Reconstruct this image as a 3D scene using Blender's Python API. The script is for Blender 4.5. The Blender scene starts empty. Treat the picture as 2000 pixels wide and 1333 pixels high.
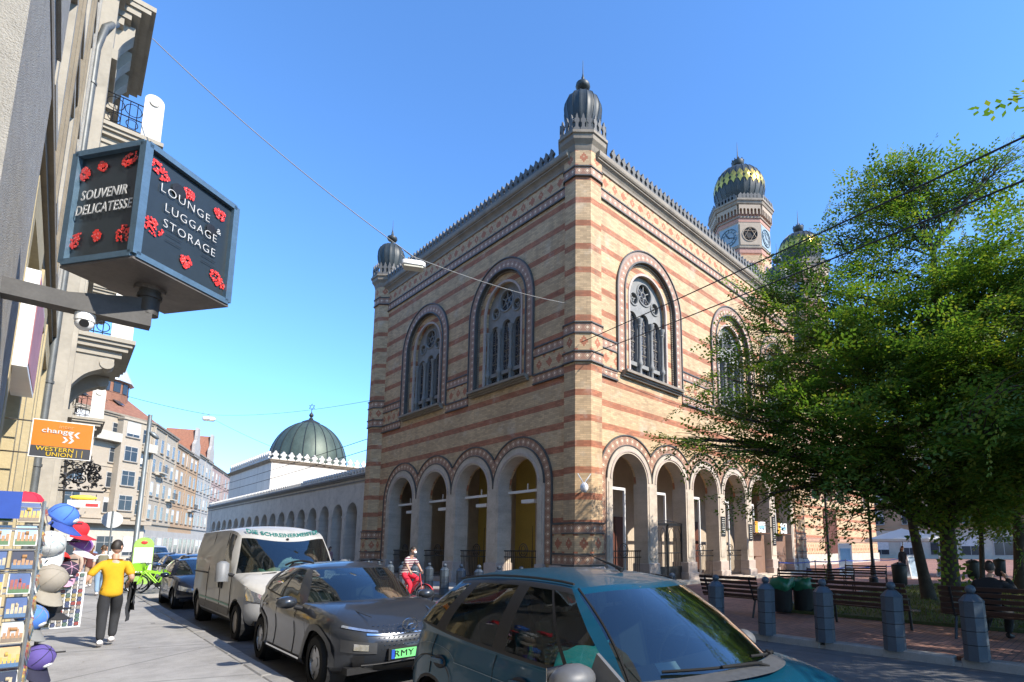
import bpy, math, random
import numpy as np
from mathutils import Vector, Matrix
from mathutils.geometry import tessellate_polygon
R = math.radians
scene = bpy.context.scene
COL = scene.collection
random.seed(7)
PI = math.pi
# ------------------------------------------------------------------ camera, sky, sun, exposure
cam_d = bpy.data.cameras.new('camera'); cam = bpy.data.objects.new('camera', cam_d); COL.objects.link(cam)
cam.location = (0, 0, 1.77)
cam.rotation_euler = (R(90 + 8.0), 0, R(-46.31))
cam_d.sensor_width = 36; cam_d.lens = 18.648; cam_d.shift_x = -0.07; cam_d.shift_y = 0.1289
cam_d.clip_start = 0.05; cam_d.clip_end = 3000
scene.camera = cam
SUN_EL = R(38); SUN_DIR = Vector((0.30, -0.954, 0)).normalized()      # horizontal direction towards the sun
world = bpy.data.worlds.new('World'); scene.world = world; world.use_nodes = True
wn = world.node_tree; bg = wn.nodes['Background']
sky = wn.nodes.new('ShaderNodeTexSky'); sky.sky_type = 'NISHITA'; sky.sun_disc = False
sky.sun_elevation = SUN_EL; sky.sun_rotation = math.atan2(SUN_DIR.x, SUN_DIR.y)
sky.air_density = 1.0; sky.dust_density = 0.0; sky.ozone_density = 10.0; sky.altitude = 150
hs = wn.nodes.new('ShaderNodeHueSaturation'); hs.inputs['Saturation'].default_value = 1.02; hs.inputs['Hue'].default_value = 0.498
wn.links.new(sky.outputs[0], hs.inputs['Color']); wn.links.new(hs.outputs[0], bg.inputs[0]); bg.inputs[1].default_value = 0.116
sd = bpy.data.lights.new('sun', 'SUN'); sd.energy = 2.4; sd.angle = R(0.53); sd.color = (1.0, 0.93, 0.82)
so = bpy.data.objects.new('sun', sd); COL.objects.link(so)
ld = -(SUN_DIR * math.cos(SUN_EL) + Vector((0, 0, math.sin(SUN_EL))))
so.rotation_euler = ld.to_track_quat('-Z', 'Y').to_euler(); so.location = (5, -10, 60)
vs = scene.view_settings
vs.view_transform = 'Standard'; vs.look = 'None'; vs.gamma = 1.0; vs.use_curve_mapping = False; vs.exposure = 1.78
scene.render.engine = 'CYCLES'
scene.cycles.max_bounces = 6; scene.cycles.transparent_max_bounces = 10
# ------------------------------------------------------------------ frames: world, and the street (x across to the right, y along)
I4 = Matrix.Identity(4)
SA = R(1.94)
FS = Matrix.Rotation(-SA, 4, 'Z')
def T(x, y, z): return Matrix.Translation((x, y, z))
def RZ(a): return Matrix.Rotation(a, 4, 'Z')
def SP(s, u, z=0.0, rot=0.0): return FS @ T(s, u, z) @ RZ(rot)       # placement in the street frame
# ------------------------------------------------------------------ node helpers and materials
class NT:
    def __init__(s, name):
        s.m = bpy.data.materials.new(name); s.m.use_nodes = True; s.t = s.m.node_tree; s.n = s.t.nodes
        s.p = s.n['Principled BSDF']; s.out = s.n['Material Output']
    def node(s, typ, **kw):
        n = s.n.new(typ)
        for k, v in kw.items():
            if k.startswith('_'): setattr(n, k[1:], v)
        return n
    def link(s, a, b): s.t.links.new(a, b)
    def put(s, sock, val):
        if hasattr(val, 'is_output') or isinstance(val, bpy.types.NodeSocket): s.link(val, sock)
        else:
            if isinstance(val, (tuple, list)) and len(val) == 3 and sock.type == 'RGBA': val = (*val, 1)
            sock.default_value = val
    def math(s, op, a, b=0.0, c=0.0):
        n = s.n.new('ShaderNodeMath'); n.operation = op
        s.put(n.inputs[0], a); s.put(n.inputs[1], b); s.put(n.inputs[2], c); return n.outputs[0]
    def mix(s, f, a, b, typ='MIX'):
        n = s.n.new('ShaderNodeMix'); n.data_type = 'RGBA'; n.blend_type = typ
        s.put(n.inputs[0], f); s.put(n.inputs[6], a); s.put(n.inputs[7], b); return n.outputs[2]
    def coord(s, which='Object'): return s.n.new('ShaderNodeTexCoord').outputs[which]
    def sep(s, v):
        n = s.n.new('ShaderNodeSeparateXYZ'); s.link(v, n.inputs[0]); return n.outputs
    def noise(s, v, scale, detail=3.0, rough=0.55):
        n = s.n.new('ShaderNodeTexNoise'); s.link(v, n.inputs['Vector']); n.inputs['Scale'].default_value = scale
        n.inputs['Detail'].default_value = detail; n.inputs['Roughness'].default_value = rough; return n.outputs[0]
    def ramp(s, f, stops):
        n = s.n.new('ShaderNodeValToRGB'); s.link(f, n.inputs[0]); e = n.color_ramp.elements
        while len(e) < len(stops): e.new(0.5)
        for el, (p, c) in zip(e, stops): el.position = p; el.color = (*c, 1)
        return n.outputs[0]
    def bump(s, h, strength=0.3, dist=0.02):
        n = s.n.new('ShaderNodeBump'); n.inputs['Strength'].default_value = strength; n.inputs['Distance'].default_value = dist
        s.link(h, n.inputs['Height']); s.link(n.outputs[0], s.p.inputs['Normal'])
MC = {}
def mul(c, k): return tuple(min(1.0, x * k) for x in c)
def mat(name, col, rough=0.6, metal=0.0, var=0.18, scale=3.0, bump=0.0, bscale=40.0, coat=0.0, spec=0.5, stain=0.0):
    if name in MC: return MC[name]
    t = NT(name); v = t.coord('Object')
    a = t.noise(v, scale, 5.0)
    b = t.noise(v, scale * 9, 3.0)
    f = t.math('ADD', t.math('MULTIPLY', a, 0.65), t.math('MULTIPLY', b, 0.35))
    c = t.ramp(f, [(0.28, mul(col, 1 - var)), (0.72, mul(col, 1 + var))])
    if stain > 0:
        m = t.n.new('ShaderNodeMapping'); m.inputs['Scale'].default_value = (1.4, 1.4, 0.12); t.link(v, m.inputs['Vector'])
        st = t.noise(m.outputs[0], 1.2, 6.0, 0.65)
        sf = t.math('MULTIPLY', t.ramp(st, [(0.48, (0, 0, 0)), (0.75, (1, 1, 1))]), stain)
        c = t.mix(sf, c, mul(col, 0.45))
    t.link(c, t.p.inputs['Base Color'])
    t.p.inputs['Roughness'].default_value = rough; t.p.inputs['Metallic'].default_value = metal
    t.p.inputs['Coat Weight'].default_value = coat; t.p.inputs['Specular IOR Level'].default_value = spec
    if bump > 0: t.bump(t.noise(v, bscale, 4.0), bump, 0.02)
    MC[name] = t.m; return t.m
def glass(name, tint, body=0.12, rough=0.02, ior=1.5, boost=1.0):
    if name in MC: return MC[name]
    t = NT(name); tr = t.node('ShaderNodeBsdfTransparent'); tr.inputs[0].default_value = (*tint, 1)
    gl = t.node('ShaderNodeBsdfGlossy'); gl.inputs['Roughness'].default_value = rough; gl.inputs[0].default_value = (1, 1, 1, 1)
    df = t.node('ShaderNodeBsdfDiffuse'); df.inputs[0].default_value = (0.01, 0.015, 0.015, 1)
    fr = t.node('ShaderNodeFresnel'); fr.inputs[0].default_value = ior
    m0 = t.node('ShaderNodeMixShader'); m0.inputs[0].default_value = body; t.link(tr.outputs[0], m0.inputs[1]); t.link(df.outputs[0], m0.inputs[2])
    m1 = t.node('ShaderNodeMixShader'); t.link(t.math('MINIMUM', t.math('MULTIPLY', fr.outputs[0], boost), 1.0), m1.inputs[0])
    t.link(m0.outputs[0], m1.inputs[1]); t.link(gl.outputs[0], m1.inputs[2]); t.link(m1.outputs[0], t.out.inputs[0])
    MC[name] = t.m; return t.m
def brick_mat(name, light, red, period=1.03, z0=0.0, thick=0.22, bw=0.26, rh=0.078, grime=0.24):
    """striped brick; UV in metres, v is the height"""
    if name in MC: return MC[name]
    t = NT(name); uv = t.coord('UV'); s = t.sep(uv)
    br = t.node('ShaderNodeTexBrick', _offset=0.5); t.link(uv, br.inputs['Vector'])
    br.inputs['Color1'].default_value = (*mul(light, 1.15), 1); br.inputs['Color2'].default_value = (*mul(light, 0.78), 1)
    br.inputs['Mortar'].default_value = (*mul(light, 0.75), 1); br.inputs['Scale'].default_value = 1.0
    br.inputs['Mortar Size'].default_value = 0.006; br.inputs['Brick Width'].default_value = bw; br.inputs['Row Height'].default_value = rh
    br.inputs['Bias'].default_value = -0.1
    rd = t.node('ShaderNodeTexBrick', _offset=0.5); t.link(uv, rd.inputs['Vector'])
    rd.inputs['Color1'].default_value = (*mul(red, 1.15), 1); rd.inputs['Color2'].default_value = (*mul(red, 0.75), 1)
    rd.inputs['Mortar'].default_value = (*mul(red, 0.7), 1); rd.inputs['Scale'].default_value = 1.0
    rd.inputs['Mortar Size'].default_value = 0.005; rd.inputs['Brick Width'].default_value = bw; rd.inputs['Row Height'].default_value = rh
    fr = t.math('FRACT', t.math('DIVIDE', t.math('SUBTRACT', s[1], z0), period))
    st = t.math('LESS_THAN', fr, thick / period)
    st = t.math('MULTIPLY', st, t.math('ADD', 0.68, t.math('MULTIPLY', t.noise(uv, 2.2, 4.0), 0.5)))
    c = t.mix(st, br.outputs['Color'], rd.outputs['Color'])
    n1 = t.noise(uv, 0.55, 5.0, 0.6); n2 = t.noise(uv, 4.0, 3.0)
    g = t.ramp(t.math('ADD', t.math('MULTIPLY', n1, 0.7), t.math('MULTIPLY', n2, 0.3)), [(0.30, (1 - grime,) * 3), (0.62, (1.05,) * 3)])
    c = t.mix(1.0, c, g, 'MULTIPLY')
    mp = t.n.new('ShaderNodeMapping'); mp.inputs['Scale'].default_value = (1.6, 0.16, 1.0); t.link(uv, mp.inputs['Vector']); sk = t.noise(mp.outputs[0], 1.5, 6.0, 0.7)
    c = t.mix(t.math('MULTIPLY', t.ramp(sk, [(0.52, (0, 0, 0)), (0.78, (1, 1, 1))]), 0.42), c, (0.12, 0.095, 0.07)); c = t.mix(t.math('MULTIPLY', t.ramp(t.noise(uv, 0.9, 5.0, 0.65), [(0.56, (0, 0, 0)), (0.72, (1, 1, 1))]), 0.30), c, (0.62, 0.56, 0.46)); t.link(c, t.p.inputs['Base Color']); t.p.inputs['Roughness'].default_value = 0.85
    t.bump(br.outputs['Fac'], -0.25, 0.01)
    MC[name] = t.m; return t.m
def dots_mat(name, base, dot, pitch=0.34, h=0.38, horizontal=True):
    """dark red ceramic course with a row of pale rosettes; UV u along, v across 0..h"""
    if name in MC: return MC[name]
    t = NT(name); uv = t.coord('UV'); s = t.sep(uv)
    fu = t.math('MULTIPLY', t.math('SUBTRACT', t.math('FRACT', t.math('DIVIDE', s[0], pitch)), 0.5), pitch)
    fv = t.math('SUBTRACT', s[1], h / 2)
    au = t.math('ABSOLUTE', fu); av = t.math('ABSOLUTE', fv)
    d = t.math('ADD', t.math('MULTIPLY', au, 1.0), t.math('MULTIPLY', av, 0.85))
    core = t.math('LESS_THAN', d, 0.062)
    ring = t.math('MULTIPLY', t.math('GREATER_THAN', d, 0.105), t.math('LESS_THAN', d, 0.135))
    c0 = t.mix(t.noise(uv, 6.0), mul(base, 0.7), mul(base, 1.25))
    c = t.mix(t.math('MULTIPLY', ring, 0.45), c0, dot); c = t.mix(core, c, mul(dot, 1.1))
    edge = t.math('GREATER_THAN', av, h / 2 - 0.035)
    c = t.mix(t.math('MULTIPLY', edge, 0.55), c, (0.30, 0.25, 0.2))
    t.link(c, t.p.inputs['Base Color']); t.p.inputs['Roughness'].default_value = 0.6
    t.bump(core, 0.5, 0.02); MC[name] = t.m; return t.m
def diamond_mat(name, base, red, pitch=0.62, h=0.74):
    if name in MC: return MC[name]
    t = NT(name); uv = t.coord('UV'); s = t.sep(uv)
    sx = t.math('MULTIPLY', t.math('FLOOR', t.math('DIVIDE', s[0], 0.065)), 0.065)      # stepped like courses of brick
    sv = t.math('MULTIPLY', t.math('FLOOR', t.math('DIVIDE', s[1], 0.075)), 0.075)
    def dia(off):
        fu = t.math('ABSOLUTE', t.math('MULTIPLY', t.math('SUBTRACT', t.math('FRACT', t.math('ADD', t.math('DIVIDE', sx, pitch), off)), 0.5), pitch))
        return fu
    d1 = t.math('ADD', dia(0.0), t.math('ABSOLUTE', t.math('SUBTRACT', sv, h / 2 - 0.03)))
    edge = t.math('ABSOLUTE', t.math('SUBTRACT', t.math('ABSOLUTE', t.math('SUBTRACT', sv, h / 2 - 0.03)), h / 2))
    d2 = t.math('ADD', dia(0.5), edge)
    m1 = t.math('MULTIPLY', t.math('LESS_THAN', d1, 0.215), t.math('GREATER_THAN', d1, 0.05))
    m2 = t.math('LESS_THAN', d2, 0.13)
    m = t.math('MAXIMUM', m1, m2)
    br = t.node('ShaderNodeTexBrick', _offset=0.5); t.link(uv, br.inputs['Vector'])
    br.inputs['Color1'].default_value = (*mul(base, 1.1), 1); br.inputs['Color2'].default_value = (*mul(base, 0.75), 1)
    br.inputs['Mortar'].default_value = (*mul(base, 0.7), 1); br.inputs['Scale'].default_value = 1.0
    br.inputs['Mortar Size'].default_value = 0.006; br.inputs['Brick Width'].default_value = 0.26; br.inputs['Row Height'].default_value = 0.075
    rc = t.mix(t.noise(uv, 5.0), mul(red, 0.75), mul(red, 1.2))
    c = t.mix(m, br.outputs['Color'], rc)
    t.link(c, t.p.inputs['Base Color']); t.p.inputs['Roughness'].default_value = 0.8
    MC[name] = t.m; return t.m
# palette
LB, RB = (0.54, 0.37, 0.205), (0.40, 0.145, 0.072)
M_BRICK = brick_mat('yellow_brick_red_stripes', LB, RB, 0.96, 0.74, 0.275)
M_BRICKT = brick_mat('turret_brick_red_stripes', LB, RB, 1.03, 0.50, 0.26)
M_DOTS = dots_mat('rosette_course', (0.32, 0.165, 0.10), (0.66, 0.50, 0.34))
M_DIA = diamond_mat('diamond_brickwork', LB, RB)
M_STONE = mat('pale_limestone', (0.50, 0.42, 0.33), 0.8, var=0.22, scale=1.6, bump=0.25, bscale=25, stain=0.45)
M_STONEP = mat('pinkish_limestone', (0.46, 0.37, 0.31), 0.8, var=0.2, scale=2.0, bump=0.25, bscale=25, stain=0.3)
M_LEDGE = mat('dark_ceramic_ledge', (0.075, 0.07, 0.06), 0.55, var=0.3)
M_CORN = mat('cornice_stone', (0.25, 0.205, 0.15), 0.7, var=0.25, scale=2, stain=0.5)
M_MERL = mat('merlon_zinc', (0.115, 0.11, 0.10), 0.7, var=0.3, scale=6)
M_COPPER = mat('weathered_dome_sheet', (0.036, 0.042, 0.040), 0.5, metal=0.1, var=0.28, scale=2.5, stain=0.4)
M_SEAM = mat('dome_seam', (0.04, 0.045, 0.042), 0.45, metal=0.3)
M_GOLD = mat('gilded_ornament', (0.75, 0.48, 0.10), 0.28, metal=0.85, var=0.15)
M_GREEN = mat('green_dome_copper', (0.075, 0.10, 0.075), 0.5, metal=0.25, var=0.3, scale=0.7, stain=0.6)
M_WSTONE = mat('white_plaster', (0.66, 0.63, 0.57), 0.85, var=0.10, scale=0.7, stain=0.30)
M_GSTONE = mat('grey_weathered_plaster', (0.58, 0.53, 0.46), 0.85, var=0.16, scale=0.6, stain=0.5)
M_IRON = mat('black_wrought_iron', (0.022, 0.022, 0.024), 0.45, metal=0.4)
M_DARKIN = mat('dark_interior', (0.03, 0.027, 0.024), 0.8)
M_YELLOW = mat('ochre_plaster', (0.58, 0.42, 0.10), 0.8, var=0.12, scale=1.0, stain=0.25)
M_BEIGE = mat('porch_plaster', (0.46, 0.38, 0.29), 0.85, var=0.15, scale=1.2, stain=0.35)
M_WHITE = mat('white_paint', (0.78, 0.77, 0.74), 0.5, var=0.06)
M_RUBBER = mat('black_rubber', (0.014, 0.014, 0.014), 0.9, var=0.3, spec=.2)
M_PLAST = mat('black_plastic', (0.018, 0.018, 0.019), 0.6, spec=.3)
M_GPLAST = mat('grey_plastic', (0.16, 0.165, 0.17), 0.5)
M_ALLOY = mat('alloy_wheel', (0.42, 0.42, 0.42), 0.32, metal=0.8, var=0.1)
M_CHROME = mat('chrome', (0.7, 0.7, 0.7), 0.12, metal=1.0, var=0.03)
M_GLASS = glass('clear_car_glass', (0.60, 0.72, 0.70), 0.10, boost=.8)
M_WSCR = glass('windscreen_glass', (0.45, 0.60, 0.60), 0.25, boost=3.0)
M_DGLASS = glass('tinted_car_glass', (0.36, 0.44, 0.44), 0.3, boost=1.3)
M_LENS = glass('lamp_lens', (0.85, 0.87, 0.88), 0.02, 0.03)
M_BARK = mat('bark', (0.055, 0.043, 0.032), 0.9, var=0.4, scale=5, bump=0.8, bscale=18)
# ------------------------------------------------------------------ mesh builder
class MB:
    def __init__(s): s.v = []; s.f = []; s.uv = []; s.mi = []
    def add(s, vs, fs, uvs=None, mi=0, M=None):
        o = len(s.v)
        if M is not None: vs = [M @ Vector(p) for p in vs]
        s.v += [tuple(p) for p in vs]
        for k, f in enumerate(fs):
            s.f.append(tuple(i + o for i in f)); s.uv.append(uvs[k] if uvs else None); s.mi.append(mi)
        return s
    def box(s, x0, x1, y0, y1, z0, z1, M=None, mi=0):
        v = [(x0, y0, z0), (x1, y0, z0), (x1, y1, z0), (x0, y1, z0), (x0, y0, z1), (x1, y0, z1), (x1, y1, z1), (x0, y1, z1)]
        f = [(0, 3, 2, 1), (4, 5, 6, 7), (0, 1, 5, 4), (1, 2, 6, 5), (2, 3, 7, 6), (3, 0, 4, 7)]
        uv = []
        for q in f:
            ps = [v[i] for i in q]
            if q[0] == 0 and q[1] == 3 or q[0] == 4: uv.append([(p[0], p[1]) for p in ps])
            elif ps[0][1] == ps[1][1] == ps[2][1]: uv.append([(p[0], p[2]) for p in ps])
            else: uv.append([(p[1], p[2]) for p in ps])
        return s.add(v, f, uv, mi, M)
    def bbox(s, x0, x1, y0, y1, z0, z1, b=0.02, M=None, mi=0):
        """box with chamfered vertical edges and top rim"""
        o = [(x0 + b, y0), (x1 - b, y0), (x1, y0 + b), (x1, y1 - b), (x1 - b, y1), (x0 + b, y1), (x0, y1 - b), (x0, y0 + b)]
        cx, cy = (x0 + x1) / 2, (y0 + y1) / 2
        def ins(p): return (p[0] - b * (1 if p[0] > cx else -1), p[1] - b * (1 if p[1] > cy else -1))
        v = [(*p, z0) for p in o] + [(*p, z1 - b) for p in o] + [(*ins(p), z1) for p in o]
        f = [tuple(range(7, -1, -1)), tuple(range(16, 24))]
        for r in (0, 8):
            for i in range(8): f.append((r + i, r + (i + 1) % 8, r + 8 + (i + 1) % 8, r + 8 + i))
        return s.add(v, f, None, mi, M)
    def prism(s, poly, z0, z1, M=None, mi=0):
        """extrude a 2D polygon (x,y) from z0 to z1; UV along the rim"""
        return s.plate(poly, [], z0, z1, M, mi)
    def plate(s, outer, holes, d0, d1, M=None, mi=0, back=True):
        """flat plate in the local XY plane with holes, thickness along Z (d0 front, d1 back)"""
        loops = [list(outer)] + [list(h) for h in holes]
        tri = tessellate_polygon([[Vector((p[0], p[1], 0)) for p in l] for l in loops])
        flat = [p for l in loops for p in l]; n = len(flat)
        a, b, c = (flat[i] for i in tri[0])
        vs = [(p[0], p[1], d0) for p in flat] + [(p[0], p[1], d1) for p in flat]
        fs, uv = [], []
        for t in tri:
            a, b, c = (flat[i] for i in t)
            up = (b[0] - a[0]) * (c[1] - a[1]) - (b[1] - a[1]) * (c[0] - a[0]) > 0
            if (d0 > d1) != up: t = (t[0], t[2], t[1])
            fs.append(tuple(t)); uv.append([flat[i] for i in t])
            if back:
                q = (t[0] + n, t[2] + n, t[1] + n); fs.append(q); uv.append([flat[i - n] for i in q])
        o = 0
        for li, l in enumerate(loops):
            m = len(l); area = sum(l[i][0] * l[(i + 1) % m][1] - l[(i + 1) % m][0] * l[i][1] for i in range(m))
            flip = (area < 0) != (li > 0) ; flip = flip != (d0 > d1); acc = 0.0
            for i in range(m):
                j = (i + 1) % m; L = math.dist(l[i], l[j])
                q = (o + i, o + i + n, o + j + n, o + j) if flip is False else (o + i, o + j, o + j + n, o + i + n)
                vert = abs(l[i][0] - l[j][0]) < abs(l[i][1] - l[j][1])
                us = {o + i: (d0 if vert else l[i][0], l[i][1]), o + j: (d0 if vert else l[j][0], l[j][1]),
                      o + i + n: (d1 if vert else l[i][0], l[i][1] + (0 if vert else d1 - d0)), o + j + n: (d1 if vert else l[j][0], l[j][1] + (0 if vert else d1 - d0))}
                fs.append(q); uv.append([us[k] for k in q]); acc += L
            o += m
        return s.add(vs, fs, uv, mi, M)
    def cyl(s, p0, p1, r0, r1=None, n=10, cap=True, mi=0, M=None):
        return s.tube([p0, p1], [r0, r0 if r1 is None else r1], n, cap, mi, M)
    def tube(s, pts, r, n=8, cap=True, mi=0, M=None, closed=False):
        pts = [Vector(p) for p in pts]; m = len(pts)
        rs = [r] * m if not isinstance(r, (list, tuple)) else r
        vs, fs = [], []; up = None
        for i, p in enumerate(pts):
            if closed: d = pts[(i + 1) % m] - pts[i - 1]
            else: d = (pts[min(i + 1, m - 1)] - pts[max(i - 1, 0)])
            d = d.normalized() if d.length > 1e-9 else Vector((0, 0, 1))
            if up is None: up = Vector((0, 0, 1)) if abs(d.z) < 0.9 else Vector((1, 0, 0))
            a = d.cross(up).normalized(); b = a.cross(d).normalized(); up = b
            for k in range(n):
                t = 2 * PI * k / n; vs.append(p + (a * math.cos(t) + b * math.sin(t)) * rs[i])
        for i in range(m if closed else m - 1):
            i2 = (i + 1) % m
            for k in range(n): fs.append((i * n + k, i * n + (k + 1) % n, i2 * n + (k + 1) % n, i2 * n + k))
        if cap and not closed: fs += [tuple(range(n - 1, -1, -1)), tuple(range((m - 1) * n, m * n))]
        return s.add(vs, fs, None, mi, M)
    def lathe(s, prof, n=24, c=(0, 0, 0), lobes=0, amp=0.0, mi=0, M=None, rot=0.0, caps=True):
        vs, fs, uv = [], [], []; m = len(prof)
        for (r, z) in prof:
            for k in range(n):
                t = 2 * PI * k / n + rot; q = r
                if lobes: q = r * (1 - amp * (1 - abs(math.sin(t * lobes / 2))))
                vs.append((c[0] + q * math.cos(t), c[1] + q * math.sin(t), c[2] + z))
        for i in range(m - 1):
            for k in range(n):
                k2 = (k + 1) % n; fs.append((i * n + k, i * n + k2, (i + 1) * n + k2, (i + 1) * n + k))
                w = 2 * PI * max(prof[i][0], prof[i + 1][0]) / n
                uv.append([(k * w, c[2] + prof[i][1]), ((k + 1) * w, c[2] + prof[i][1]), ((k + 1) * w, c[2] + prof[i + 1][1]), (k * w, c[2] + prof[i + 1][1])])
        if caps:
            fs += [tuple(range(n - 1, -1, -1)), tuple(range((m - 1) * n, m * n))]; uv += [None, None]
        o = len(s.v); s.add(vs, fs, None, mi, M)
        for q in range(len(fs)): s.uv[len(s.uv) - len(fs) + q] = uv[q]
        return s
    def grid(s, P, nu, nv, mi=0, M=None, closed=False):
        """P(i,j) -> point"""
        vs = [P(i, j) for i in range(nu) for j in range(nv)]; fs = []
        for i in range(nu if closed else nu - 1):
            for j in range(nv - 1): fs.append((i * nv + j, ((i + 1) % nu) * nv + j, ((i + 1) % nu) * nv + j + 1, i * nv + j + 1))
        return s.add(vs, fs, None, mi, M)
    def strip(s, A, B, th=0.0, uvlen=True, mi=0, M=None):
        """ribbon between two polylines (3D), UV u along, v = 0..width"""
        fs, uv = [], []; n = len(A); acc = 0.0; w = sum(math.dist(a, b) for a, b in zip(A, B)) / n
        acc_l = [0.0]
        for i in range(n - 1):
            acc += (math.dist(A[i], A[i + 1]) + math.dist(B[i], B[i + 1])) / 2; acc_l.append(acc)
        for i in range(n - 1):
            fs.append((i, i + 1, n + i + 1, n + i)); uv.append([(acc_l[i], 0), (acc_l[i + 1], 0), (acc_l[i + 1], w), (acc_l[i], w)])
        return s.add(list(A) + list(B), fs, uv, mi, M)
    def blob(s, c, rx, ry, rz, n=12, m=8, mi=0, M=None):
        prof = [(math.sin(PI * i / m), -math.cos(PI * i / m)) for i in range(m + 1)]
        vs, fs = [], []
        for (r, z) in prof:
            for k in range(n): t = 2 * PI * k / n; vs.append((c[0] + rx * r * math.cos(t), c[1] + ry * r * math.sin(t), c[2] + rz * z))
        for i in range(m):
            for k in range(n): fs.append((i * n + k, i * n + (k + 1) % n, (i + 1) * n + (k + 1) % n, (i + 1) * n + k))
        return s.add(vs, fs, None, mi, M)
    def mesh(s, name, mats, smooth=None):
        me = bpy.data.meshes.new(name); me.from_pydata(s.v, [], s.f)
        if any(u is not None for u in s.uv):
            lay = me.uv_layers.new(name='UVMap'); buf = []
            for f, u in zip(s.f, s.uv):
                for k in range(len(f)): buf += list(u[k]) if u else [0.0, 0.0]
            lay.data.foreach_set('uv', buf)
        for m in (mats if isinstance(mats, (list, tuple)) else [mats]): me.materials.append(m)
        if any(s.mi): me.polygons.foreach_set('material_index', s.mi)
        if smooth is not None:
            me.polygons.foreach_set('use_smooth', [True] * len(me.polygons)); me.set_sharp_from_angle(angle=R(smooth))
        me.update(); return me
    def build(s, name, mats, parent=None, A=None, smooth=None):
        return link(name, s.mesh(name, mats, smooth), parent, A)
def link(name, me, parent=None, A=None):
    """A is the frame the vertices were written in (None: the parent's own frame)"""
    o = bpy.data.objects.new(name, me); COL.objects.link(o)
    if parent is not None:
        o.parent = parent
        if A is not None: o.matrix_parent_inverse = Matrix(WM(parent)).inverted() @ A
    elif A is not None: o.matrix_world = A
    return o
_wm = {}
def WM(o):
    if o.name in _wm: return _wm[o.name]
    return WM(o.parent) @ o.matrix_parent_inverse @ o.matrix_basis if o.parent else o.matrix_basis
def tag(o, label, cat, group=None, kind=None):
    if label: o['label'] = label
    if cat: o['category'] = cat
    if group: o['group'] = group
    if kind: o['kind'] = kind
    return o
def thing(name, label, cat, M, group=None):
    o = bpy.data.objects.new(name, None); COL.objects.link(o); o.empty_display_size = 0.2
    o.matrix_world = M; _wm[o.name] = M.copy(); return tag(o, label, cat, group)
def struct(o): o['kind'] = 'structure'; return o
def dup(root, M, label=None, group=None):
    r = root.copy(); COL.objects.link(r); r.matrix_world = M; _wm[r.name] = M.copy()
    if label: r['label'] = label
    if group: r['group'] = group
    for ch in list(root.children):
        c = ch.copy(); COL.objects.link(c); c.parent = r
        for g in list(ch.children):
            d = g.copy(); COL.objects.link(d); d.parent = c
    return r
def inst(name, me, parent, M):
    """a repeated piece that shares its mesh; M in the parent's frame"""
    o = bpy.data.objects.new(name, me); COL.objects.link(o); o.parent = parent; o.matrix_basis = M; return o
def arch(c, w2, z0, zs, n=14):
    """outline of a round-arched opening centred at c"""
    return [(c - w2, z0)] + [(c - w2 * math.cos(PI * i / n), zs + w2 * math.sin(PI * i / n)) for i in range(n + 1)] + [(c + w2, z0)]
def circ(cx, cz, r, n=16): return [(cx + r * math.cos(2 * PI * i / n), cz + r * math.sin(2 * PI * i / n)) for i in range(n)]
def rect(x0, x1, z0, z1): return [(x0, z0), (x1, z0), (x1, z1), (x0, z1)]
def text_mesh(body, size, mat_, extrude=0.002, align='CENTER', shear=0.0, bold=0.0, spacing=1.0, width=None):
    cu = bpy.data.curves.new('txt', 'FONT'); cu.body = body; cu.size = size; cu.extrude = extrude; cu.align_x = align; cu.align_y = 'CENTER'
    cu.shear = shear; cu.offset = bold; cu.space_character = spacing; cu.resolution_u = 3
    o = bpy.data.objects.new('txt', cu); COL.objects.link(o)
    dg = bpy.context.evaluated_depsgraph_get(); dg.update()
    me = bpy.data.meshes.new_from_object(o.evaluated_get(dg)); me.materials.clear(); me.materials.append(mat_)
    bpy.data.objects.remove(o); bpy.data.curves.remove(cu)
    if width and len(me.vertices):
        xs = [v.co.x for v in me.vertices]; k = width / (max(xs) - min(xs)); me.transform(Matrix.Diagonal((k, 1, 1, 1)))
    return me
# maps from wall drawing planes (a along, b up, d into the wall) to the world
def planeA(X): return Matrix(((0, 0, 1, X), (1, 0, 0, 0), (0, 1, 0, 0), (0, 0, 0, 1)))       # a -> Y, d -> +X
def planeB(Y): return Matrix(((1, 0, 0, 0), (0, 0, 1, Y), (0, 1, 0, 0), (0, 0, 0, 1)))       # a -> X, d -> +Y
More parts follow.
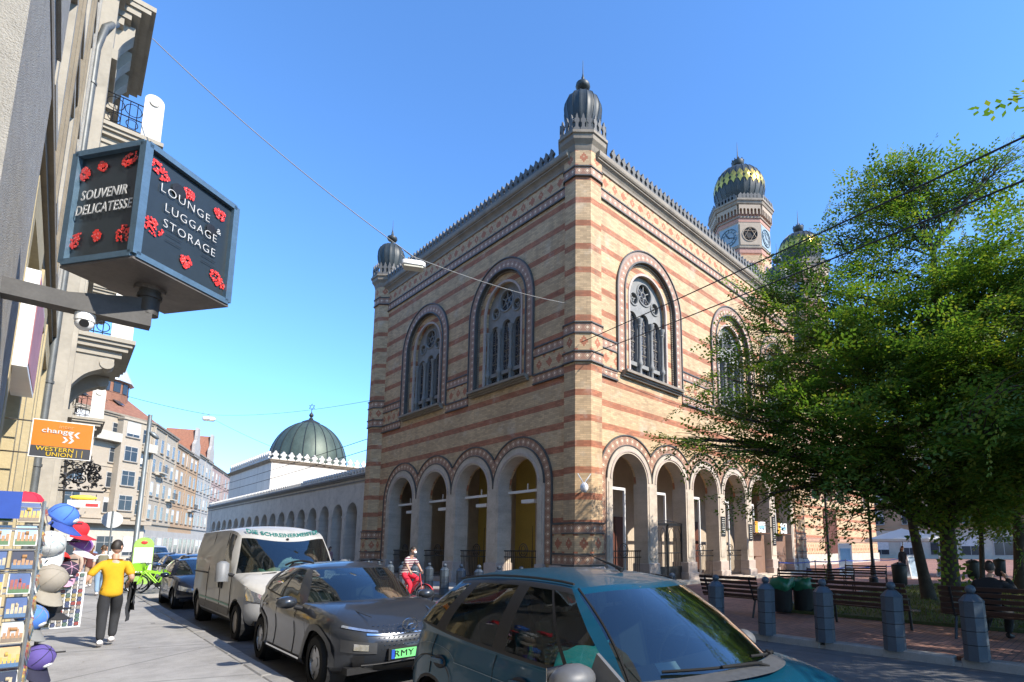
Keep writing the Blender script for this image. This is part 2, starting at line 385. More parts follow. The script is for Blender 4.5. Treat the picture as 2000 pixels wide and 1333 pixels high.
# ------------------------------------------------------------------ the setting: ground, road, pavements, kerbs
def asphalt_mat(name, col, crack=True):
    t = NT(name); v = t.coord('Object')
    a = t.noise(v, 0.35, 6.0, 0.6); b = t.noise(v, 60.0, 2.0); d = t.noise(v, 4.0, 4.0)
    f = t.math('ADD', t.math('MULTIPLY', a, 0.5), t.math('ADD', t.math('MULTIPLY', b, 0.2), t.math('MULTIPLY', d, 0.3)))
    c = t.ramp(f, [(0.32, mul(col, 0.52)), (0.5, col), (0.68, mul(col, 1.4))])
    if crack:
        vo = t.node('ShaderNodeTexVoronoi', _feature='DISTANCE_TO_EDGE'); t.link(v, vo.inputs['Vector']); vo.inputs['Scale'].default_value = 0.33
        k = t.math('MULTIPLY', t.math('LESS_THAN', vo.outputs['Distance'], 0.006), 0.6); c = t.mix(k, c, mul(col, 0.4))
        v2 = t.node('ShaderNodeTexVoronoi'); t.link(v, v2.inputs['Vector']); v2.inputs['Scale'].default_value = 2.6
        sp = t.math('LESS_THAN', v2.outputs['Distance'], 0.045); c = t.mix(t.math('MULTIPLY', sp, 0.5), c, mul(col, 0.35))
    c = t.mix(t.math('MULTIPLY', t.ramp(t.noise(v, 0.9, 6.0, 0.7), [(0.55, (0, 0, 0)), (0.68, (1, 1, 1))]), 0.35), c, mul(col, 0.55))
    t.link(c, t.p.inputs['Base Color']); t.p.inputs['Roughness'].default_value = 0.85
    t.bump(b, 0.35, 0.01); MC[name] = t.m; return t.m
M_ROAD = asphalt_mat('road_asphalt', (0.10, 0.098, 0.098))
M_PAVE = asphalt_mat('pavement_asphalt', (0.295, 0.285, 0.27))
def paver_mat():
    t = NT('red_plaza_pavers'); v = t.coord('Object')
    br = t.node('ShaderNodeTexBrick', _offset=0.5); t.link(v, br.inputs['Vector']); br.inputs['Scale'].default_value = 1.0
    br.inputs['Color1'].default_value = (0.36, 0.175, 0.125, 1); br.inputs['Color2'].default_value = (0.25, 0.13, 0.10, 1); br.inputs['Mortar'].default_value = (0.10, 0.075, 0.06, 1)
    br.inputs['Brick Width'].default_value = 0.2; br.inputs['Row Height'].default_value = 0.1; br.inputs['Mortar Size'].default_value = 0.006
    g = t.ramp(t.noise(v, 0.7, 5.0), [(0.3, (0.7,) * 3), (0.7, (1.15,) * 3)])
    t.link(t.mix(1.0, br.outputs['Color'], g, 'MULTIPLY'), t.p.inputs['Base Color']); t.p.inputs['Roughness'].default_value = 0.8
    t.bump(br.outputs['Fac'], -0.4, 0.01); return t.m
M_PAVER = paver_mat()
M_KERB = mat('granite_kerb', (0.25, 0.24, 0.225), 0.8, var=0.25, scale=5, bump=0.3)
M_GRASS0 = mat('lawn_soil', (0.062, 0.075, 0.026), 0.95, var=0.5, scale=4, bump=0.5)
MB().add([(-1500, -1500, 0), (1500, -1500, 0), (1500, 1500, 0), (-1500, 1500, 0)], [(0, 1, 2, 3)]).build('road', M_ROAD)['kind'] = 'structure'
struct(MB().box(-9.0, 2.02, -12, 60, -0.2, 0.12).build('pavement', M_PAVE, None, FS))
b = MB()
# plaza sheet right of the road, from the kerb to the buildings and beyond
b.prism([(10.02, -30), (120, -30), (120, 90), (10.02, 90)], -0.2, 0.12)
struct(b.build('plaza_pavement', M_PAVER, None, FS))
# walkway strip along the brick building, made pale to bounce light onto its wall, 4 mm above the pavers
struct(MB().box(11.6, 14.35, 14.6, 85, 0.121, 0.125).build('walkway', mat('pale_bounce_paving', (0.38, 0.35, 0.31), .85, var=.2, scale=1.5, stain=.2)))
def kerb(name, s0, s1, u0, u1, step):
    root = struct(MB().box(s0 + 0.02, s1 - 0.02, u0, u1, -0.1, 0.06).build(name, M_KERB, None, FS))
    me = MB().bbox(s0, s1, 0.004, step - 0.004, -0.05, 0.135, 0.018).mesh('kerb_stone', M_KERB)
    u = u0
    while u < u1 - 0.01:
        o = inst('kerb_stone', me, root, T(random.uniform(-0.008, 0.008), u, random.uniform(-0.006, 0.004)) @ RZ(random.uniform(-0.006, 0.006))); u += step
kerb('kerb', 2.02, 2.24, 1.0, 60.0, 1.0)
kerb('kerb', 9.80, 10.02, -6.0, 60.0, 1.0)
# raised lawn under the trees with its edging
lawn = [(13.7, 6.3), (17.0, 6.6), (21.2, 6.2), (24.6, 6.1), (31, 4.2), (34, 0), (34, -12), (13.2, -12)]
b = MB(); b.prism(lawn, 0.1, 0.19); struct(b.build('lawn', M_GRASS0))
b = MB(); pts = [(p[0], p[1], 0.17) for p in lawn]
for i in range(5):
    p, q = Vector(pts[i]), Vector(pts[i + 1]); n = max(1, int((q - p).length / 0.9))
    for k in range(n):
        a, c = p.lerp(q, k / n), p.lerp(q, (k + 1) / n); d = (c - a).normalized(); m = Vector((-d.y, d.x, 0)) * 0.06
        g = d * 0.006
        b.add([a + g - m - Vector((0, 0, .1)), c - g - m - Vector((0, 0, .1)), c - g + m - Vector((0, 0, .1)), a + g + m - Vector((0, 0, .1)), a + g - m + Vector((0, 0, .06)), c - g - m + Vector((0, 0, .06)), c - g + m + Vector((0, 0, .06)), a + g + m + Vector((0, 0, .06))],
              [(4, 5, 6, 7), (0, 1, 5, 4), (1, 2, 6, 5), (2, 3, 7, 6), (3, 0, 4, 7)])
struct(b.build('lawn_edging', M_KERB))
# grass blades
def leafmat(name, c1, c2, c3=None, trans=0.35):
    t = NT(name); v = t.coord('Object'); g = t.node('ShaderNodeNewGeometry')
    f = t.math('ADD', t.math('MULTIPLY', g.outputs['Random Per Island'], 0.55), t.math('MULTIPLY', t.noise(v, 0.55, 3.0), 0.6))
    st = [(0.22, c1), (0.62, c2)] + ([(0.93, c3)] if c3 else [])
    c = t.ramp(f, st); t.link(c, t.p.inputs['Base Color']); t.p.inputs['Roughness'].default_value = 0.45; t.p.inputs['Specular IOR Level'].default_value = 0.3
    tr = t.node('ShaderNodeBsdfTranslucent'); t.link(t.mix(1.0, c, (1.0, 1.0, 0.45), 'MULTIPLY'), tr.inputs[0])
    m = t.node('ShaderNodeMixShader'); m.inputs[0].default_value = trans
    t.link(t.p.outputs[0], m.inputs[1]); t.link(tr.outputs[0], m.inputs[2]); t.link(m.outputs[0], t.out.inputs[0]); MC[name] = t.m; return t.m
M_BLADE = leafmat('grass_blade', (0.05, 0.08, 0.02), (0.10, 0.15, 0.03), (0.22, 0.2, 0.07))
rng = np.random.default_rng(5)
def np_mesh(name, V, F, mats, col=None):
    me = bpy.data.meshes.new(name); n = len(V); k = F.shape[1]
    me.vertices.add(n); me.vertices.foreach_set('co', V.astype(np.float32).ravel())
    me.loops.add(F.size); me.loops.foreach_set('vertex_index', F.astype(np.int32).ravel())
    me.polygons.add(len(F)); me.polygons.foreach_set('loop_start', np.arange(0, F.size, k, dtype=np.int32))
    for m in mats if isinstance(mats, (list, tuple)) else [mats]: me.materials.append(m)
    me.update(calc_edges=True); return me
def inside(poly, P):
    x, y = P[:, 0], P[:, 1]; r = np.zeros(len(P), bool); n = len(poly)
    for i in range(n):
        (x1, y1), (x2, y2) = poly[i], poly[(i + 1) % n]
        c = ((y1 > y) != (y2 > y)) & (x < (x2 - x1) * (y - y1) / (y2 - y1 + 1e-12) + x1); r ^= c
    return r
P = np.stack([rng.uniform(13.2, 34, 60000), rng.uniform(-4, 6.6, 60000)], 1); P = P[inside(lawn, P)][:26000]
n = len(P); th = rng.uniform(0, 2 * PI, n); h = rng.uniform(0.03, 0.10, n); w = 0.012
V = np.zeros((n, 3, 3)); dx, dy = np.cos(th) * w, np.sin(th) * w
V[:, 0] = np.stack([P[:, 0] - dx, P[:, 1] - dy, np.full(n, .188)], 1); V[:, 1] = np.stack([P[:, 0] + dx, P[:, 1] + dy, np.full(n, .188)], 1)
V[:, 2] = np.stack([P[:, 0] + rng.normal(0, .03, n), P[:, 1] + rng.normal(0, .03, n), .188 + h], 1)
g = link('grass', np_mesh('grass', V.reshape(-1, 3), np.arange(n * 3).reshape(-1, 3), M_BLADE)); tag(g, 'short patchy grass under the plaza trees', 'grass', kind='stuff')
# ------------------------------------------------------------------ the striped brick building on the corner
ZG = 0.12
MUS = thing('striped_brick_building', 'large two-storey yellow brick building with red stripes and arcaded ground floor', 'building', T(14.5, 13.87, ZG))
PA, PB = planeA(14.5), planeB(13.87)
A_ARCH = [17.72, 21.15, 24.58, 28.01]; A_W2 = 1.32; A_ZS = 4.38; A_PITCH = 3.43
B_ARCH = [17.25 + 3.0 * k for k in range(6)]; B_W2 = 1.17; B_ZS = 4.53; B_PITCH = 3.0
A_WIN = [19.3, 26.2]; B_WIN = [19.0, 26.8, 32.6]
W_ZB, W_ZS, W_R0, W_R1, W_R2 = 9.25, 12.94, 1.42, 1.95, 2.42
A0, A1 = 14.55, 31.5; B0, B1 = 15.17, 35.2
def wall(M, a0, a1, arches, w2, zs, wins, name):
    b = MB(); holes = [arch(c, w2, ZG + 0.02, zs) for c in arches] + [arch(c, W_R1, W_ZB, W_ZS, 18) for c in wins]
    b.plate(rect(a0, a1, ZG, 17.75), holes, 0.0, 0.62)
    return b.build(name, M_BRICK, MUS, M)
wall(PA, A0, A1, A_ARCH, A_W2, A_ZS, A_WIN, 'brick_wall'); wall(PB, B0, B1, B_ARCH, B_W2, B_ZS, B_WIN, 'brick_wall')
def band(M, a0, a1, z0, z1, proud, m, name):
    """flat course standing proud; UV v measured from its own foot"""
    b = MB(); b.box(a0, a1, z0, z1, -proud, 0.02)
    us = []
    for f, u in zip(b.f, b.uv): us.append([(b.v[i][0], b.v[i][1] - z0) for i in f])
    b.uv = us; return b.build(name, m, MUS, M)
def ledge(M, a0, a1, z, h=0.055, proud=0.085):
    b = MB(); b.box(a0, a1, z, z + h, -proud, 0.02); b.box(a0, a1, z + h, z + h + 0.03, -proud * 0.55, 0.02); return b.build('ledge', M_LEDGE, MUS, M)
for M, a0, a1, wins in ((PA, 14.72, 31.2, A_WIN), (PB, 15.36, 35.0, B_WIN)):
    band(M, a0, a1, 16.60, 16.98, 0.045, M_DOTS, 'rosette_course'); band(M, a0, a1, 17.03, 17.77, 0.03, M_DIA, 'diamond_course')
    ledge(M, a0, a1, 16.55); ledge(M, a0, a1, 16.98)
    b = MB()
    cp = [(-.5, 17.75), (.05, 17.75), (.09, 17.77), (.09, 17.83), (.05, 17.85), (.07, 17.92), (.13, 18.02), (.20, 18.08), (.24, 18.10), (.24, 18.16), (.29, 18.18), (.33, 18.24), (.34, 18.32), (.34, 18.42), (-.5, 18.42)]
    b.plate([(-p, z) for p, z in cp], [], a0 - .2, a1 + .2, Matrix(((0, 0, 1, 0), (0, 1, 0, 0), (1, 0, 0, 0), (0, 0, 0, 1))))
    b.build('cornice', M_CORN, MUS, M)
    segs = []; x = a0
    for c in wins: segs.append((x, c - W_R2 - 0.03)); x = c + W_R2 + 0.03
    segs.append((x, a1))
    for s0, s1 in segs:
        if s1 - s0 < 0.1: continue
        band(M, s0, s1, 9.96, 10.33, 0.045, M_DOTS, 'rosette_course'); band(M, s0, s1, 9.14, 9.9, 0.02, M_DIA, 'diamond_course'); band(M, s0, s1, 8.73, 9.08, 0.045, M_DOTS, 'rosette_course')
        ledge(M, s0, s1, 10.30); ledge(M, s0, s1, 9.91, 0.04, 0.06); ledge(M, s0, s1, 9.08); ledge(M, s0, s1, 8.68)
# merlons along the cornice: one trefoil-headed piece each
def merlon_mesh(w, h, t, m, name='merlon'):
    o = [(-w * .46, 0), (w * .46, 0), (w * .46, h * .14), (w * .24, h * .2), (w * .22, h * .42), (w * .42, h * .5), (w * .40, h * .66), (w * .2, h * .72), (w * .16, h * .86), (0, h), (-w * .16, h * .86), (-w * .2, h * .72), (-w * .40, h * .66), (-w * .42, h * .5), (-w * .22, h * .42), (-w * .24, h * .2), (-w * .46, h * .14)]
    return MB().plate(o, [], -t / 2, t / 2).mesh(name, m)
MR = merlon_mesh(0.345, 0.62, 0.13, M_MERL)
MI = WM(MUS).inverted()
k = 0
for M, a0, a1 in ((PA, 15.35, 30.9), (PB, 15.95, 34.3)):
    n = int((a1 - a0) / 0.35)
    for i in range(n): inst('merlon', MR, MUS, MI @ M @ T(a0 + 0.35 * i + 0.17, 18.42, -0.24) @ Matrix.Rotation(random.uniform(-0.02, 0.02), 4, 'Z'))
# arches: limestone ring and piers, rosette band round the extrados
def ring(cx, zs, r0, r1, lim0, lim1, d, n=26, foot0=None, foot1=None, th=None):
    """front ribbon of an arch band clipped at cx+lim0 .. cx+lim1, with optional straight legs"""
    I, O = [], []
    for i in range(n + 1):
        t = PI * i / n; c, s = math.cos(t), math.sin(t)
        def clip(r):
            if -c * r < lim0: r = lim0 / -c
            if -c * r > lim1: r = lim1 / -c
            return r
        a, b_ = clip(r0), clip(r1)
        if b_ - a < 0.004: continue
        I.append((cx - a * c, zs + a * s, d)); O.append((cx - b_ * c, zs + b_ * s, d))
    if foot0 is not None: I.insert(0, (cx - r0, foot0, d)); O.insert(0, (cx - r1, foot0, d))
    if foot1 is not None: I.append((cx + r0, foot1, d)); O.append((cx + r1, foot1, d))
    return I, O
def solid_strip(b, I, O, back):
    n = len(I); b.strip(I, O)
    for L, fl in ((I, 1), (O, 0)):
        for i in range(n - 1):
            p, q = L[i], L[i + 1]; b.add([p, q, (q[0], q[1], back), (p[0], p[1], back)], [(0, 1, 2, 3)], [[(0, 0.01), (0.01, 0.01), (0.01, 0), (0, 0)]])
    for e in (0, n - 1):
        p, q = I[e], O[e]; b.add([p, q, (q[0], q[1], back), (p[0], p[1], back)], [(0, 1, 2, 3)], [[(0, 0.01), (0.01, 0.01), (0.01, 0), (0, 0)]])
for M, cs, w2, zs, pitch in ((PA, A_ARCH, A_W2, A_ZS, A_PITCH), (PB, B_ARCH, B_W2, B_ZS, B_PITCH)):
    hp = pitch / 2; rs = hp - 0.005
    for i, c in enumerate(cs):
        first, last = i == 0, i == len(cs) - 1
        b = MB(); I, O = ring(c, zs, w2 - 0.02, rs, -9, 9, -0.10); solid_strip(b, I, O, 0.5); b.build('arch_ring', M_STONE, MUS, M, 30)
        b = MB(); I, O = ring(c, zs, w2 + 0.05, w2 + 0.12, -9, 9, -0.13); solid_strip(b, I, O, 0.0); b.build('arch_moulding', M_STONEP, MUS, M, 30)
        b = MB(); I, O = ring(c, zs, rs + 0.005, rs + 0.40, -9 if first else -hp, 9 if last else hp, -0.05, 32, 1.12 if first else None, 1.12 if last else None)
        solid_strip(b, I, O, 0.02); b.build('rosette_arch', M_DOTS, MUS, M, 30)
        b = MB(); I, O = ring(c, zs, rs + 0.40, rs + 0.455, -9 if first else -hp, 9 if last else hp, -0.09, 32, 1.12 if first else None, 1.12 if last else None)
        solid_strip(b, I, O, 0.02); I, O = ring(c, zs, rs - 0.02, rs + 0.02, -9, 9, -0.125, 32); solid_strip(b, I, O, 0.0); b.build('arch_ledge', M_LEDGE, MUS, M, 30)
    # piers between and beside the openings, with two-tier pedestals
    half = pitch / 2 - w2
    piers = [(cs[0] - w2 - half, cs[0] - w2 + 0.02)] + [(cs[i] + w2 - 0.02, cs[i + 1] - w2 + 0.02) for i in range(len(cs) - 1)] + [(cs[-1] + w2 - 0.02, cs[-1] + w2 + half)]
    for (p0, p1) in piers:
        b = MB(); b.box(p0, p1, 1.1, zs, -0.10, 0.66); e = 0.10
        b.box(p0 + e, p1 - e, 1.3, zs - 0.15, -0.125, -0.099); b.build('pier', M_STONE, MUS, M)
        b = MB(); b.bbox(p0 - 0.05, p1 + 0.05, -0.18, 0.72, 0.62, 1.1, 0.02, Matrix(((1, 0, 0, 0), (0, 0, 1, 0), (0, 1, 0, 0), (0, 0, 0, 1))))
        b.bbox(p0 - 0.10, p1 + 0.10, -0.24, 0.76, ZG, 0.62, 0.02, Matrix(((1, 0, 0, 0), (0, 0, 1, 0), (0, 1, 0, 0), (0, 0, 0, 1)))); b.build('pedestal', M_STONEP, MUS, M)
# base courses beside the arches
for M, a0, a1 in ((PA, 14.8, 15.55), (PA, 30.15, 31.1), (PB, 15.0, 15.3), (PB, 34.2, 35.1)):
    band(M, a0, a1, 1.12, 1.5, 0.05, M_DOTS, 'rosette_course'); band(M, a0, a1, 1.55, 2.29, 0.02, M_DIA, 'diamond_course'); band(M, a0, a1, 2.31, 2.66, 0.05, M_DOTS, 'rosette_course')
    ledge(M, a0, a1, 1.06); ledge(M, a0, a1, 1.5, 0.04); ledge(M, a0, a1, 2.66)
    b = MB(); b.box(a0 - 0.05, a1 + 0.05, ZG, 1.08, -0.16, 0.05); b.build('plinth', M_STONEP, MUS, M)
# tall arched windows
def leaded():
    t = NT('leaded_window_glass'); v = t.coord('Object'); s = t.sep(v)
    vo = t.node('ShaderNodeTexVoronoi', _feature='DISTANCE_TO_EDGE'); t.link(v, vo.inputs['Vector']); vo.inputs['Scale'].default_value = 7.0
    k = t.math('LESS_THAN', vo.outputs['Distance'], 0.055)
    c = t.mix(k, t.mix(t.noise(v, 3.0), (0.018, 0.02, 0.026), (0.06, 0.06, 0.07)), (0.17, 0.16, 0.15))
    t.link(c, t.p.inputs['Base Color']); t.link(t.math('ADD', 0.12, t.math('MULTIPLY', k, 0.5)), t.p.inputs['Roughness']); return t.m
M_LEAD = leaded()
M_TRAC = mat('tracery_stone', (0.235, 0.225, 0.205), 0.75, var=0.22, scale=3, stain=0.3)
def window(M, c):
    Q = M @ T(c, 0, 0)
    w = MB(); w.plate(arch(0, W_R1 + 0.04, W_ZB - 0.05, W_ZS, 20), [arch(0, W_R0, W_ZB, W_ZS, 20)], 0.14, 0.58)
    root = w.build('window', M_BRICK, MUS, Q)
    # rosette band, its ledges, cable moulding
    b = MB(); I, O = ring(0, W_ZS, W_R1, W_R2, -9, 9, -0.05, 30, W_ZB - 0.1, W_ZB - 0.1); solid_strip(b, I, O, 0.15); b.build('rosette_arch', M_DOTS, root, Q, 30)
    b = MB()
    for r0, r1 in ((W_R2, W_R2 + 0.05), (W_R1 - 0.045, W_R1 + 0.02)): I, O = ring(0, W_ZS, r0, r1, -9, 9, -0.10, 30, W_ZB - 0.1, W_ZB - 0.1); solid_strip(b, I, O, 0.12)
    b.build('arch_ledge', M_LEDGE, root, Q, 30)
    b = MB(); r = W_R1 - 0.11; L = 2 * (W_ZS - W_ZB) + PI * r; n = int(L / 0.10)
    for i in range(n):
        s = (i + 0.5) / n * L; zl = W_ZS - W_ZB
        if s < zl: p = (-r, W_ZB + s)
        elif s > zl + PI * r: p = (r, W_ZB + L - s)
        else: t = (s - zl) / r; p = (-r * math.cos(t), W_ZS + r * math.sin(t))
        b.box(p[0] - 0.032, p[0] + 0.032, p[1] - 0.032, p[1] + 0.032, 0.06, 0.15)
    b.build('cable_moulding', M_CORN, root, Q)['kind'] = 'stuff'
    b = MB(); I, O = ring(0, W_ZS, W_R0 - 0.05, W_R0 + 0.06, -9, 9, 0.10, 26, W_ZB, W_ZB); solid_strip(b, I, O, 0.2); b.build('inner_moulding', M_STONEP, root, Q, 30)
    # tracery: three lancets, a large rose and two small ones, panels below
    holes = [arch(x, 0.325, 10.08, 12.12 + dz, 10) for x, dz in ((-0.88, 0), (0, 0.12), (0.88, 0))]
    holes += [circ(0, 13.52, 0.50, 22), circ(-0.80, 13.08, 0.27, 14), circ(0.80, 13.08, 0.27, 14)]
    holes += [rect(x - 0.33, x + 0.33, 9.38, 9.9) for x in (-0.88, 0, 0.88)]
    tr = MB(); tr.plate(arch(0, W_R0 + 0.02, W_ZB, W_ZS, 22), holes, 0.36, 0.50)
    tro = tr.build('tracery', M_TRAC, root, Q)
    b = MB()
    for (x, z, r, k) in ((0, 13.52, 0.50, 6), (-0.8, 13.08, 0.27, 4), (0.8, 13.08, 0.27, 4)):
        b.tube([(x + (r + .03) * math.cos(t * PI / 14), z + (r + .03) * math.sin(t * PI / 14), 0.35) for t in range(28)], 0.05, 6, closed=True)
        b.tube([(x + r * .3 * math.cos(t * PI / 8), z + r * .3 * math.sin(t * PI / 8), 0.42) for t in range(16)], 0.035, 5, closed=True)
        for q in range(k): t = 2 * PI * q / k + .5; b.cyl((x + r * .3 * math.cos(t), z + r * .3 * math.sin(t), 0.42), (x + r * math.cos(t), z + r * math.sin(t), 0.42), 0.03, n=5)
    b.build('rose_tracery', M_TRAC, tro, Q, 40)
    for x in (-1.31, -0.44, 0.44, 1.31):
        b = MB(); b.lathe([(0.12, 9.28), (0.12, 9.4), (0.085, 9.5), (0.08, 9.92), (0.13, 9.98), (0.13, 10.1), (0.095, 10.18), (0.08, 10.4), (0.075, 11.75), (0.12, 11.86), (0.085, 11.9), (0.15, 12.1), (0.16, 12.18), (0.10, 12.2)], 10, M=Matrix(((1, 0, 0, x), (0, 0, 1, 0), (0, 1, 0, 0.30), (0, 0, 0, 1))))
        b.build('colonnette', M_TRAC, root, Q, 50)
    g = MB(); g.plate(arch(0, W_R0, W_ZB, W_ZS, 16), [], 0.52, 0.54); g.build('glazing', M_LEAD, root, Q)
    b = MB()
    for x in (-0.88, 0, 0.88):
        for z in (10.6, 11.1, 11.6): b.box(x - 0.33, x + 0.33, z - 0.015, z + 0.015, 0.49, 0.52)
        for dx in (-0.11, 0.11): b.box(x + dx - 0.008, x + dx + 0.008, 10.08, 12.3, 0.49, 0.515)
    b.build('glazing_bars', M_CORN, root, Q)
    b = MB()
    for z0, z1, p in ((8.98, 9.06, 0.16), (9.06, 9.14, 0.24), (9.14, 9.25, 0.34)): b.box(-2.16, 2.16, z0, z1, -p, 0.5)
    b.build('sill', M_CORN, root, Q)
for c in A_WIN: window(PA, c)
for c in B_WIN: window(PB, c)
# octagonal corner turrets with bulbous domes
def oct_prof(prof, m, name, cx, cy, parent, smooth=None):
    b = MB(); k = 1 / math.cos(PI / 8); n = 8
    vs, fs, uv = [], [], []
    for (r, z) in prof:
        for i in range(n): t = PI / 8 + i * PI / 4; vs.append((cx + r * k * math.cos(t), cy + r * k * math.sin(t), z))
    for j in range(len(prof) - 1):
        L = 2 * prof[j][0] * math.tan(PI / 8)
        for i in range(n):
            fs.append((j * n + i, j * n + (i + 1) % n, (j + 1) * n + (i + 1) % n, (j + 1) * n + i))
            z0, z1 = prof[j][1], prof[j + 1][1]
            if m in (M_DOTS, M_DIA): z0, z1 = 0.0, prof[j + 1][1] - prof[j][1]
            off = 0.31 if m is M_DIA else 0.34
            u0 = i * 3.1 + (off - L / 2 + off * 2 if m is M_DIA else -L / 2 + 3.4)
            if m is M_DIA: u0 = 0.31 - L / 2 + 6.2
            elif m is M_DOTS: u0 = 3.4 - L / 2
            else: u0 = i * L
            uv.append([(u0, z0), (u0 + L, z0), (u0 + L, z1), (u0, z1)])
    fs += [tuple(range(n - 1, -1, -1)), tuple(range((len(prof) - 1) * n, len(prof) * n))]; uv += [None, None]
    b.v, b.f, b.uv, b.mi = vs, fs, uv, [0] * len(fs)
    return b.build(name, m, parent, I4, smooth)
def dome_prof(r, z0, h):
    return [(r * .58, z0), (r * .72, z0 + h * .12), (r * .88, z0 + h * .28), (r * .98, z0 + h * .46), (r, z0 + h * .58), (r * .96, z0 + h * .70), (r * .84, z0 + h * .82), (r * .62, z0 + h * .91), (r * .36, z0 + h * .97), (r * .14, z0 + h)]
def seams(cx, cy, prof, n, rad, parent, m, name='dome_seam'):
    b = MB()
    for i in range(n):
        t = 2 * PI * (i + 0.5) / n; b.tube([(cx + r * 1.005 * math.cos(t), cy + r * 1.005 * math.sin(t), z) for r, z in prof], rad, 4)
    return b.build(name, m, parent, I4)
def turret(cx, cy, r, zt):
    tr = oct_prof([(r, 2.7), (r, zt - 0.85)], M_BRICKT, 'turret', cx, cy, MUS)
    def bandz(z0, z1, dr, m, nm): oct_prof([(r + dr, z0), (r + dr, z1)], m, nm, cx, cy, tr)
    for z0, z1, m, nm in ((1.12, 1.5, M_DOTS, 'rosette_course'), (1.54, 2.28, M_DIA, 'diamond_course'), (2.32, 2.68, M_DOTS, 'rosette_course'), (10.32, 10.7, M_DOTS, 'rosette_course'), (9.56, 10.26, M_DIA, 'diamond_course'), (9.14, 9.5, M_DOTS, 'rosette_course'),
                          (zt - 1.42, zt - 1.05, M_DOTS, 'rosette_course'), (zt - 1.0, zt - 0.3, M_DIA, 'diamond_course')): bandz(z0, z1, 0.035, m, nm)
    for z in (1.06, 1.5, 2.28, 2.68, 10.7, 10.26, 9.5, 9.08, zt - 1.48, zt - 1.05): bandz(z, z + 0.05, 0.08, M_LEDGE, 'ledge')
    oct_prof([(r + 0.16, ZG), (r + 0.16, 0.9), (r + 0.06, 1.06)], M_STONEP, 'plinth', cx, cy, tr)
    oct_prof([(r + 0.02, zt - 0.32), (r + 0.06, zt - 0.2), (r + 0.10, zt - 0.05), (r + 0.22, zt + 0.12), (r + 0.24, zt + 0.3), (r + 0.30, zt + 0.34), (r + 0.30, zt + 0.46), (r + 0.1, zt + 0.5)], M_CORN, 'cornice', cx, cy, tr)
    # crown of palmettes
    me = merlon_mesh(0.26, 0.80, 0.08, M_MERL, 'palmette'); TI = WM(tr).inverted()
    for i in range(8):
        t = i * PI / 4
        for k in (-1, 0, 1):
            inst('palmette', me, tr, TI @ T(cx, cy, 0) @ RZ(t) @ T(r + 0.2, k * 0.27, zt + 0.48) @ Matrix(((0, 0, 1, 0), (1, 0, 0, 0), (0, 1, 0, 0), (0, 0, 0, 1))))
    d = dome_prof(0.84, zt + 0.95, 2.12)
    d = [(0.55, zt + 0.45), (0.47, zt + 0.75)] + d
    b = MB(); b.lathe(d, 64, (cx, cy, 0), 16, 0.05); b.build('dome', M_COPPER, tr, I4, 50); seams(cx, cy, d[2:], 16, 0.018, tr, M_SEAM)
    z = zt + 3.05
    b = MB(); b.lathe([(0.10, z), (0.13, z + .06), (0.08, z + .12), (0.09, z + .22), (0.27, z + .30), (0.33, z + .42), (0.31, z + .52), (0.20, z + .56), (0.10, z + .68), (0.06, z + .8), (0.075, z + .86), (0.05, z + .92), (0.02, z + 1.1), (0.008, z + 1.75)], 16, (cx, cy, 0)); b.build('finial', M_COPPER, tr, I4, 40)
turret(15.165, 14.535, 0.765, 18.62); turret(14.82, 31.66, 0.765, 18.5); turret(35.2, 14.5, 0.765, 18.62)
# porch behind the arches: floors, back walls, ceilings, inner piers, white tie beams
b = MB(); b.box(14.62, 35.0, 14.0, 31.4, 0.1, 0.32); b.build('porch_floor', M_STONEP, MUS, I4)
b = MB(); b.box(14.1, 35.4, 13.35, 13.66, ZG, 0.26); b.box(14.3, 35.2, 13.55, 13.86, 0.26, 0.3); b.build('step', M_STONE, MUS, I4)
b = MB(); b.box(18.3, 18.5, 17.4, 31.4, 0.3, 6.9); b.build('porch_wall', M_YELLOW, MUS, I4)
b = MB(); b.box(18.31, 35.0, 17.2, 17.4, 0.3, 6.9); b.build('porch_wall', M_BEIGE, MUS, I4)
b = MB(); b.box(15.1, 35.0, 14.45, 31.4, 6.9, 7.1); b.build('porch_ceiling', M_BEIGE, MUS, I4)
b = MB(); b.box(15.1, 18.3, 31.1, 31.3, 0.3, 6.9); b.build('porch_wall', M_BEIGE, MUS, I4); b = MB(); b.box(34.6, 34.8, 14.45, 17.2, 0.3, 6.9); b.build('porch_wall', M_BEIGE, MUS, I4)
M_DOOR = mat('dark_red_door', (0.10, 0.035, 0.022), 0.5)
for y in (20.2, 23.4, 26.6):
    b = MB(); b.box(18.24, 18.31, y - .55, y + .55, 0.32, 3.4); b.box(18.2, 18.26, y - .04, y + .04, 0.32, 3.4); b.build('door', M_DOOR, MUS, I4)
for x in (20.2, 27.4):
    b = MB(); b.box(x - .6, x + .6, 17.13, 17.21, 0.32, 3.3); b.box(x - .04, x + .04, 17.1, 17.15, 0.32, 3.3); b.build('door', M_DOOR, MUS, I4)
for i, y in enumerate([16.0, 19.43, 22.86, 26.3, 29.7]):
    b = MB(); b.box(17.2, 18.29, y - .28, y + .28, 0.32, 6.9); b.build('inner_pier', M_STONE, MUS, I4)
for y in A_ARCH:
    b = MB(); b.box(14.95, 15.07, y - A_W2, y + A_W2, 4.16, 4.27); b.box(14.99, 15.03, y - .02, y + .02, 4.27, 4.55); b.box(15.0, 15.3, y - .42, y + .42, 3.7, 3.85); b.build('tie_beam', M_WHITE, MUS, I4)
for x in B_ARCH:
    b = MB(); b.box(x - B_W2, x + B_W2 * 0.35, 14.42, 14.52, 4.2, 4.31); b.box(x + B_W2 * .33, x + B_W2 * .38, 14.42, 14.52, 0.32, 4.3); b.build('tie_beam', M_WHITE, MUS, I4)
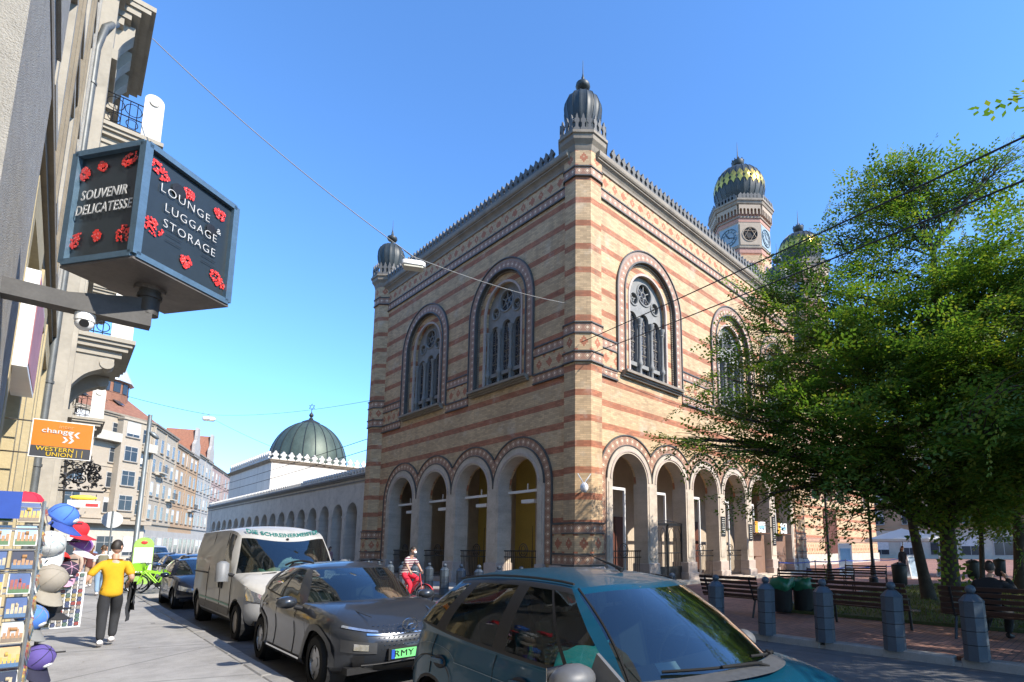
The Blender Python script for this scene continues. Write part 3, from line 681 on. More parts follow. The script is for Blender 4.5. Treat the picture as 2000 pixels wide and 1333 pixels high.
# solid core above the porch so that no light leaks through
b = MB(); b.box(15.15, 35.0, 14.55, 31.3, 7.2, 7.3); b.box(15.15, 35.0, 14.55, 31.3, 17.9, 18.0); b.build('roof', M_CORN, MUS, I4)
b = MB(); b.box(15.14, 15.2, 14.6, 31.3, 7.3, 17.8); b.box(15.2, 35, 14.5, 14.56, 7.3, 17.8); b.build('inner_lining', M_DARKIN, MUS, I4)
b = MB(); b.box(34.9, 35.1, 14.6, 40, ZG, 17.9); b.box(15.3, 35, 31.3, 31.5, ZG, 17.9); b.build('rear_wall', M_BRICK, MUS, I4)
# iron railings inside the arches (things of their own)
def railing(M, c, w2, label, dark=M_IRON):
    r = thing('iron_railing', label, 'railing', M @ T(c, 0.32, 0.3) @ Matrix.Rotation(R(0), 4, 'X'), 'railings in the arches')
    b = MB(); b.box(-w2, w2, 1.28, 1.33, -.02, .02); b.box(-w2, w2, 1.02, 1.06, -.02, .02); b.box(-w2, w2, 0.10, 0.14, -.02, .02); b.build('rail', dark, r)
    b = MB(); n = int(2 * w2 / 0.13)
    for i in range(n + 1): x = -w2 + 2 * w2 * i / n; b.cyl((x, 0.0, 0), (x, 1.3, 0), 0.011, n=5)
    b.build('bars', dark, r)['kind'] = 'stuff'
    b = MB(); b.tube([(.28 * math.cos(t * PI / 10), 1.33 + .28 * math.sin(t * PI / 10), 0) for t in range(20)], 0.02, 5, closed=True)
    b.tube([(.14 * math.cos(t * PI / 8), 1.33 + .2 * math.sin(t * PI / 8), 0) for t in range(16)], 0.014, 5, closed=True)
    b.build('ring_ornament', dark, r); b = MB(); b.cyl((-w2 * .45, 0, 0), (-w2 * .45, 2.35, 0), .025, .008, 6); b.build('spike_post', dark, r)
    return r
nm = ['nearest the corner turret', 'second from the corner turret', 'third from the corner turret', 'farthest from the corner turret']
for k, c in enumerate(A_ARCH): railing(PA, c, A_W2, 'black iron railing in the shaded side arch ' + nm[k])
railing(PB, B_ARCH[0], B_W2, 'black iron railing in the sunny front arch beside the corner turret')
railing(PB, B_ARCH[2], B_W2, 'iron railing in the front arch right of the double gate'); railing(PB, B_ARCH[3], B_W2, 'iron railing in the front arch under the tree branches')
# double iron gate in the second front arch
gt = thing('iron_gate', 'tall black double iron gate with pointed loops in front arch', 'gate', PB @ T(B_ARCH[1], 0.30, 0.2))
for s in (-1, 1):
    b = MB(); x0, x1 = (0.02, B_W2) if s > 0 else (-B_W2, -0.02)
    b.box(x0, x0 + .05, 0, 2.5, -.03, .03); b.box(x1 - .05, x1, 0, 2.5, -.03, .03); b.box(x0, x1, 2.45, 2.52, -.03, .03); b.box(x0, x1, 1.2, 1.25, -.02, .02); b.box(x0, x1, 0.0, 0.62, -.012, .012)
    for i in range(1, 8): x = x0 + (x1 - x0) * i / 8; b.cyl((x, .6, 0), (x, 1.9 if i % 2 else 1.25, 0), .011, n=5)
    for q in (0.27, 0.73):
        m = x0 + (x1 - x0) * q; b.tube([(m - .22 * math.cos(PI * t / 10), 1.75 + .6 * math.sin(PI * t / 10), 0) for t in range(11)], .014, 5)
    b.build('gate_leaf', M_IRON, gt)
b = MB(); b.box(-B_W2, B_W2, 2.52, 2.58, -.04, .04); b.tube([(-B_W2 + 2 * B_W2 * t / 12, 2.58 + .1 * math.sin(PI * t / 12), 0) for t in range(13)], .02, 5); b.build('top_rail', M_IRON, gt)
# plaques on the piers, ticket windows with signs
M_PLAQ = mat('black_stone_plaque', (0.02, 0.02, 0.022), 0.25); M_PLTXT = mat('plaque_letter', (0.5, 0.47, 0.4), 0.6)
for i, z0, z1, lb in ((2, 2.35, 3.35, 'black inscribed plaque on the pale pier left of the orange-white signs'), (3, 2.15, 3.05, 'black inscribed plaque on the pale pier beside the first orange-white sign'), (4, 1.9, 3.6, 'tall black inscribed plaque on the pier between the orange-white signs')):
    c = B_ARCH[i] + B_PITCH / 2
    r = thing('wall_plaque', lb, 'plaque', PB @ T(c, z0, -0.135)); b = MB(); b.box(-.2, .2, 0, z1 - z0, -.03, 0.02); b.build('plate', M_PLAQ, r)
    b = MB(); n = int((z1 - z0) / .11)
    for k in range(1, n): w = random.uniform(.09, .16); b.box(-w, w, k * .11, k * .11 + .035, -.034, -.031)
    b.build('lettering', M_PLTXT, r)
M_ORANGE = mat('sign_orange', (0.85, 0.36, 0.04), 0.5); M_SHELF = mat('brown_wood_shelf', (0.12, 0.05, 0.025), 0.6); M_SKYB = mat('sign_blue_band', (0.25, 0.45, 0.65), 0.5)
for i, side in ((4, 'left'), (5, 'right')):
    c = B_ARCH[i] - 0.1
    r = thing('ticket_window', 'brown ticket counter hatch under the %s-hand orange and white sign' % side, 'ticket window', PB @ T(c, 0.3, 0.25))
    b = MB(); b.box(-1.07, 1.07, 0, 2.2, 0, .06); b.build('panel', mat('ticket_hatch_panel', (0.22, 0.13, 0.09), 0.6), r)
    b = MB(); b.box(-1.0, .8, 2.25, 2.3, -.5, .02); b.box(-1.0, -.2, 0.95, 1.0, -.42, .02); b.build('shelf', M_SHELF, r)
    b = MB(); b.tube([(-.9, 2.25, -.4), (-.9, 1.9, -.1), (-.9, 1.5, 0)], .03, 6); b.tube([(-.9, .95, -.36), (-.9, .7, -.1), (-.9, .5, 0)], .03, 6); b.build('bracket', M_SHELF, r)
    s = thing('ticket_sign', 'white sign with orange end standing on the %s ticket shelf' % side, 'sign', PB @ T(c - .25, 2.62, -.1))
    b = MB(); b.box(-.55, .75, 0, .62, -.03, .03); b.build('board', M_WHITE, s); b = MB(); b.box(-.55, -.18, 0, .62, -.034, -.031); b.build('orange_end', M_ORANGE, s); b = MB(); b.box(-.1, .65, .22, .4, -.034, -.031); b.build('print', M_SKYB, s)
# security cameras on the turret
r = thing('security_camera', 'white security camera cluster on the corner turret', 'camera', T(14.62, 13.98, 3.95))
b = MB(); b.cyl((0, 0, 0), (-.5, -.5, .15), .035, n=6); b.cyl((-.5, -.5, .15), (-.62, -.3, .55), .02, n=5); b.cyl((-.5, -.5, .15), (-.25, -.62, .55), .02, n=5); b.build('arm', M_WHITE, r)
b = MB(); b.blob((-.5, -.52, .02), .16, .16, .19); b.build('camera_dome', M_WHITE, r, None, 40)
# ------------------------------------------------------------------ white arcade wall and the domed temple beyond
ARC = thing('arcade_wall', 'long grey plastered wall with a row of round arches and small battlements', 'wall', T(14.9, 33, ZG))
PC = planeA(14.9); cs = [35.62 + 2.35 * k for k in range(17)]
b = MB(); b.plate(rect(32.3, 76.0, ZG, 6.3), [arch(c, 0.86, ZG + .02, 3.9, 12) for c in cs], 0.0, 0.9); b.build('wall', M_GSTONE, ARC, PC)
b = MB()
for z0, z1, p in ((6.05, 6.14, .06), (6.3, 6.42, .12), (6.42, 6.55, .2)): b.box(32.3, 76.2, z0, z1, -p, .95)
b.build('cornice', mat('dark_cornice', (0.20, 0.19, 0.175), 0.8, stain=.4), ARC, PC)
mm = merlon_mesh(0.42, 0.42, 0.16, M_WSTONE); b = MB()
o = [(v.co.x, v.co.y) for v in mm.vertices][:17]
for k in range(94): b.plate(o, [], -.16, 0.0, T(32.7 + .46 * k, 6.55, 0))
b.build('battlements', M_WSTONE, ARC, PC)['kind'] = 'stuff'
for i, c in enumerate(cs[:16]):
    b = MB(); a = c + 1.175; b.box(a - .2, a + .2, .14, 3.75, -.03, 0.0); b.box(a - .34, a + .34, 3.75, 3.9, -.05, .92); b.build('pier_face', M_GSTONE, ARC, PC)
b = MB(); b.box(17.6, 17.8, 32.4, 76, ZG, 6.2); b.box(15.7, 17.6, 32.4, 76, 5.6, 5.8); b.build('rear_wall', M_GSTONE, ARC, I4)
b = MB(); b.box(14.86, 15.5, 74.5, 76.4, ZG, 7.1); b.build('end_pier', M_GSTONE, ARC, I4)
TEM = thing('domed_temple', 'white box-shaped temple with battlements and a large green ribbed dome', 'temple', T(18, 64.8, ZG))
b = MB(); b.box(18, 33, 64.8, 82, ZG, 11.1); b.build('wall', M_WSTONE, TEM, I4)
b = MB()
for z0, z1, p in ((11.1, 11.22, .1), (11.22, 11.36, .2), (11.36, 11.457, .3)): b.box(18 - p, 33 + p, 64.8 - p, 82 + p, z0, z1 + .003)
b.build('cornice', M_CORN, TEM, I4)
me = merlon_mesh(0.78, 0.98, 0.25, M_WSTONE); TI = WM(TEM).inverted()
for k in range(18): inst('merlon', me, TEM, TI @ planeB(64.75) @ T(18.3 + .82 * k, 11.46, 0))
for k in range(20): inst('merlon', me, TEM, TI @ planeA(17.95) @ T(65.7 + .82 * k, 11.46, 0))
DC = (24.9, 74.2); pr = [(4.65 * math.cos(t), 12.3 + 6.0 * math.sin(t)) for t in [PI / 2 * i / 14 for i in range(14)]] + [(0.35, 18.35)]
pr = [(4.7, 11.3)] + pr
b = MB(); b.lathe(pr, 72, (*DC, 0)); b.build('dome', M_GREEN, TEM, I4, 40); seams(*DC, pr, 20, .055, TEM, M_SEAM, 'dome_rib')
b = MB(); b.lathe([(1.3, 17.95), (1.1, 18.3), (.5, 18.6), (.2, 18.75)], 20, (*DC, 0)); b.build('dome_cap', M_SEAM, TEM, I4, 40)
b = MB(); b.lathe([(.12, 18.5), (.28, 18.8), (.12, 19.0), (.3, 19.25), (.22, 19.5), (.1, 19.6), (.05, 19.8), (.04, 20.1)], 12, (*DC, 0))
for r in (0, PI):   # six-pointed star
    q = [(.42 * math.sin(r + k * 2 * PI / 3), 20.45 + .42 * math.cos(r + k * 2 * PI / 3)) for k in range(3)]
    b.tube([(DC[0] + .7 * x, DC[1] - .7 * x, z) for x, z in q], .05, 5, closed=True)
b.build('star_finial', M_COPPER, TEM, I4)
# ------------------------------------------------------------------ main synagogue body with the two clock towers, behind the trees
SYN = thing('twin_tower_synagogue', 'tall striped brick synagogue with two onion-domed towers, behind the trees', 'synagogue', T(41, 19.5, ZG))
PD = planeB(19.5)
b = MB(); b.plate(rect(41, 73, ZG, 20.5), [arch(c, 1.1, 6.5, 11.0, 12) for c in (44.5, 53.5, 57, 60.5, 69.5)], 0, .6); b.build('brick_wall', M_BRICK, SYN, PD)
b = MB(); b.plate(rect(19.5, 60, ZG, 20.5), [], 0, .5); b.build('brick_wall', M_BRICK, SYN, planeA(41))
b = MB(); b.box(41.4, 73, 20.2, 60, 20.0, 20.4); b.box(42, 73, 20.3, 20.4, ZG, 20); b.build('roof', M_DARKIN, SYN, I4)
for z0, z1, m, nm in ((2.3, 2.7, M_DOTS, 'rosette_course'), (1.2, 2.25, M_DIA, 'diamond_course'), (11.9, 12.3, M_DOTS, 'rosette_course'), (19.2, 19.9, M_DIA, 'diamond_course')):
    b = MB(); b.box(41, 73, z0, z1, -.05, .02); b.uv = [[(b.v[i][0], b.v[i][1] - z0) for i in f] for f in b.f]; b.build(nm, m, SYN, PD)
b = MB(); b.box(40.9, 73.1, ZG, 1.15, -.15, .02); b.build('plinth', M_STONE, SYN, PD)
for c in (44.5, 53.5, 57, 60.5, 69.5):
    b = MB(); I, O = ring(c, 11.0, 1.1, 1.5, -9, 9, -.06, 20, 6.4, 6.4); solid_strip(b, I, O, .1); b.build('rosette_arch', M_DOTS, SYN, PD)
    b = MB(); b.plate(arch(c, 1.1, 6.5, 11.0, 12), [], .4, .45); b.build('glazing', M_LEAD, SYN, PD)
b = MB(); b.box(55.2, 58.8, ZG, 5.6, -.1, .1); b.build('portal', M_DOOR, SYN, PD)
M_TPANEL = mat('tower_panel_stone', (0.37, 0.285, 0.20), 0.7, var=0.15, scale=3)
M_CLOCK = mat('clock_face_blue', (0.26, 0.33, 0.36), 0.5, var=0.15, scale=4)
M_PINK = mat('pink_brick_course', (0.42, 0.22, 0.16), 0.8, var=0.2, scale=5)
def tower(cx, cy):
    r = 2.62
    tw = oct_prof([(r, ZG), (r, 30.6)], M_BRICKT, 'tower', cx, cy, SYN)
    for z0, z1, dr, m, nm in ((30.6, 31.1, .03, M_PINK, 'pink_course'), (31.1, 31.25, .12, M_CORN, 'ledge'), (31.25, 33.9, 0.0, M_TPANEL, 'clock_stage'), (33.9, 34.3, .03, M_PINK, 'pink_course'), (34.3, 34.45, .12, M_CORN, 'ledge'), (34.45, 35.6, .02, M_PINK, 'arcaded_stage')):
        oct_prof([(r + dr, z0), (r + dr, z1)], m, nm, cx, cy, tw)
    oct_prof([(r + .1, 35.55), (r + .35, 35.7), (r + .42, 35.95), (r + .5, 36.0), (r + .5, 36.2), (r + .2, 36.3)], M_CORN, 'cornice', cx, cy, tw)
    for i in range(8):
        t = i * PI / 4; M = T(cx, cy, 0) @ RZ(t) @ T(r, 0, 0) @ Matrix(((0, 0, -1, 0), (1, 0, 0, 0), (0, 1, 0, 0), (0, 0, 0, 1)))     # a along the face, b up, d inwards
        # bracket arches
        b = MB(); n = 6; L = 2 * r * math.tan(PI / 8); w = L / n
        for k in range(n): b.plate([(-L / 2 + k * w, 34.6), (-L / 2 + k * w, 35.6), (-L / 2 + (k + 1) * w, 35.6), (-L / 2 + (k + 1) * w, 34.6), (-L / 2 + (k + .82) * w, 34.6)] + [(-L / 2 + (k + .5) * w + .32 * w * math.cos(a * PI / 6), 35.1 + .32 * w * math.sin(a * PI / 6)) for a in range(7)] + [(-L / 2 + (k + .18) * w, 34.6)], [], -.3, -.02)
        b.build('bracket_frieze', M_TPANEL, tw, M)
        b = MB()
        for k in range(n): b.plate([(x * 2.6, y * .9) for x, y in ((-.1, 0), (.1, 0), (.1, .35), (.06, .5), (0, .7), (-.06, .5), (-.1, .35))], [], -.44, -.34, T(-L / 2 + (k + .5) * w, 36.2, 0))
        b.build('battlements', M_MERL, tw, M)['kind'] = 'stuff'
        if i % 2 == 0:    # clock faces
            b = MB(); b.plate(rect(-1.0, 1.0, 31.45, 33.7), [], -.05, 0.0); b.build('clock_panel', M_CLOCK, tw, M)
            b = MB(); b.tube([(.88 * math.cos(q * PI / 16), 32.58 + .88 * math.sin(q * PI / 16), -.08) for q in range(32)], .045, 5, closed=True); b.tube([(.58 * math.cos(q * PI / 16), 32.58 + .58 * math.sin(q * PI / 16), -.08) for q in range(32)], .02, 5, closed=True)
            for q in range(12): a = q * PI / 6; b.box(-.03, .03, .62, .8, -.08, -.05, M=T(0, 32.58, 0) @ RZ(a))
            b.build('clock_ring', mat('clock_ring_dark', (0.05, 0.10, 0.13), .4), tw, M)
            b = MB(); b.box(-.045, .045, -.1, .5, -.11, -.09, M=T(0, 32.58, 0) @ RZ(R(35))); b.box(-.03, .03, -.12, .74, -.115, -.095, M=T(0, 32.58, 0) @ RZ(R(-110))); b.build('clock_hands', M_IRON, tw, M)
        else:             # rose with a six-pointed star
            b = MB(); b.plate(rect(-1.0, 1.0, 31.45, 33.7), [circ(0, 32.58, .74, 24)], -.06, 0.02); b.build('rose_panel', M_TPANEL, tw, M)
            b = MB(); b.plate(circ(0, 32.58, .8, 20), [], -.012, 0.0); b.build('rose_back', M_DARKIN, tw, M)
            b = MB()
            for q in (0, PI): b.tube([(.70 * math.sin(q + k * 2 * PI / 3), 32.58 + .70 * math.cos(q + k * 2 * PI / 3), -.05) for k in range(3)], .05, 5, closed=True)
            b.tube([(.76 * math.cos(q * PI / 14), 32.58 + .76 * math.sin(q * PI / 14), -.07) for q in range(28)], .05, 5, closed=True); b.build('star', M_TPANEL, tw, M)
        b = MB(); I, O = ring(0, 29.0, .55, .8, -9, 9, -.06, 14, 26, 26); solid_strip(b, I, O, .02); b.build('rosette_arch', M_DOTS, tw, M); b = MB(); b.plate(arch(0, .55, 26, 29, 10), [], -.02, 0.0); b.build('glazing', M_LEAD, tw, M)
    pr = [(1.75, 36.2), (1.72, 36.5), (2.0, 37.0), (2.38, 37.8), (2.58, 38.6), (2.6, 39.1), (2.5, 39.8), (2.2, 40.5), (1.7, 41.05), (1.0, 41.4), (.3, 41.55)]
    b = MB(); b.lathe(pr, 72, (cx, cy, 0), 24, .03); b.build('onion_dome', M_COPPER, tw, I4, 50); seams(cx, cy, pr, 24, .03, tw, M_SEAM)
    b = MB()       # gilded leaf band round the widest part
    for i in range(24):
        t = 2 * PI * i / 24; L = []
        for (dx, z) in ((0, 38.5), (.14, 38.8), (.31, 38.95), (.2, 39.2), (.335, 39.45), (.18, 39.75), (0, 40.1), (-.18, 39.75), (-.335, 39.45), (-.2, 39.2), (-.31, 38.95), (-.14, 38.8)):
            rr = np.interp(z, [p[1] for p in pr], [p[0] for p in pr]) + .035; a = t + dx / rr; L.append((cx + rr * math.cos(a), cy + rr * math.sin(a), z))
        zc = 39.3; rr = np.interp(zc, [p[1] for p in pr], [p[0] for p in pr]) + .09; c0 = (cx + rr * math.cos(t), cy + rr * math.sin(t), zc)
        b.add(L + [c0], [(k, (k + 1) % 12, 12) for k in range(12)])
    b.build('gilded_band', M_GOLD, tw, I4)
    b = MB(); b.lathe([(.3, 41.45), (.35, 41.6), (.16, 41.7), (.14, 41.8), (.5, 41.95), (.64, 42.2), (.66, 42.5), (.5, 42.55), (.2, 42.65), (.1, 42.9), (.05, 43.4), (.015, 44.9)], 16, (cx, cy, 0)); b.build('finial', M_COPPER, tw, I4, 40)
    b = MB()
    for i in range(10): t = 2 * PI * i / 10; b.blob((cx + .62 * math.cos(t), cy + .62 * math.sin(t), 42.6), .07, .07, .14, 6, 4)
    b.build('finial_crown', M_COPPER, tw, I4)
tower(48.62, 23.68); tower(64.74, 23.69)
# ------------------------------------------------------------------ buildings at the end of the street
M_WGLASS = mat('dark_window_glass', (0.035, 0.045, 0.055), 0.12, var=0.4, scale=0.6)
M_SHUT = mat('pale_roller_blind', (0.62, 0.60, 0.56), 0.7); M_FRAME = mat('white_window_frame', (0.42, 0.40, 0.36), 0.6)
M_TILE = mat('red_roof_tile', (0.24, 0.105, 0.06), 0.8, var=0.35, scale=2.0, bump=0.3, bscale=12); M_TILE2 = mat('orange_roof_tile', (0.27, 0.115, 0.065), 0.8, var=0.25, scale=3.0)
M_ZINC = mat('pale_zinc_roof', (0.50, 0.54, 0.56), 0.45, metal=.3, var=.12, scale=1.5)
def wins(b_root, F, specs, depth=.18, seed=1, bw=.09):
    """windows as parts of a facade: specs (x, z, w, h, style); F maps (a, b, d)"""
    rnd = random.Random(seed)
    for (x, z, w, h, sty) in specs:
        b = MB(); b.plate(rect(x - w / 2 - bw, x + w / 2 + bw, z - bw, z + h + bw), [rect(x - w / 2, x + w / 2, z, z + h)], -.05, .02); b.box(x - .03, x + .03, z, z + h, -.02, .01); b.box(x - w / 2, x + w / 2, z + h * .68, z + h * .68 + .05, -.02, .01)
        o = b.build('window', M_FRAME, b_root, F)
        b = MB(); b.plate(rect(x - w / 2, x + w / 2, z, z + h), [], -.006, .0); b.build('pane', M_WGLASS, o, F)
        if sty != 's':
            b = MB(); b.box(x - w / 2 - .18, x + w / 2 + .18, z - bw - .12, z - bw, -.18, .02); b.build('sill', M_CORN, o, F)
        if rnd.random() < .35:
            k = rnd.uniform(.3, .95); b = MB(); b.plate(rect(x - w / 2, x + w / 2, z + h * (1 - k), z + h), [], -.03, -.008); b.build('blind', M_SHUT, o, F)
def facade_frame(p, q):
    d = (Vector(q) - Vector(p)); L = d.length; d.normalize(); n = Vector((d.y, -d.x, 0)) ; n.z = 0
    # a along p->q, b up, d into the building (away from the side given by n)
    return Matrix(((d.x, 0, -n.x, p[0]), (d.y, 0, -n.y, p[1]), (0, 1, 0, 0), (0, 0, 0, 1))), L
def block(name, label, p, q, h, depth, wallm, rows, cols, w, hh, seed, base=None, z0=5.2, roofm=None, roof_h=4.0, dz=3.6, gable=None, base_m=None, balc=()):
    """house with its front along p->q"""
    F, L = facade_frame(p, q); r = thing(name, label, 'building', F @ T(L / 2, 0, 0) @ Matrix.Rotation(R(-90), 4, 'X'))
    b = MB(); b.box(0, L, 0, h, 0, depth); b.build('wall', wallm, r, F)
    if base_m: b = MB(); b.box(-.05, L + .05, 0, base, -.12, .05); b.build('ground_floor', base_m, r, F)
    b = MB(); b.box(-.2, L + .2, h, h + .25, -.35, depth); b.box(-.1, L + .1, h - .3, h, -.18, .02); b.build('cornice', M_CORN, r, F); b = MB(); b.box(-.05, L + .05, z0 - .9, z0 - .6, -.22, .02); b.build('string_course', wallm, r, F)
    for jz in range(1, rows): b = MB(); b.box(0, L, z0 + dz * jz - .75, z0 + dz * jz - .6, -.09, .02); b.build('string_course', wallm, r, F)
    for xq in (0.0, .5, 1.0): b = MB(); b.box(L * xq - .28, L * xq + .28, z0 - .6, h - .3, -.11, .02); b.build('pilaster', wallm, r, F)
    sp = []
    for j in range(rows):
        for i in range(cols): sp.append((L * (i + .5) / cols, z0 + dz * j, w, hh, 'x'))
    wins(r, F, sp, seed=seed)
    sp = [(L * (i + .5) / cols, .7, min(2.2, L / cols * .7), 2.6, 's') for i in range(cols)]; wins(r, F @ T(0, 0, -.14), sp, seed=seed + 9)
    if roofm:
        b = MB(); b.add([(0, h + .25, -.3), (L, h + .25, -.3), (L, h + roof_h, depth * .45), (0, h + roof_h, depth * .45), (0, h + .25, depth), (L, h + .25, depth)], [(0, 1, 2, 3), (3, 2, 5, 4), (0, 3, 4), (1, 5, 2)]); b.build('roof', roofm, r, F)
    if gable:
        gx, gw, gh, gm = gable
        b = MB(); b.plate([(gx - gw, h - .2), (gx + gw, h - .2), (gx + gw, h + gh * .4), (gx + gw * .5, h + gh * .55), (gx + gw * .35, h + gh), (gx - gw * .35, h + gh), (gx - gw * .5, h + gh * .55), (gx - gw, h + gh * .4)], [], -.3, .2); g = b.build('gable', gm, r, F)
        b = MB(); b.add([(gx - gw, h + .3, .2), (gx + gw, h + .3, .2), (gx, h + gh * .95, .2), (gx - gw, h + .3, 5), (gx + gw, h + .3, 5), (gx, h + gh * .95, 5)], [(0, 2, 5, 3), (1, 4, 5, 2)]); b.build('gable_roof', M_TILE2, r, F)
    for (x, z, bw_, m) in balc:
        b = MB(); b.box(x - bw_, x + bw_, z - .2, z, -1.0, .02); b.box(x - bw_, x + bw_, z - .45, z - .2, -.6, .02); o = b.build('balcony', m, r, F)
        b = MB(); b.box(x - bw_, x + bw_, z + .95, z + 1.0, -1.0, -.95)
        for k in range(int(bw_ * 2 / .18) + 1): b.cyl((x - bw_ + k * .18, z, -.97), (x - bw_ + k * .18, z + .96, -.97), .012, n=4)
        b.build('balcony_railing', M_IRON, o, F)
    return r, F, L
M_CREAM = mat('cream_render', (0.40, 0.335, 0.25), 0.85, var=.08, scale=.4, stain=.2); M_PEACH = mat('peach_render', (0.40, 0.265, 0.155), 0.85, var=.1, scale=.4, stain=.2)
M_GREYR = mat('grey_white_render', (0.38, 0.355, 0.32), .85, var=.1, scale=.4, stain=.3); M_ROSE = mat('rose_render', (0.38, 0.27, 0.23), .85, var=.1, scale=.4, stain=.2)
M_STUC = mat('sand_ground_floor', (0.50, 0.45, 0.36), .85, var=.1, stain=.3)
# corner house: front facing us, with projecting bays, red roof, conical zinc cap
c0, c1 = (5.0, 96.2, 0), (12.0, 101.8, 0)
dirv = (Vector(c1) - Vector(c0)).normalized(); cL = Vector(c0) - dirv * 14
r, F, L = block('corner_house', 'cream corner apartment house with red roof and pale conical cap at street end', tuple(cL), c1, 20.3, 16, M_CREAM, 4, 6, 1.35, 2.0, 3, 4.4, 6.6, M_TILE, 5.5, 3.5, None, M_STUC)
for x0, x1 in ((9.6, 13.4), (17.2, 20.4)):
    b = MB(); b.box(x0, x1, 6.0, 19.8, -.9, .02); b.box(x0 - .15, x1 + .15, 19.8, 20.1, -1.1, .02); b.box(x0 + .2, x1 - .2, 5.4, 6.0, -.6, .02); o = b.build('bay', M_CREAM, r, F)
    wins(o, F @ T(0, 0, -.91), [((x0 + x1) / 2, 7.0 + 3.5 * j, 1.9, 2.0, 'x') for j in range(4)], seed=int(x0))
for x0, x1, z in ((13.5, 17.1, 16.6), (20.5, 22.8, 16.0)):
    b = MB(); b.box(x0, x1, z - .25, z, -1.1, .02); b.box(x0, x1, z, z + 1.0, -1.1, -1.02); b.build('balcony', M_STUC, r, F)
b = MB(); b.box(-.1, L + .1, 5.0, 5.5, -1.2, .02); b.build('balcony_ledge', M_CREAM, r, F)
for x in (11, 13.6, 16.2, 18.8):
    b = MB(); z = 22.3; b.add([(x, z, 2.2), (x + 1.0, z, 2.2), (x + 1.0, z + 1.1, 3.7), (x, z + 1.1, 3.7)], [(0, 1, 2, 3)]); b.build('roof_window', M_WGLASS, r, F @ T(0, .12, -.3))
# conical cap over the bend
pc = Vector(c1) - dirv * 3.5 + Vector((-dirv.y, dirv.x, 0)) * 6.5
b = MB(); b.lathe([(3.6, 23.0), (3.6, 26.2)], 16, (pc.x, pc.y, 0)); o = b.build('turret', M_TILE, r, I4)
for k in range(16): t = 2 * PI * (k + .5) / 16; b = MB(); b.box(-.5, .5, 24.4, 25.9, -.04, .03, M=T(pc.x + 3.58 * math.cos(t), pc.y + 3.58 * math.sin(t), 0) @ RZ(t + PI / 2) @ Matrix(((1, 0, 0, 0), (0, 0, 1, 0), (0, 1, 0, 0), (0, 0, 0, 1)))); b.build('turret_window', M_WGLASS, o, I4)
b = MB(); b.lathe([(4.2, 26.1), (4.1, 26.4), (2.2, 30.4), (1.5, 31.2), (.1, 31.7)], 12, (pc.x, pc.y, 0)); b.build('zinc_cap', M_ZINC, r, I4)
b = MB(); b.lathe([(.15, 31.6), (.25, 32), (.05, 32.3), (.03, 33.5)], 8, (pc.x, pc.y, 0)); b.build('finial', M_COPPER, r, I4)
# rounded corner piece then the receding row
row0, row1 = Vector((12.0, 101.8, 0)), Vector((34.94, 160.3, 0)); rd = (row1 - row0).normalized(); RL = (row1 - row0).length
cuts = [0, 13, 29, 42, RL + 6]
specs = [('white_corner_house', 'tall cream house wing with plant-filled balconies beside the corner', M_CREAM, 20.3, 4, 4, 31, M_TILE, None, 4.0, [(4, 13.4, 1.6, M_STUC), (11, 9.8, 1.4, M_STUC)]),
         ('peach_house', 'peach rendered house with orange tiled gable in the receding row', M_PEACH, 19.5, 4, 5, 32, M_TILE, (13.2, 2.2, 5.6, M_GREYR), 4.5, [(13.2, 9.0, 1.6, M_GREYR)]),
         ('grey_white_house', 'grey-white house with second orange gable in the receding row', M_GREYR, 20.3, 4, 4, 33, M_TILE, (10.5, 2.2, 6.0, M_GREYR), 4.5, []),
         ('rose_house', 'pale rose house farthest along the receding row beside the temple', M_ROSE, 20.0, 4, 7, 34, M_TILE, None, 4.0, [(20, 9.0, 1.6, M_IRON)])]
for k, (nm_, lb, m, h, rw, cl, sd_, rm, gb, rh_, bal) in enumerate(specs):
    p = row0 + rd * (cuts[k] + .02); q = row0 + rd * (cuts[k + 1] - .02)
    block(nm_, lb, tuple(p), tuple(q), h, 13, m, rw, cl, 1.3, 2.0, sd_, 4.4, 6.2, rm, rh_, 3.5, gb, M_GREYR, bal)
# far right, beyond the plaza trees
block('far_apartment_house', 'beige apartment house far behind the plaza trees at right edge', (92, 30, 0), (104, -30, 0), 19, 14, M_PEACH, 5, 16, 1.3, 2.0, 41, 4.4, 5.4, M_TILE, 4.0, 3.3, None, M_STUC)
# ------------------------------------------------------------------ houses along the left pavement (street frame: x across, y along)
PF = lambda s: FS @ Matrix(((0, 0, -1, s), (1, 0, 0, 0), (0, 1, 0, 0), (0, 0, 0, 1)))      # a along the street, b up, d into the house (towards -s)
M_OCHRE = mat('yellowish_stone', (0.42, 0.345, 0.20), .85, var=.15, scale=1.5, bump=.3, bscale=30, stain=.35)
M_ROUGH = mat('grey_roughcast', (0.33, 0.315, 0.285), .95, var=.2, scale=5, bump=.9, bscale=70)
M_UMBER = mat('grimy_brown_render', (0.22, 0.185, 0.135), .9, var=.2, scale=1.2, bump=.3, stain=.5)
M_LIME = mat('cream_limestone', (0.36, 0.325, 0.265), .85, var=.15, scale=1.0, bump=.2, stain=.4)
M_PIPE = mat('grey_drainpipe', (0.12, 0.125, 0.12), .5, metal=.3, var=.3, scale=4, stain=.4)
H1 = thing('ochre_shop_house', 'ochre stone shop house with brown upper storeys at left edge', 'building', SP(-.75, 14, .12))
P1 = PF(-.75)
b = MB(); b.plate(rect(-3, 18.75, .12, 6.9), [rect(u, u + 1.9, .9, 5.9) for u in (9.4, 12.6, 15.7)], 0, .5); b.build('shop_storey', M_OCHRE, H1, P1)
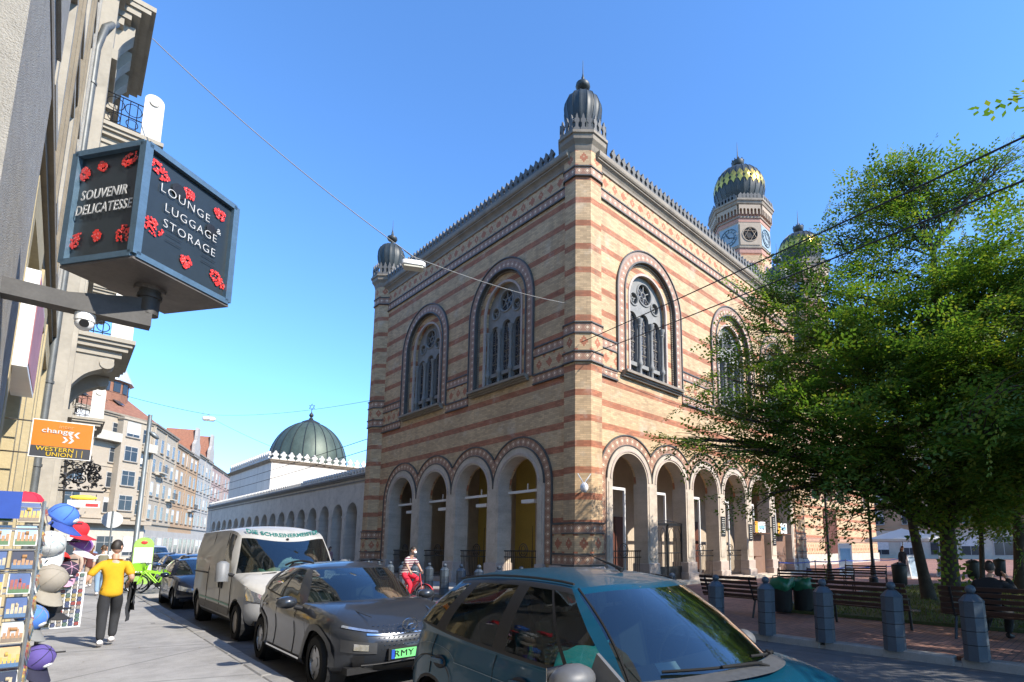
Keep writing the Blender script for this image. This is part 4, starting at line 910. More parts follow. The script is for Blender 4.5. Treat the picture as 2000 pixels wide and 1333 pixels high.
for u in (9.4, 12.6, 15.7):
    b = MB(); b.plate(rect(u, u + 1.9, .9, 5.9), [rect(u + .15, u + 1.75, 1.1, 3.2), rect(u + .15, u + 1.75, 3.4, 5.7)], .25, .35); o = b.build('shop_window', M_UMBER, H1, P1)
    b = MB(); b.plate(rect(u + .1, u + 1.8, 1.0, 5.8), [], .36, .38); b.build('pane', M_WGLASS, o, P1)
    b = MB(); b.plate(rect(u - .28, u + 2.18, .14, 6.4), [rect(u - .02, u + 1.92, .15, 5.95)], -.12, .02); b.build('shop_surround', M_OCHRE, H1, P1)
b = MB(); b.plate(rect(-3, 18.75, 6.9, 23), [rect(u, u + 1.3, z, z + 2.3) for u in (9.8, 13.0, 16.1) for z in (8.2, 12.2, 16.2)], 0.02, .5); b.build('upper_wall', M_UMBER, H1, P1)
for u in (9.8, 13.0, 16.1):
    for z in (8.2, 12.2, 16.2):
        b = MB(); b.plate(rect(u - .2, u + 1.5, z - .2, z + 2.5), [rect(u, u + 1.3, z, z + 2.3)], -.10, .1); o = b.build('window', M_LIME, H1, P1); b = MB(); b.plate(rect(u, u + 1.3, z, z + 2.3), [], .3, .32); b.build('pane', M_WGLASS, o, P1)
b = MB()
for z0, z1, p in ((6.7, 6.85, .06), (6.85, 7.0, .12), (7.0, 7.15, .18), (11.2, 11.45, .1), (15.2, 15.45, .1)): b.box(-3, 18.7, z0, z1, -p, .1)
b.build('string_course', M_UMBER, H1, P1)
for u0, u1, m, nm_, p, z1 in ((5.6, 8.3, M_ROUGH, 'roughcast_pier', .17, 21), (8.36, 8.75, M_UMBER, 'pilaster', .1, 21), (11.75, 12.15, M_UMBER, 'pilaster', .12, 21), (14.95, 15.3, M_UMBER, 'pilaster', .12, 21), (17.75, 18.1, M_ROUGH, 'pilaster', .1, 21)):
    b = MB(); b.box(u0, u1, (.12 if nm_ == 'roughcast_pier' else 7.16), z1, -p, .05); b.box(u0 + .1, u1 - .1, 7.4, z1 - .5, -p - .04, -p + .01); b.build(nm_, m, H1, P1)
# drain pipe with clips
DP = thing('drainpipe', 'long grey metal drainpipe running down between the two left houses', 'pipe', SP(-.6, 18.45, .12))
b = MB(); b.tube([(0, 0, .1), (0, 0, 15.2), (.1, .1, 16.0), (.3, .5, 16.6)], .085, 12); b.build('pipe', M_PIPE, DP, None, 40)
for z in (1.5, 3.6, 5.7, 7.8, 9.9, 12.0, 14.1): b = MB(); b.cyl((0, 0, z), (0, 0, z + .07), .105, n=12); b.box(-.2, 0, -.02, .02, z + .01, z + .05); b.build('clip', M_PIPE, DP)
H2 = thing('balcony_house', 'old cream stone house with stacked balconies and cornices, left of street', 'building', SP(-.3, 30, .12))
P2 = PF(-.3); E2 = 62
wl = [(u, z) for u in [21.6 + 3.4 * k for k in range(12)] for z in (8.4, 12.6, 16.6)]
b = MB(); b.plate(rect(18.8, E2, .12, 19.6), [rect(u - .6, u + .6, z, z + 2.3) for u, z in wl] + [rect(20 + 3.4 * k, 22.4 + 3.4 * k, .3, 4.4) for k in range(12)], 0, .45); b.build('wall', M_LIME, H2, P2)
b = MB(); b.box(18.8, E2, .12, 19.5, .5, 6); b.build('inner_wall', M_DARKIN, H2, P2)
b = MB(); b.plate([(-.75 - .05, .12), (-.3, .12), (-.3, 19.6), (-.75 - .05, 19.6)], [], 18.76, 18.8); b.build('return_wall', M_LIME, H2, FS @ Matrix(((1, 0, 0, 0), (0, 0, 1, 0), (0, 1, 0, 0), (0, 0, 0, 1))))
for u, z in wl:
    b = MB(); b.plate(rect(u - .8, u + .8, z - .25, z + 2.55), [rect(u - .6, u + .6, z, z + 2.3)], -.12, .05); b.box(u - .95, u + .95, z + 2.55, z + 2.75, -.25, .02); o = b.build('window', M_LIME, H2, P2); b = MB(); b.plate(rect(u - .6, u + .6, z, z + 2.3), [], .25, .28); b.build('pane', M_WGLASS, o, P2)
for k in range(12):
    b = MB(); b.plate(rect(20 + 3.4 * k, 22.4 + 3.4 * k, .3, 4.4), [], .25, .3); b.build('shop_pane', M_WGLASS, H2, P2)
b = MB()
for z0, z1, p in ((4.9, 5.1, .12), (5.1, 5.3, .2), (11.3, 11.6, .12), (15.5, 15.8, .12)): b.box(18.8, E2, z0, z1, -p, .05)
b.build('string_course', M_LIME, H2, P2)
for u in [18.95 + 3.4 * k for k in range(12)]:
    b = MB(); b.box(u, u + .5, 5.32, 11.28, -.10, .05); b.box(u, u + .5, .12, 4.88, -.12, .05); b.build('pilaster', M_LIME, H2, P2)
def scroll_console(b, u0, u1, z, s_in, s_out, drop):
    """S-shaped bracket under a slab, side profile in (s, z)"""
    n = 14; top = [(s_in, z), (s_out, z)]; low = []
    for i in range(n + 1):
        t = i / n; low.append((s_out + (s_in - s_out) * t, z - drop * (0.18 + 0.82 * (t ** 1.7)) - .06 * math.sin(t * 2 * PI)))
    b.plate(top + low, [], u0, u1, FS @ Matrix(((1, 0, 0, 0), (0, 0, 1, 0), (0, 1, 0, 0), (0, 0, 0, 1))))
def balcony(u0, u1, z, s_out, drop, rail=True, pier=True, thick=.55):
    r = MB()
    for k, (dz0, dz1, p) in enumerate(((0, .12, .06), (.12, .22, .0), (.22, .36, -.08), (.36, thick, -.2))): r.box(-.32, s_out + p, u0 - p, u1 + p, z - dz1, z - dz0)
    o = r.build('balcony', M_LIME, H2, FS)
    for a in (u0 + .25, u1 - .75):
        b = MB(); scroll_console(b, a, a + .5, z - thick, -.3, s_out - .35, drop); b.build('console', M_LIME, o, I4, 35)
        b = MB(); b.cyl((s_out - .5, a - .03, z - thick - .2), (s_out - .5, a + .53, z - thick - .2), .16, n=14); b.build('scroll', M_LIME, o, FS, 40)
    if rail:
        b = MB(); h = 1.0
        for (p, q) in (((-.3, u0 + .05), (s_out - .1, u0 + .05)), ((s_out - .1, u0 + .05), (s_out - .1, u1 - .05))):
            p, q = Vector((*p, z)), Vector((*q, z)); L = (q - p).length
            for hh in (.08, .45, 1.0): b.cyl(p + Vector((0, 0, hh)), q + Vector((0, 0, hh)), .018, n=5)
            n = int(L / .17)
            for k in range(n + 1): c = p.lerp(q, k / n); b.cyl(c, c + Vector((0, 0, 1.0)), .011, n=4)
            d = (q - p).normalized(); m = max(1, int(L / .34))
            for k in range(m):
                c = p + d * (L * (k + .5) / m)
                for zc, rr in ((.26, .14), (.72, .2)): b.tube([c + d * (rr * math.cos(t * PI / 7)) + Vector((0, 0, zc + rr * math.sin(t * PI / 7))) for t in range(14)], .012, 4, closed=True)
        b.build('balcony_railing', M_IRON, o, FS)
    if pier:
        for u in (u0 + .02,):
            b = MB(); w = .24; out = [(s_out - 2 * w - .02, z), (s_out - .02, z)] + [(s_out - w - .02 + w * math.cos(t * PI / 10), z + 1.28 + w * math.sin(t * PI / 10)) for t in range(11)]
            b.plate(out, [], u - .02, u + .3, Matrix(((1, 0, 0, 0), (0, 0, 1, 0), (0, 1, 0, 0), (0, 0, 0, 1)))); b.cyl((s_out - w - .02, u - .06, z + 1.25), (s_out - w - .02, u, z + 1.25), .12, n=14); b.build('end_pier', M_WSTONE, o, FS)
balcony(20.0, 23.4, 7.8, .96, 1.15)
balcony(20.0, 23.4, 14.3, 1.04, 1.2)
balcony(33.5, 37, 7.8, .9, 1.1); balcony(33.5, 37, 14.3, .9, 1.1); balcony(47, 50.5, 7.8, .9, 1.1)
b = MB()
for z0, z1, p in ((17.35, 17.6, .15), (17.6, 17.8, .3), (17.8, 18.0, .5), (18.0, 18.15, .72), (18.15, 18.3, .83)): b.box(-.6, -.3 + p, 19.7 - p * .3, 23.5 + p * .3, z0, z1)
b.build('cornice', M_LIME, H2, FS)
b = MB()
for z0, z1, p in ((17.6, 17.9, .12), (17.9, 18.2, .22), (18.2, 18.3, .3)): b.box(-.6, -.3 + p, 23.8, E2, z0, z1); b.box(-.6, -.3 + p, 18.4, 19.4, z0, z1)
b.build('eaves_course', M_LIME, H2, FS)
for k in range(3):
    b = MB(); scroll_console(b, 19.9 + 1.15 * k, 20.4 + 1.15 * k, 17.62, -.3, .12, 1.5); b.build('cornice_console', M_LIME, H2, I4, 35)
b = MB(); b.box(-.6, .05, 19.8, 22.6, 18.3, 22); b.box(-.6, .12, 19.7, 22.7, 22, 22.3); b.build('dormer', M_WSTONE, H2, FS)
b = MB(); b.box(-6, -.35, 18.9, E2, 18.3, 21); b.build('attic', M_TILE, H2, FS)
# ornate sign bracket with a hanging yellow and red board on the balcony house
SB = thing('ornate_sign_bracket', 'black wrought-iron scroll bracket on the cream house above the hats', 'bracket', SP(-.3, 19.3, 3.25))
b = MB(); b.cyl((0, 0, 0), (1.0, 0, 0), .03, n=6); b.cyl((.02, 0, -.15), (.02, 0, 1.35), .03, n=6)
b.tube([(1.0, 0, 0), (1.05, 0, .06), (1.02, 0, .12), (.96, 0, .08)], .02, 5)
rb = random.Random(4)
for k in range(26):
    x, z = rb.uniform(.1, .85), rb.uniform(.12, 1.15) ; z = z * (1.05 - .55 * x); rr = rb.uniform(.07, .17); t0 = rb.uniform(0, 6)
    b.tube([(x + rr * (1 - t / 16) * math.cos(t0 + t * .55), rb.uniform(-.04, .04), z + rr * (1 - t / 16) * math.sin(t0 + t * .55)) for t in range(13)], .016, 4)
for k in range(70):
    x = rb.uniform(.05, .9); z = rb.uniform(.1, 1.2) * (1.05 - .6 * x); a = rb.uniform(0, 6.28); l = .11
    b.add([(x, 0, z), (x + l * .5 * math.cos(a) - .03 * math.sin(a), .02, z + l * .5 * math.sin(a) + .03 * math.cos(a)), (x + l * math.cos(a), 0, z + l * math.sin(a)), (x + l * .5 * math.cos(a) + .03 * math.sin(a), -.02, z + l * .5 * math.sin(a) - .03 * math.cos(a))], [(0, 1, 2, 3)])
b.build('ironwork', M_IRON, SB)
HS = thing('hanging_sign', 'small red white and yellow sign hanging under the iron bracket', 'sign', SP(.34, 19.2, 2.82) @ Matrix.Scale(.75, 4))
M_RED = mat('sign_red', (0.62, 0.035, 0.03), .45); M_SYEL = mat('sign_yellow', (0.80, 0.56, 0.05), .5)
b = MB(); b.box(-.42, .42, -.02, .02, .0, .24); b.build('board', M_WHITE, HS); b = MB(); b.box(.05, .38, -.03, -.021, .03, .14); b.build('red_panel', M_RED, HS); b = MB(); b.blob((-.02, 0, .34), .36, .05, .09, 14, 6); b.build('yellow_shape', M_SYEL, HS, None, 40); b = MB(); b.cyl((-.3, 0, .24), (-.3, 0, .47), .01, n=4); b.cyl((.3, 0, .24), (.3, 0, .47), .01, n=4); b.build('hanger', M_IRON, HS)
# ------------------------------------------------------------------ the cube sign on its arm
M_PANEL = mat('slate_sign_panel', (0.022, 0.03, 0.035), .32, var=.2, scale=2); M_BLUEF = mat('blue_grey_frame', (0.10, 0.17, 0.235), .4, metal=.4, var=.25, scale=5)
M_UNDER = mat('rusty_sign_underside', (0.14, 0.125, 0.115), .6, metal=.2, var=.35, scale=3, stain=.4); M_LETTER = mat('white_lettering', (0.52, 0.52, 0.51), .5, var=.05)
M_BERRY = mat('berry_red', (0.72, 0.035, 0.025), .4, var=.35, scale=18); M_BEAM = mat('weathered_steel_beam', (0.065, 0.062, 0.058), .6, metal=.3, var=.35, scale=4)
SBM = SP(.22, 6.05, 4.40, R(34)); LX, LY, LH = .97, .80, 1.10
CB = thing('cube_sign', 'dark cube-shaped sign with red berries and white lettering on a pole', 'sign', SBM)
b = MB(); b.box(.01, LX - .01, .01, LY - .01, .02, LH); b.build('panel_box', M_PANEL, CB)
b = MB(); t = .035
for x in (0, LX):
    for y in (0, LY): b.box(x - t, x + t, y - t, y + t, 0, LH + .01)
for z in (0, LH):
    b.box(0, LX, -t, t, z - t * .8, z + t * .8); b.box(0, LX, LY - t, LY + t, z - t * .8, z + t * .8); b.box(-t, t, 0, LY, z - t * .8, z + t * .8); b.box(LX - t, LX + t, 0, LY, z - t * .8, z + t * .8)
b.build('frame', M_BLUEF, CB)
b = MB(); b.box(-.02, LX + .02, -.02, LY + .02, -.05, -.028); b.cyl((LX / 2, LY / 2, -.09), (LX / 2, LY / 2, -.05), .13, n=16); b.build('underside', M_UNDER, CB)
FL = Matrix(((0, 0, -1, -.003), (-1, 0, 0, LY), (0, 1, 0, 0), (0, 0, 0, 1))); FR = Matrix(((1, 0, 0, 0), (0, 0, -1, -.003), (0, 1, 0, 0), (0, 0, 0, 1)))
def put_text(root, F, body, size, x, z, m, **kw):
    o = link('lettering', text_mesh(body, size, m, **kw), root); o.matrix_basis = F @ T(x, z, .006); return o
put_text(CB, FL, 'SOUVENIR', .14, .37, .66, M_LETTER, shear=.12, bold=.001, spacing=1.08, width=.54); put_text(CB, FL, 'DELICATESSE', .14, .385, .51, M_LETTER, shear=.12, bold=.001, spacing=1.08, width=.66)
put_text(CB, FR, 'LOUNGE', .12, .42, .78, M_LETTER, bold=-.002, spacing=1.15, width=.52); put_text(CB, FR, '&', .09, .80, .71, M_LETTER, bold=-.001); put_text(CB, FR, 'LUGGAGE', .12, .50, .61, M_LETTER, bold=-.002, spacing=1.15, width=.56); put_text(CB, FR, 'STORAGE', .12, .50, .45, M_LETTER, bold=-.002, spacing=1.15, width=.56)
rb = random.Random(3)
def berry(F, x, z, w, h, a):
    w, h = w * 1.2, h * 1.2
    b = MB(); 
    for k in range(60):
        t = rb.uniform(0, 6.28); q = math.sqrt(rb.random()); px, pz = w * q * math.cos(t), h * q * math.sin(t)
        X, Z = x + px * math.cos(a) - pz * math.sin(a), z + px * math.sin(a) + pz * math.cos(a); r_ = rb.uniform(.008, .016)
        b.blob((X, Z, .0), r_, r_, .0016, 7, 3)
        if k % 5 == 0: b.blob((X + .004, Z, .001), .0035, .0035, .0012, 5, 3, mi=1)
    b.build('berry_print', [M_BERRY, M_LETTER], CB, None, 40).matrix_basis = F
for a in ((.10, .90, .05, .06, .2), (.30, .95, .04, .05, .9), (.62, .98, .09, .05, .5), (.10, .22, .05, .07, -.6), (.34, .24, .04, .05, .3), (.66, .22, .08, .07, .2)): berry(FL, *a)
for a in ((.14, .93, .09, .055, -.5), (.44, .90, .05, .05, -.3), (.80, .92, .06, .05, -.4), (.12, .36, .10, .065, -.3), (.48, .20, .055, .055, -.4), (.84, .20, .09, .05, -.7)): berry(FR, *a)
b = MB()
for x0, k in ((.42, 1.0), (.80, .8)):    # dark tower outlines printed on the right face
    b.lathe([(.0, .0), (.05 * k, .01), (.075 * k, .05), (.05 * k, .1), (.0, .115)], 10, M=FR @ T(x0 - .08, .86 * k, .0) @ Matrix.Diagonal((1, 1, .03, 1)))
    for q in range(7): b.box(x0 - .16, x0, .30 + .06 * q, .304 + .06 * q, .001, .003, M=FR)
b.build('tower_print', M_IRON, CB)['kind'] = 'stuff'
AR = thing('sign_arm', 'dark steel arm carrying the cube sign out from the wall', 'bracket', SP(-.75, 6.62, 3.93))
b = MB(); b.box(-.3, 1.18, -.08, .08, 0, .15); b.build('beam', M_BEAM, AR); b = MB(); b.cyl((1.15, 0, .13), (1.15, 0, .46), .085, n=16); b.cyl((1.15, 0, .30), (1.15, 0, .34), .10, n=16); b.build('post', M_BEAM, AR, None, 40)
b = MB(); b.add([(.55, -.06, .15), (1.1, -.06, .15), (1.1, -.06, .28), (.55, .06, .15), (1.1, .06, .15), (1.1, .06, .28)], [(0, 1, 2), (3, 5, 4), (0, 2, 5, 3)]); b.build('gusset', M_BEAM, AR)
CC = thing('dome_camera', 'white dome security camera hanging under the sign arm', 'camera', SP(-.04, 6.62, 3.93))
b = MB(); b.cyl((0, 0, 0), (0, 0, -.07), .075, n=16); b.build('base', M_WHITE, CC, None, 40); b = MB(); b.blob((0, 0, -.09), .07, .07, .07); b.build('housing', M_WHITE, CC, None, 60); b = MB(); b.cyl((0, -.05, -.10), (0, -.078, -.115), .035, n=14); b.build('lens', M_PLAST, CC)
# flat red light box on the wall, orange money-exchange sign
LBX = thing('wall_light_box', 'faded red light box with white edge mounted on the ochre wall', 'sign', SP(-.62, 9.2, 3.95))
M_FADE = mat('faded_red_print', (0.42, 0.14, 0.11), .5, var=.3, scale=3)
b = MB(); b.box(-.1, .12, 0, 1.9, 0, 1.25); b.build('case', M_WHITE, LBX); b = MB(); b.box(.121, .126, .06, 1.84, .06, 1.19); b.build('face', M_FADE, LBX)
WU = thing('exchange_sign', 'orange and black money exchange sign with yellow and white lettering', 'sign', SP(-.46, 11, 3.08))
FW = Matrix(((1, 0, 0, 0), (0, 0, 1, 0), (0, 1, 0, 0), (0, 0, 0, 1))); W_, H_ = .665, .56
M_WUO = mat('exchange_orange', (0.56, 0.16, 0.003), .4, var=.05); M_WUB = mat('exchange_black', (0.035, 0.035, 0.038), .4); M_WUY = mat('exchange_yellow', (0.55, 0.36, 0.012), .4, var=.05)
b = MB(); b.box(0, W_, 0, .07, 0, H_); b.build('case', M_WHITE, WU); b = MB(); b.box(.012, W_ - .012, -.004, -.001, .17, H_ - .012); b.build('orange_panel', M_WUO, WU); b = MB(); b.box(.012, W_ - .012, -.004, -.001, .012, .17); b.build('black_panel', M_WUB, WU)
FT = Matrix(((1, 0, 0, 0), (0, 0, -1, -.006), (0, 1, 0, 0), (0, 0, 0, 1)))
put_text(WU, FT, 'inter', .085, .36, .475, mat('pale_orange_letter', (0.62, 0.30, 0.10), .5), align='CENTER'); put_text(WU, FT, 'change', .10, .27, .40, M_LETTER, bold=.001, width=.33)
for dx, dz, sg in ((.42, .37, -1), (.36, .28, 1)):
    for k in (0, 1):
        b = MB(); x = dx + k * .065; b.plate([(x - sg * .03, dz - .045), (x + sg * .0, dz - .045), (x + sg * .035, dz), (x, dz + .045), (x - sg * .03, dz + .045), (x + sg * .005, dz)], [], .004, .0); b.build('chevron', M_LETTER, WU).matrix_basis = FT
put_text(WU, FT, 'WESTERN', .085, .27, .125, M_WUY, bold=.001, spacing=1.05, width=.40); put_text(WU, FT, 'UNION', .085, .32, .05, M_WUY, bold=.001, spacing=1.05, width=.28)
b = MB(); b.box(.50, .506, -.006, -.004, .03, .14); b.box(.56, .566, -.006, -.004, .03, .14); b.build('bars', M_WUY, WU)
b = MB(); b.cyl((-.29, .035, .52), (0, .035, .52), .012, n=6); b.cyl((-.29, .035, .05), (0, .035, .05), .012, n=6); b.build('bracket', M_CHROME, WU)
# ------------------------------------------------------------------ souvenir rack, caps, magnet board
RK = thing('postcard_rack', 'wire rack full of postcards and magnets at left edge', 'rack', SP(-.34, 5.3, .12))
M_WIRE = mat('chrome_wire', (0.45, 0.47, 0.5), .3, metal=.8); 
b = MB(); W2 = .24; HR = 1.95
for x in (-W2, W2):
    for y in (-.35, .35): b.cyl((x, y, .05), (x, y, HR), .011, n=6)
for k in range(14):
    z = .15 + k * .135
    for y in (-.35, .35): b.cyl((-W2, y, z), (W2, y, z), .006, n=5)
    for x in (-W2, W2): b.cyl((x, -.35, z), (x, .35, z), .006, n=5)
b.build('wire_frame', M_WIRE, RK)
def card_mat(name, cols, sc):
    t = NT(name); oi = t.node('ShaderNodeObjectInfo'); va = t.node('ShaderNodeVectorMath', _operation='ADD'); t.link(t.coord('Object'), va.inputs[0]); cb = t.node('ShaderNodeCombineXYZ'); t.link(t.math('MULTIPLY', oi.outputs['Random'], 37.0), cb.inputs[0]); t.link(cb.outputs[0], va.inputs[1]); v = va.outputs[0]; n_ = t.noise(v, sc, 4.0, .7); t.link(t.ramp(n_, [(.3 + .4 * i / (len(cols) - 1), c) for i, c in enumerate(cols)]), t.p.inputs['Base Color']); t.p.inputs['Roughness'].default_value = .25; return t.m
CM = [card_mat('postcard_blue', [(.06, .12, .35), (.12, .22, .42), (.28, .28, .27), (.10, .08, .04)], 26), card_mat('postcard_gold', [(.02, .02, .03), (.3, .2, .04), (.2, .13, .05), (.02, .02, .03)], 24), card_mat('postcard_green', [(.05, .12, .04), (.08, .14, .25), (.22, .22, .24), (.2, .05, .03)], 30), card_mat('postcard_dark', [(.01, .01, .015), (.02, .02, .03), (.1, .08, .05), (.35, .22, .06)], 20), card_mat('magnet_mix', [(.3, .25, .2), (.05, .08, .2), (.38, .35, .32), (.25, .05, .04)], 22)]
def pc_mesh(k):
    """postcard: pale border, sky, building and foreground shapes"""
    q = random.Random(k); cols = [(.26, .42, .62), (.05, .09, .22), (.45, .30, .14), (.38, .42, .45), (.02, .025, .05)]
    ms = [mat('card_border_%d' % (k % 3), [(.5, .49, .46), (.03, .03, .035), (.42, .36, .25)][k % 3], .3), mat('card_sky_%d' % (k % 5), cols[k % 5], .3, scale=14), mat('card_building_%d' % (k % 4), [(.30, .16, .07), (.36, .30, .20), (.22, .05, .04), (.40, .28, .06)][k % 4], .35, var=.4, scale=40), mat('card_ground_%d' % (k % 3), [(.05, .12, .04), (.04, .10, .20), (.16, .12, .08)][k % 3], .35, var=.4, scale=30)]
    b = MB(); b.box(-.052, .052, -.004, .004, 0, .135); b.box(-.046, .046, -.0046, -.0041, .006, .129, mi=1); b.box(-.046, .046, -.0052, -.0047, .006, .045, mi=3)
    for i in range(5): x = -.04 + i * .018; h = q.uniform(.02, .065); b.box(x, x + .014, -.0058, -.0053, .03, .035 + h, mi=2); 
    b.cyl((q.uniform(-.02, .02), -.0056, .085), (q.uniform(-.02, .02), -.0062, .085), .012, n=8, mi=2)
    return b.mesh('postcard', ms)
me_c = [pc_mesh(k) for k in range(12)]
rb = random.Random(11)
for k in range(12):           # front rows (towards us) and the side facing the street
    z = .16 + k * .15
    for j in range(4): inst('postcard', me_c[rb.randrange(12)], RK, T(-.18 + j * .12, -.37, z) @ Matrix.Rotation(R(-14), 4, 'X'))
    for j in range(6): inst('postcard', me_c[rb.randrange(12)], RK, T(W2 + .02, -.3 + j * .12, z) @ RZ(R(90)) @ Matrix.Rotation(R(-14), 4, 'X'))
b = MB(); b.box(-.28, .14, -.42, -.40, 1.83, 2.0); b.build('header_board', mat('rack_header_blue', (0.02, 0.06, 0.30), .4), RK)
def cap(label, M, m1, m2, scale=1.0, logo=None, group='caps hanging at the souvenir stand'):
    """baseball cap: dome of panels, curved brim, button, front logo"""
    r = thing('baseball_cap', label, 'cap', M @ Matrix.Scale(scale, 4), group)
    pr = [(.088, 0), (.092, .03), (.088, .065), (.072, .095), (.045, .113), (.015, .119), (.002, .12)]
    b = MB(); b.lathe(pr, 24, (0, 0, 0), 6, .025, caps=False); b.lathe([(p[0] * .96, p[1] * .96) for p in pr], 24, (0, 0, 0), caps=False); b.build('crown', m1, r, None, 50)
    n = 12; V = []
    for th in (0, .004):
        for i in range(n + 1):
            t = PI * (i / n) ; x = .086 * math.cos(t); 
            for j in range(6):
                q = j / 5; V.append((x * (1 + .10 * q), -(.088 * math.sin(t) * (1 - q) + q * (.088 * math.sin(t) * .5 + .145 * math.sin(t) ** .6)), .004 - .035 * q * (abs(math.cos(t)) ** 1.5) - .012 * q + th))
    F_ = []
    for s_ in (0, 1):
        o = s_ * (n + 1) * 6
        for i in range(n):
            for j in range(5): F_.append((o + i * 6 + j, o + (i + 1) * 6 + j, o + (i + 1) * 6 + j + 1, o + i * 6 + j + 1))
    b = MB(); b.add(V, F_); b.build('brim', m2, r, None, 60)
    b = MB(); b.blob((0, 0, .12), .009, .009, .006, 8, 4); b.build('button', m2, r)
    b = MB()
    for k in range(6): t = PI * k / 3 + PI / 6; b.tube([(p[0] * 1.0 * math.cos(t), p[0] * 1.0 * math.sin(t), p[1]) for p in pr[1:]], .0028, 4)
    b.lathe([(.0925, .0), (.0935, .006), (.0925, .012)], 24, caps=False); b.build('stitching', m2, r)
    if logo: b = MB(); b.blob((0, -.083, .052), .034, .012, .024, 12, 6); b.build('logo', logo, r, None, 60)
    return r
def cm(n, c, sc=6, var=.12): return mat('cap_' + n, c, .85, var=var, scale=sc)
M_CW = card_mat('cap_tropic_print', [(.015, .22, .30), (.48, .50, .49), (.52, .53, .52), (.04, .05, .16)], 17)
RX = lambda a: Matrix.Rotation(R(a), 4, 'X'); RY = lambda a: Matrix.Rotation(R(a), 4, 'Y')
caps = [('bright red cap on top of the postcard rack', -.22, 6.0, 2.06, -75, 6, 0, (0.72, .02, .05), (.62, .02, .05), 1.15, 'red'),
        ('royal blue cap with dark underbrim hanging highest at the stand', -.03, 6.2, 2.0, 72, 38, 0, (.07, .19, .62), (.03, .07, .30), 1.1, 'royal'),
        ('white and turquoise printed cap in the middle of the stand', -.07, 6.05, 1.78, 8, 62, 0, None, None, 1.12, 'tropic'),
        ('small red cap at the far side of the stand below the blue cap', .09, 6.6, 1.90, 70, 20, 0, (.62, .02, .03), (.62, .02, .03), .85, 'red2'),
        ('purple and white striped cap at the far side of the stand', .12, 6.7, 1.76, 80, 30, 0, (.25, .10, .32), (.55, .5, .55), .9, 'purple'),
        ('red cap squeezed under the printed turquoise cap', .0, 6.25, 1.64, -150, 40, 0, (.70, .03, .02), (.55, .02, .02), .9, 'red3'),
        ('black and pink cap with white logo beside the magnet board', .06, 6.3, 1.58, 20, 70, 0, (.03, .02, .04), (.55, .3, .4), .75, 'pinkblack'),
        ('beige cap drooping in front of the magnet board', -.06, 6.0, 1.50, 50, 52, 0, (.30, .265, .215), (.28, .25, .20), 1.2, 'beige'),
        ('blue cap with grey brim low in front of the magnet board', -.13, 5.9, 1.22, 65, 48, 0, (.07, .20, .60), (.20, .20, .19), 1.05, 'blue2'),
        ('black cap behind the low blue cap', -.03, 6.15, 1.27, 60, 20, 0, (.02, .02, .022), (.02, .02, .022), .95, 'black'),
        ('purple cap with navy brim lowest at the stand', -.06, 5.9, .92, 55, 52, 0, (.10, .07, .26), (.018, .018, .04), 1.05, 'violet'),
        ('black patterned cap next to the lowest purple cap', -.17, 5.95, .92, 55, 20, 0, (.02, .02, .025), (.025, .022, .022), .95, 'black2'),
        ('greyish pink cap at the bottom corner of the rack', -.22, 5.75, .84, 20, 60, 0, (.36, .27, .27), (.34, .25, .25), 1.0, 'dusty')]
for lb, s_, u_, z_, yaw, tilt, roll, c1_, c2_, sc_, nm_ in caps:
    m1 = M_CW if c1_ is None else cm(nm_, c1_); m2 = M_CW if c2_ is None else cm(nm_ + '_brim', c2_)
    cap(lb, SP(s_, u_, z_) @ RZ(R(yaw)) @ RX(tilt), m1, m2, sc_ * 1.02, M_WHITE if nm_ in ('royal', 'pinkblack', 'violet', 'blue2') else None)
CSt = thing('cap_stand', 'slim black wire stand from which the caps hang', 'stand', SP(-.06, 6.25, .12)); b = MB(); b.cyl((0, 0, 0), (0, 0, 1.9), .015, n=6)
for z in (.8, 1.15, 1.4, 1.55, 1.7, 1.85): b.cyl((-.16, 0, z), (.18, 0, z), .007, n=5); b.cyl((0, -.3, z), (0, .4, z), .007, n=5)
b.cyl((-.2, -.2, .01), (.2, .2, .01), .012, n=5); b.cyl((-.2, .2, .01), (.2, -.2, .01), .012, n=5); b.build('wire', M_IRON, CSt)
MG = thing('magnet_board', 'white board covered with rows of small round magnets', 'magnet board', SP(.02, 6.35, 1.10) @ RZ(R(4)))
b = MB(); b.box(-.17, .17, 0, .012, 0, .46); b.build('board', M_WHITE, MG)
mg_m = [mat('magnet_%d' % i, c, .3, var=.3, scale=40) for i, c in enumerate([(.22, .19, .16), (.06, .07, .13), (.22, .05, .04), (.26, .20, .08), (.08, .12, .09), (.30, .29, .28)])]
mg_me = [MB().bbox(-.015, .015, -.010, 0, -.0135, .0135, .004).mesh('magnet', m) for m in mg_m]
for i in range(9):
    for j in range(13): inst('magnet', mg_me[rb.randrange(6)], MG, T(-.145 + i * .036, -.001, .03 + j * .034))
# ------------------------------------------------------------------ pavement furniture up the street
LP = thing('street_lamp', 'tall grey steel street lamp with tilted head beside the pavement', 'street lamp', SP(2.55, 33, .12))
M_GALV = mat('galvanised_grey', (0.22, 0.25, 0.265), .5, metal=.5, var=.2, scale=3)
b = MB(); b.tube([(0, 0, 0), (0, 0, 1.2), (0, 0, 1.25), (0, 0, 8.1)], [.14, .14, .11, .085], 12); b.build('pole', M_GALV, LP, None, 40)
b = MB(); b.blob((.16, -.05, 7.0), .26, .16, .11, 14, 8, M=T(0, 0, 0)); b.build('lamp_head', M_GALV, LP, None, 60).matrix_basis = T(.1, 0, .2) @ T(0, 0, 7) @ RY(40) @ T(0, 0, -7)
b = MB(); b.cyl((0, 0, 7.1), (.25, 0, 7.25), .04, n=8); b.build('arm', M_GALV, LP)
RS = thing('round_road_sign', 'round road sign seen from behind on a thin post', 'road sign', SP(1.77, 36, .12))
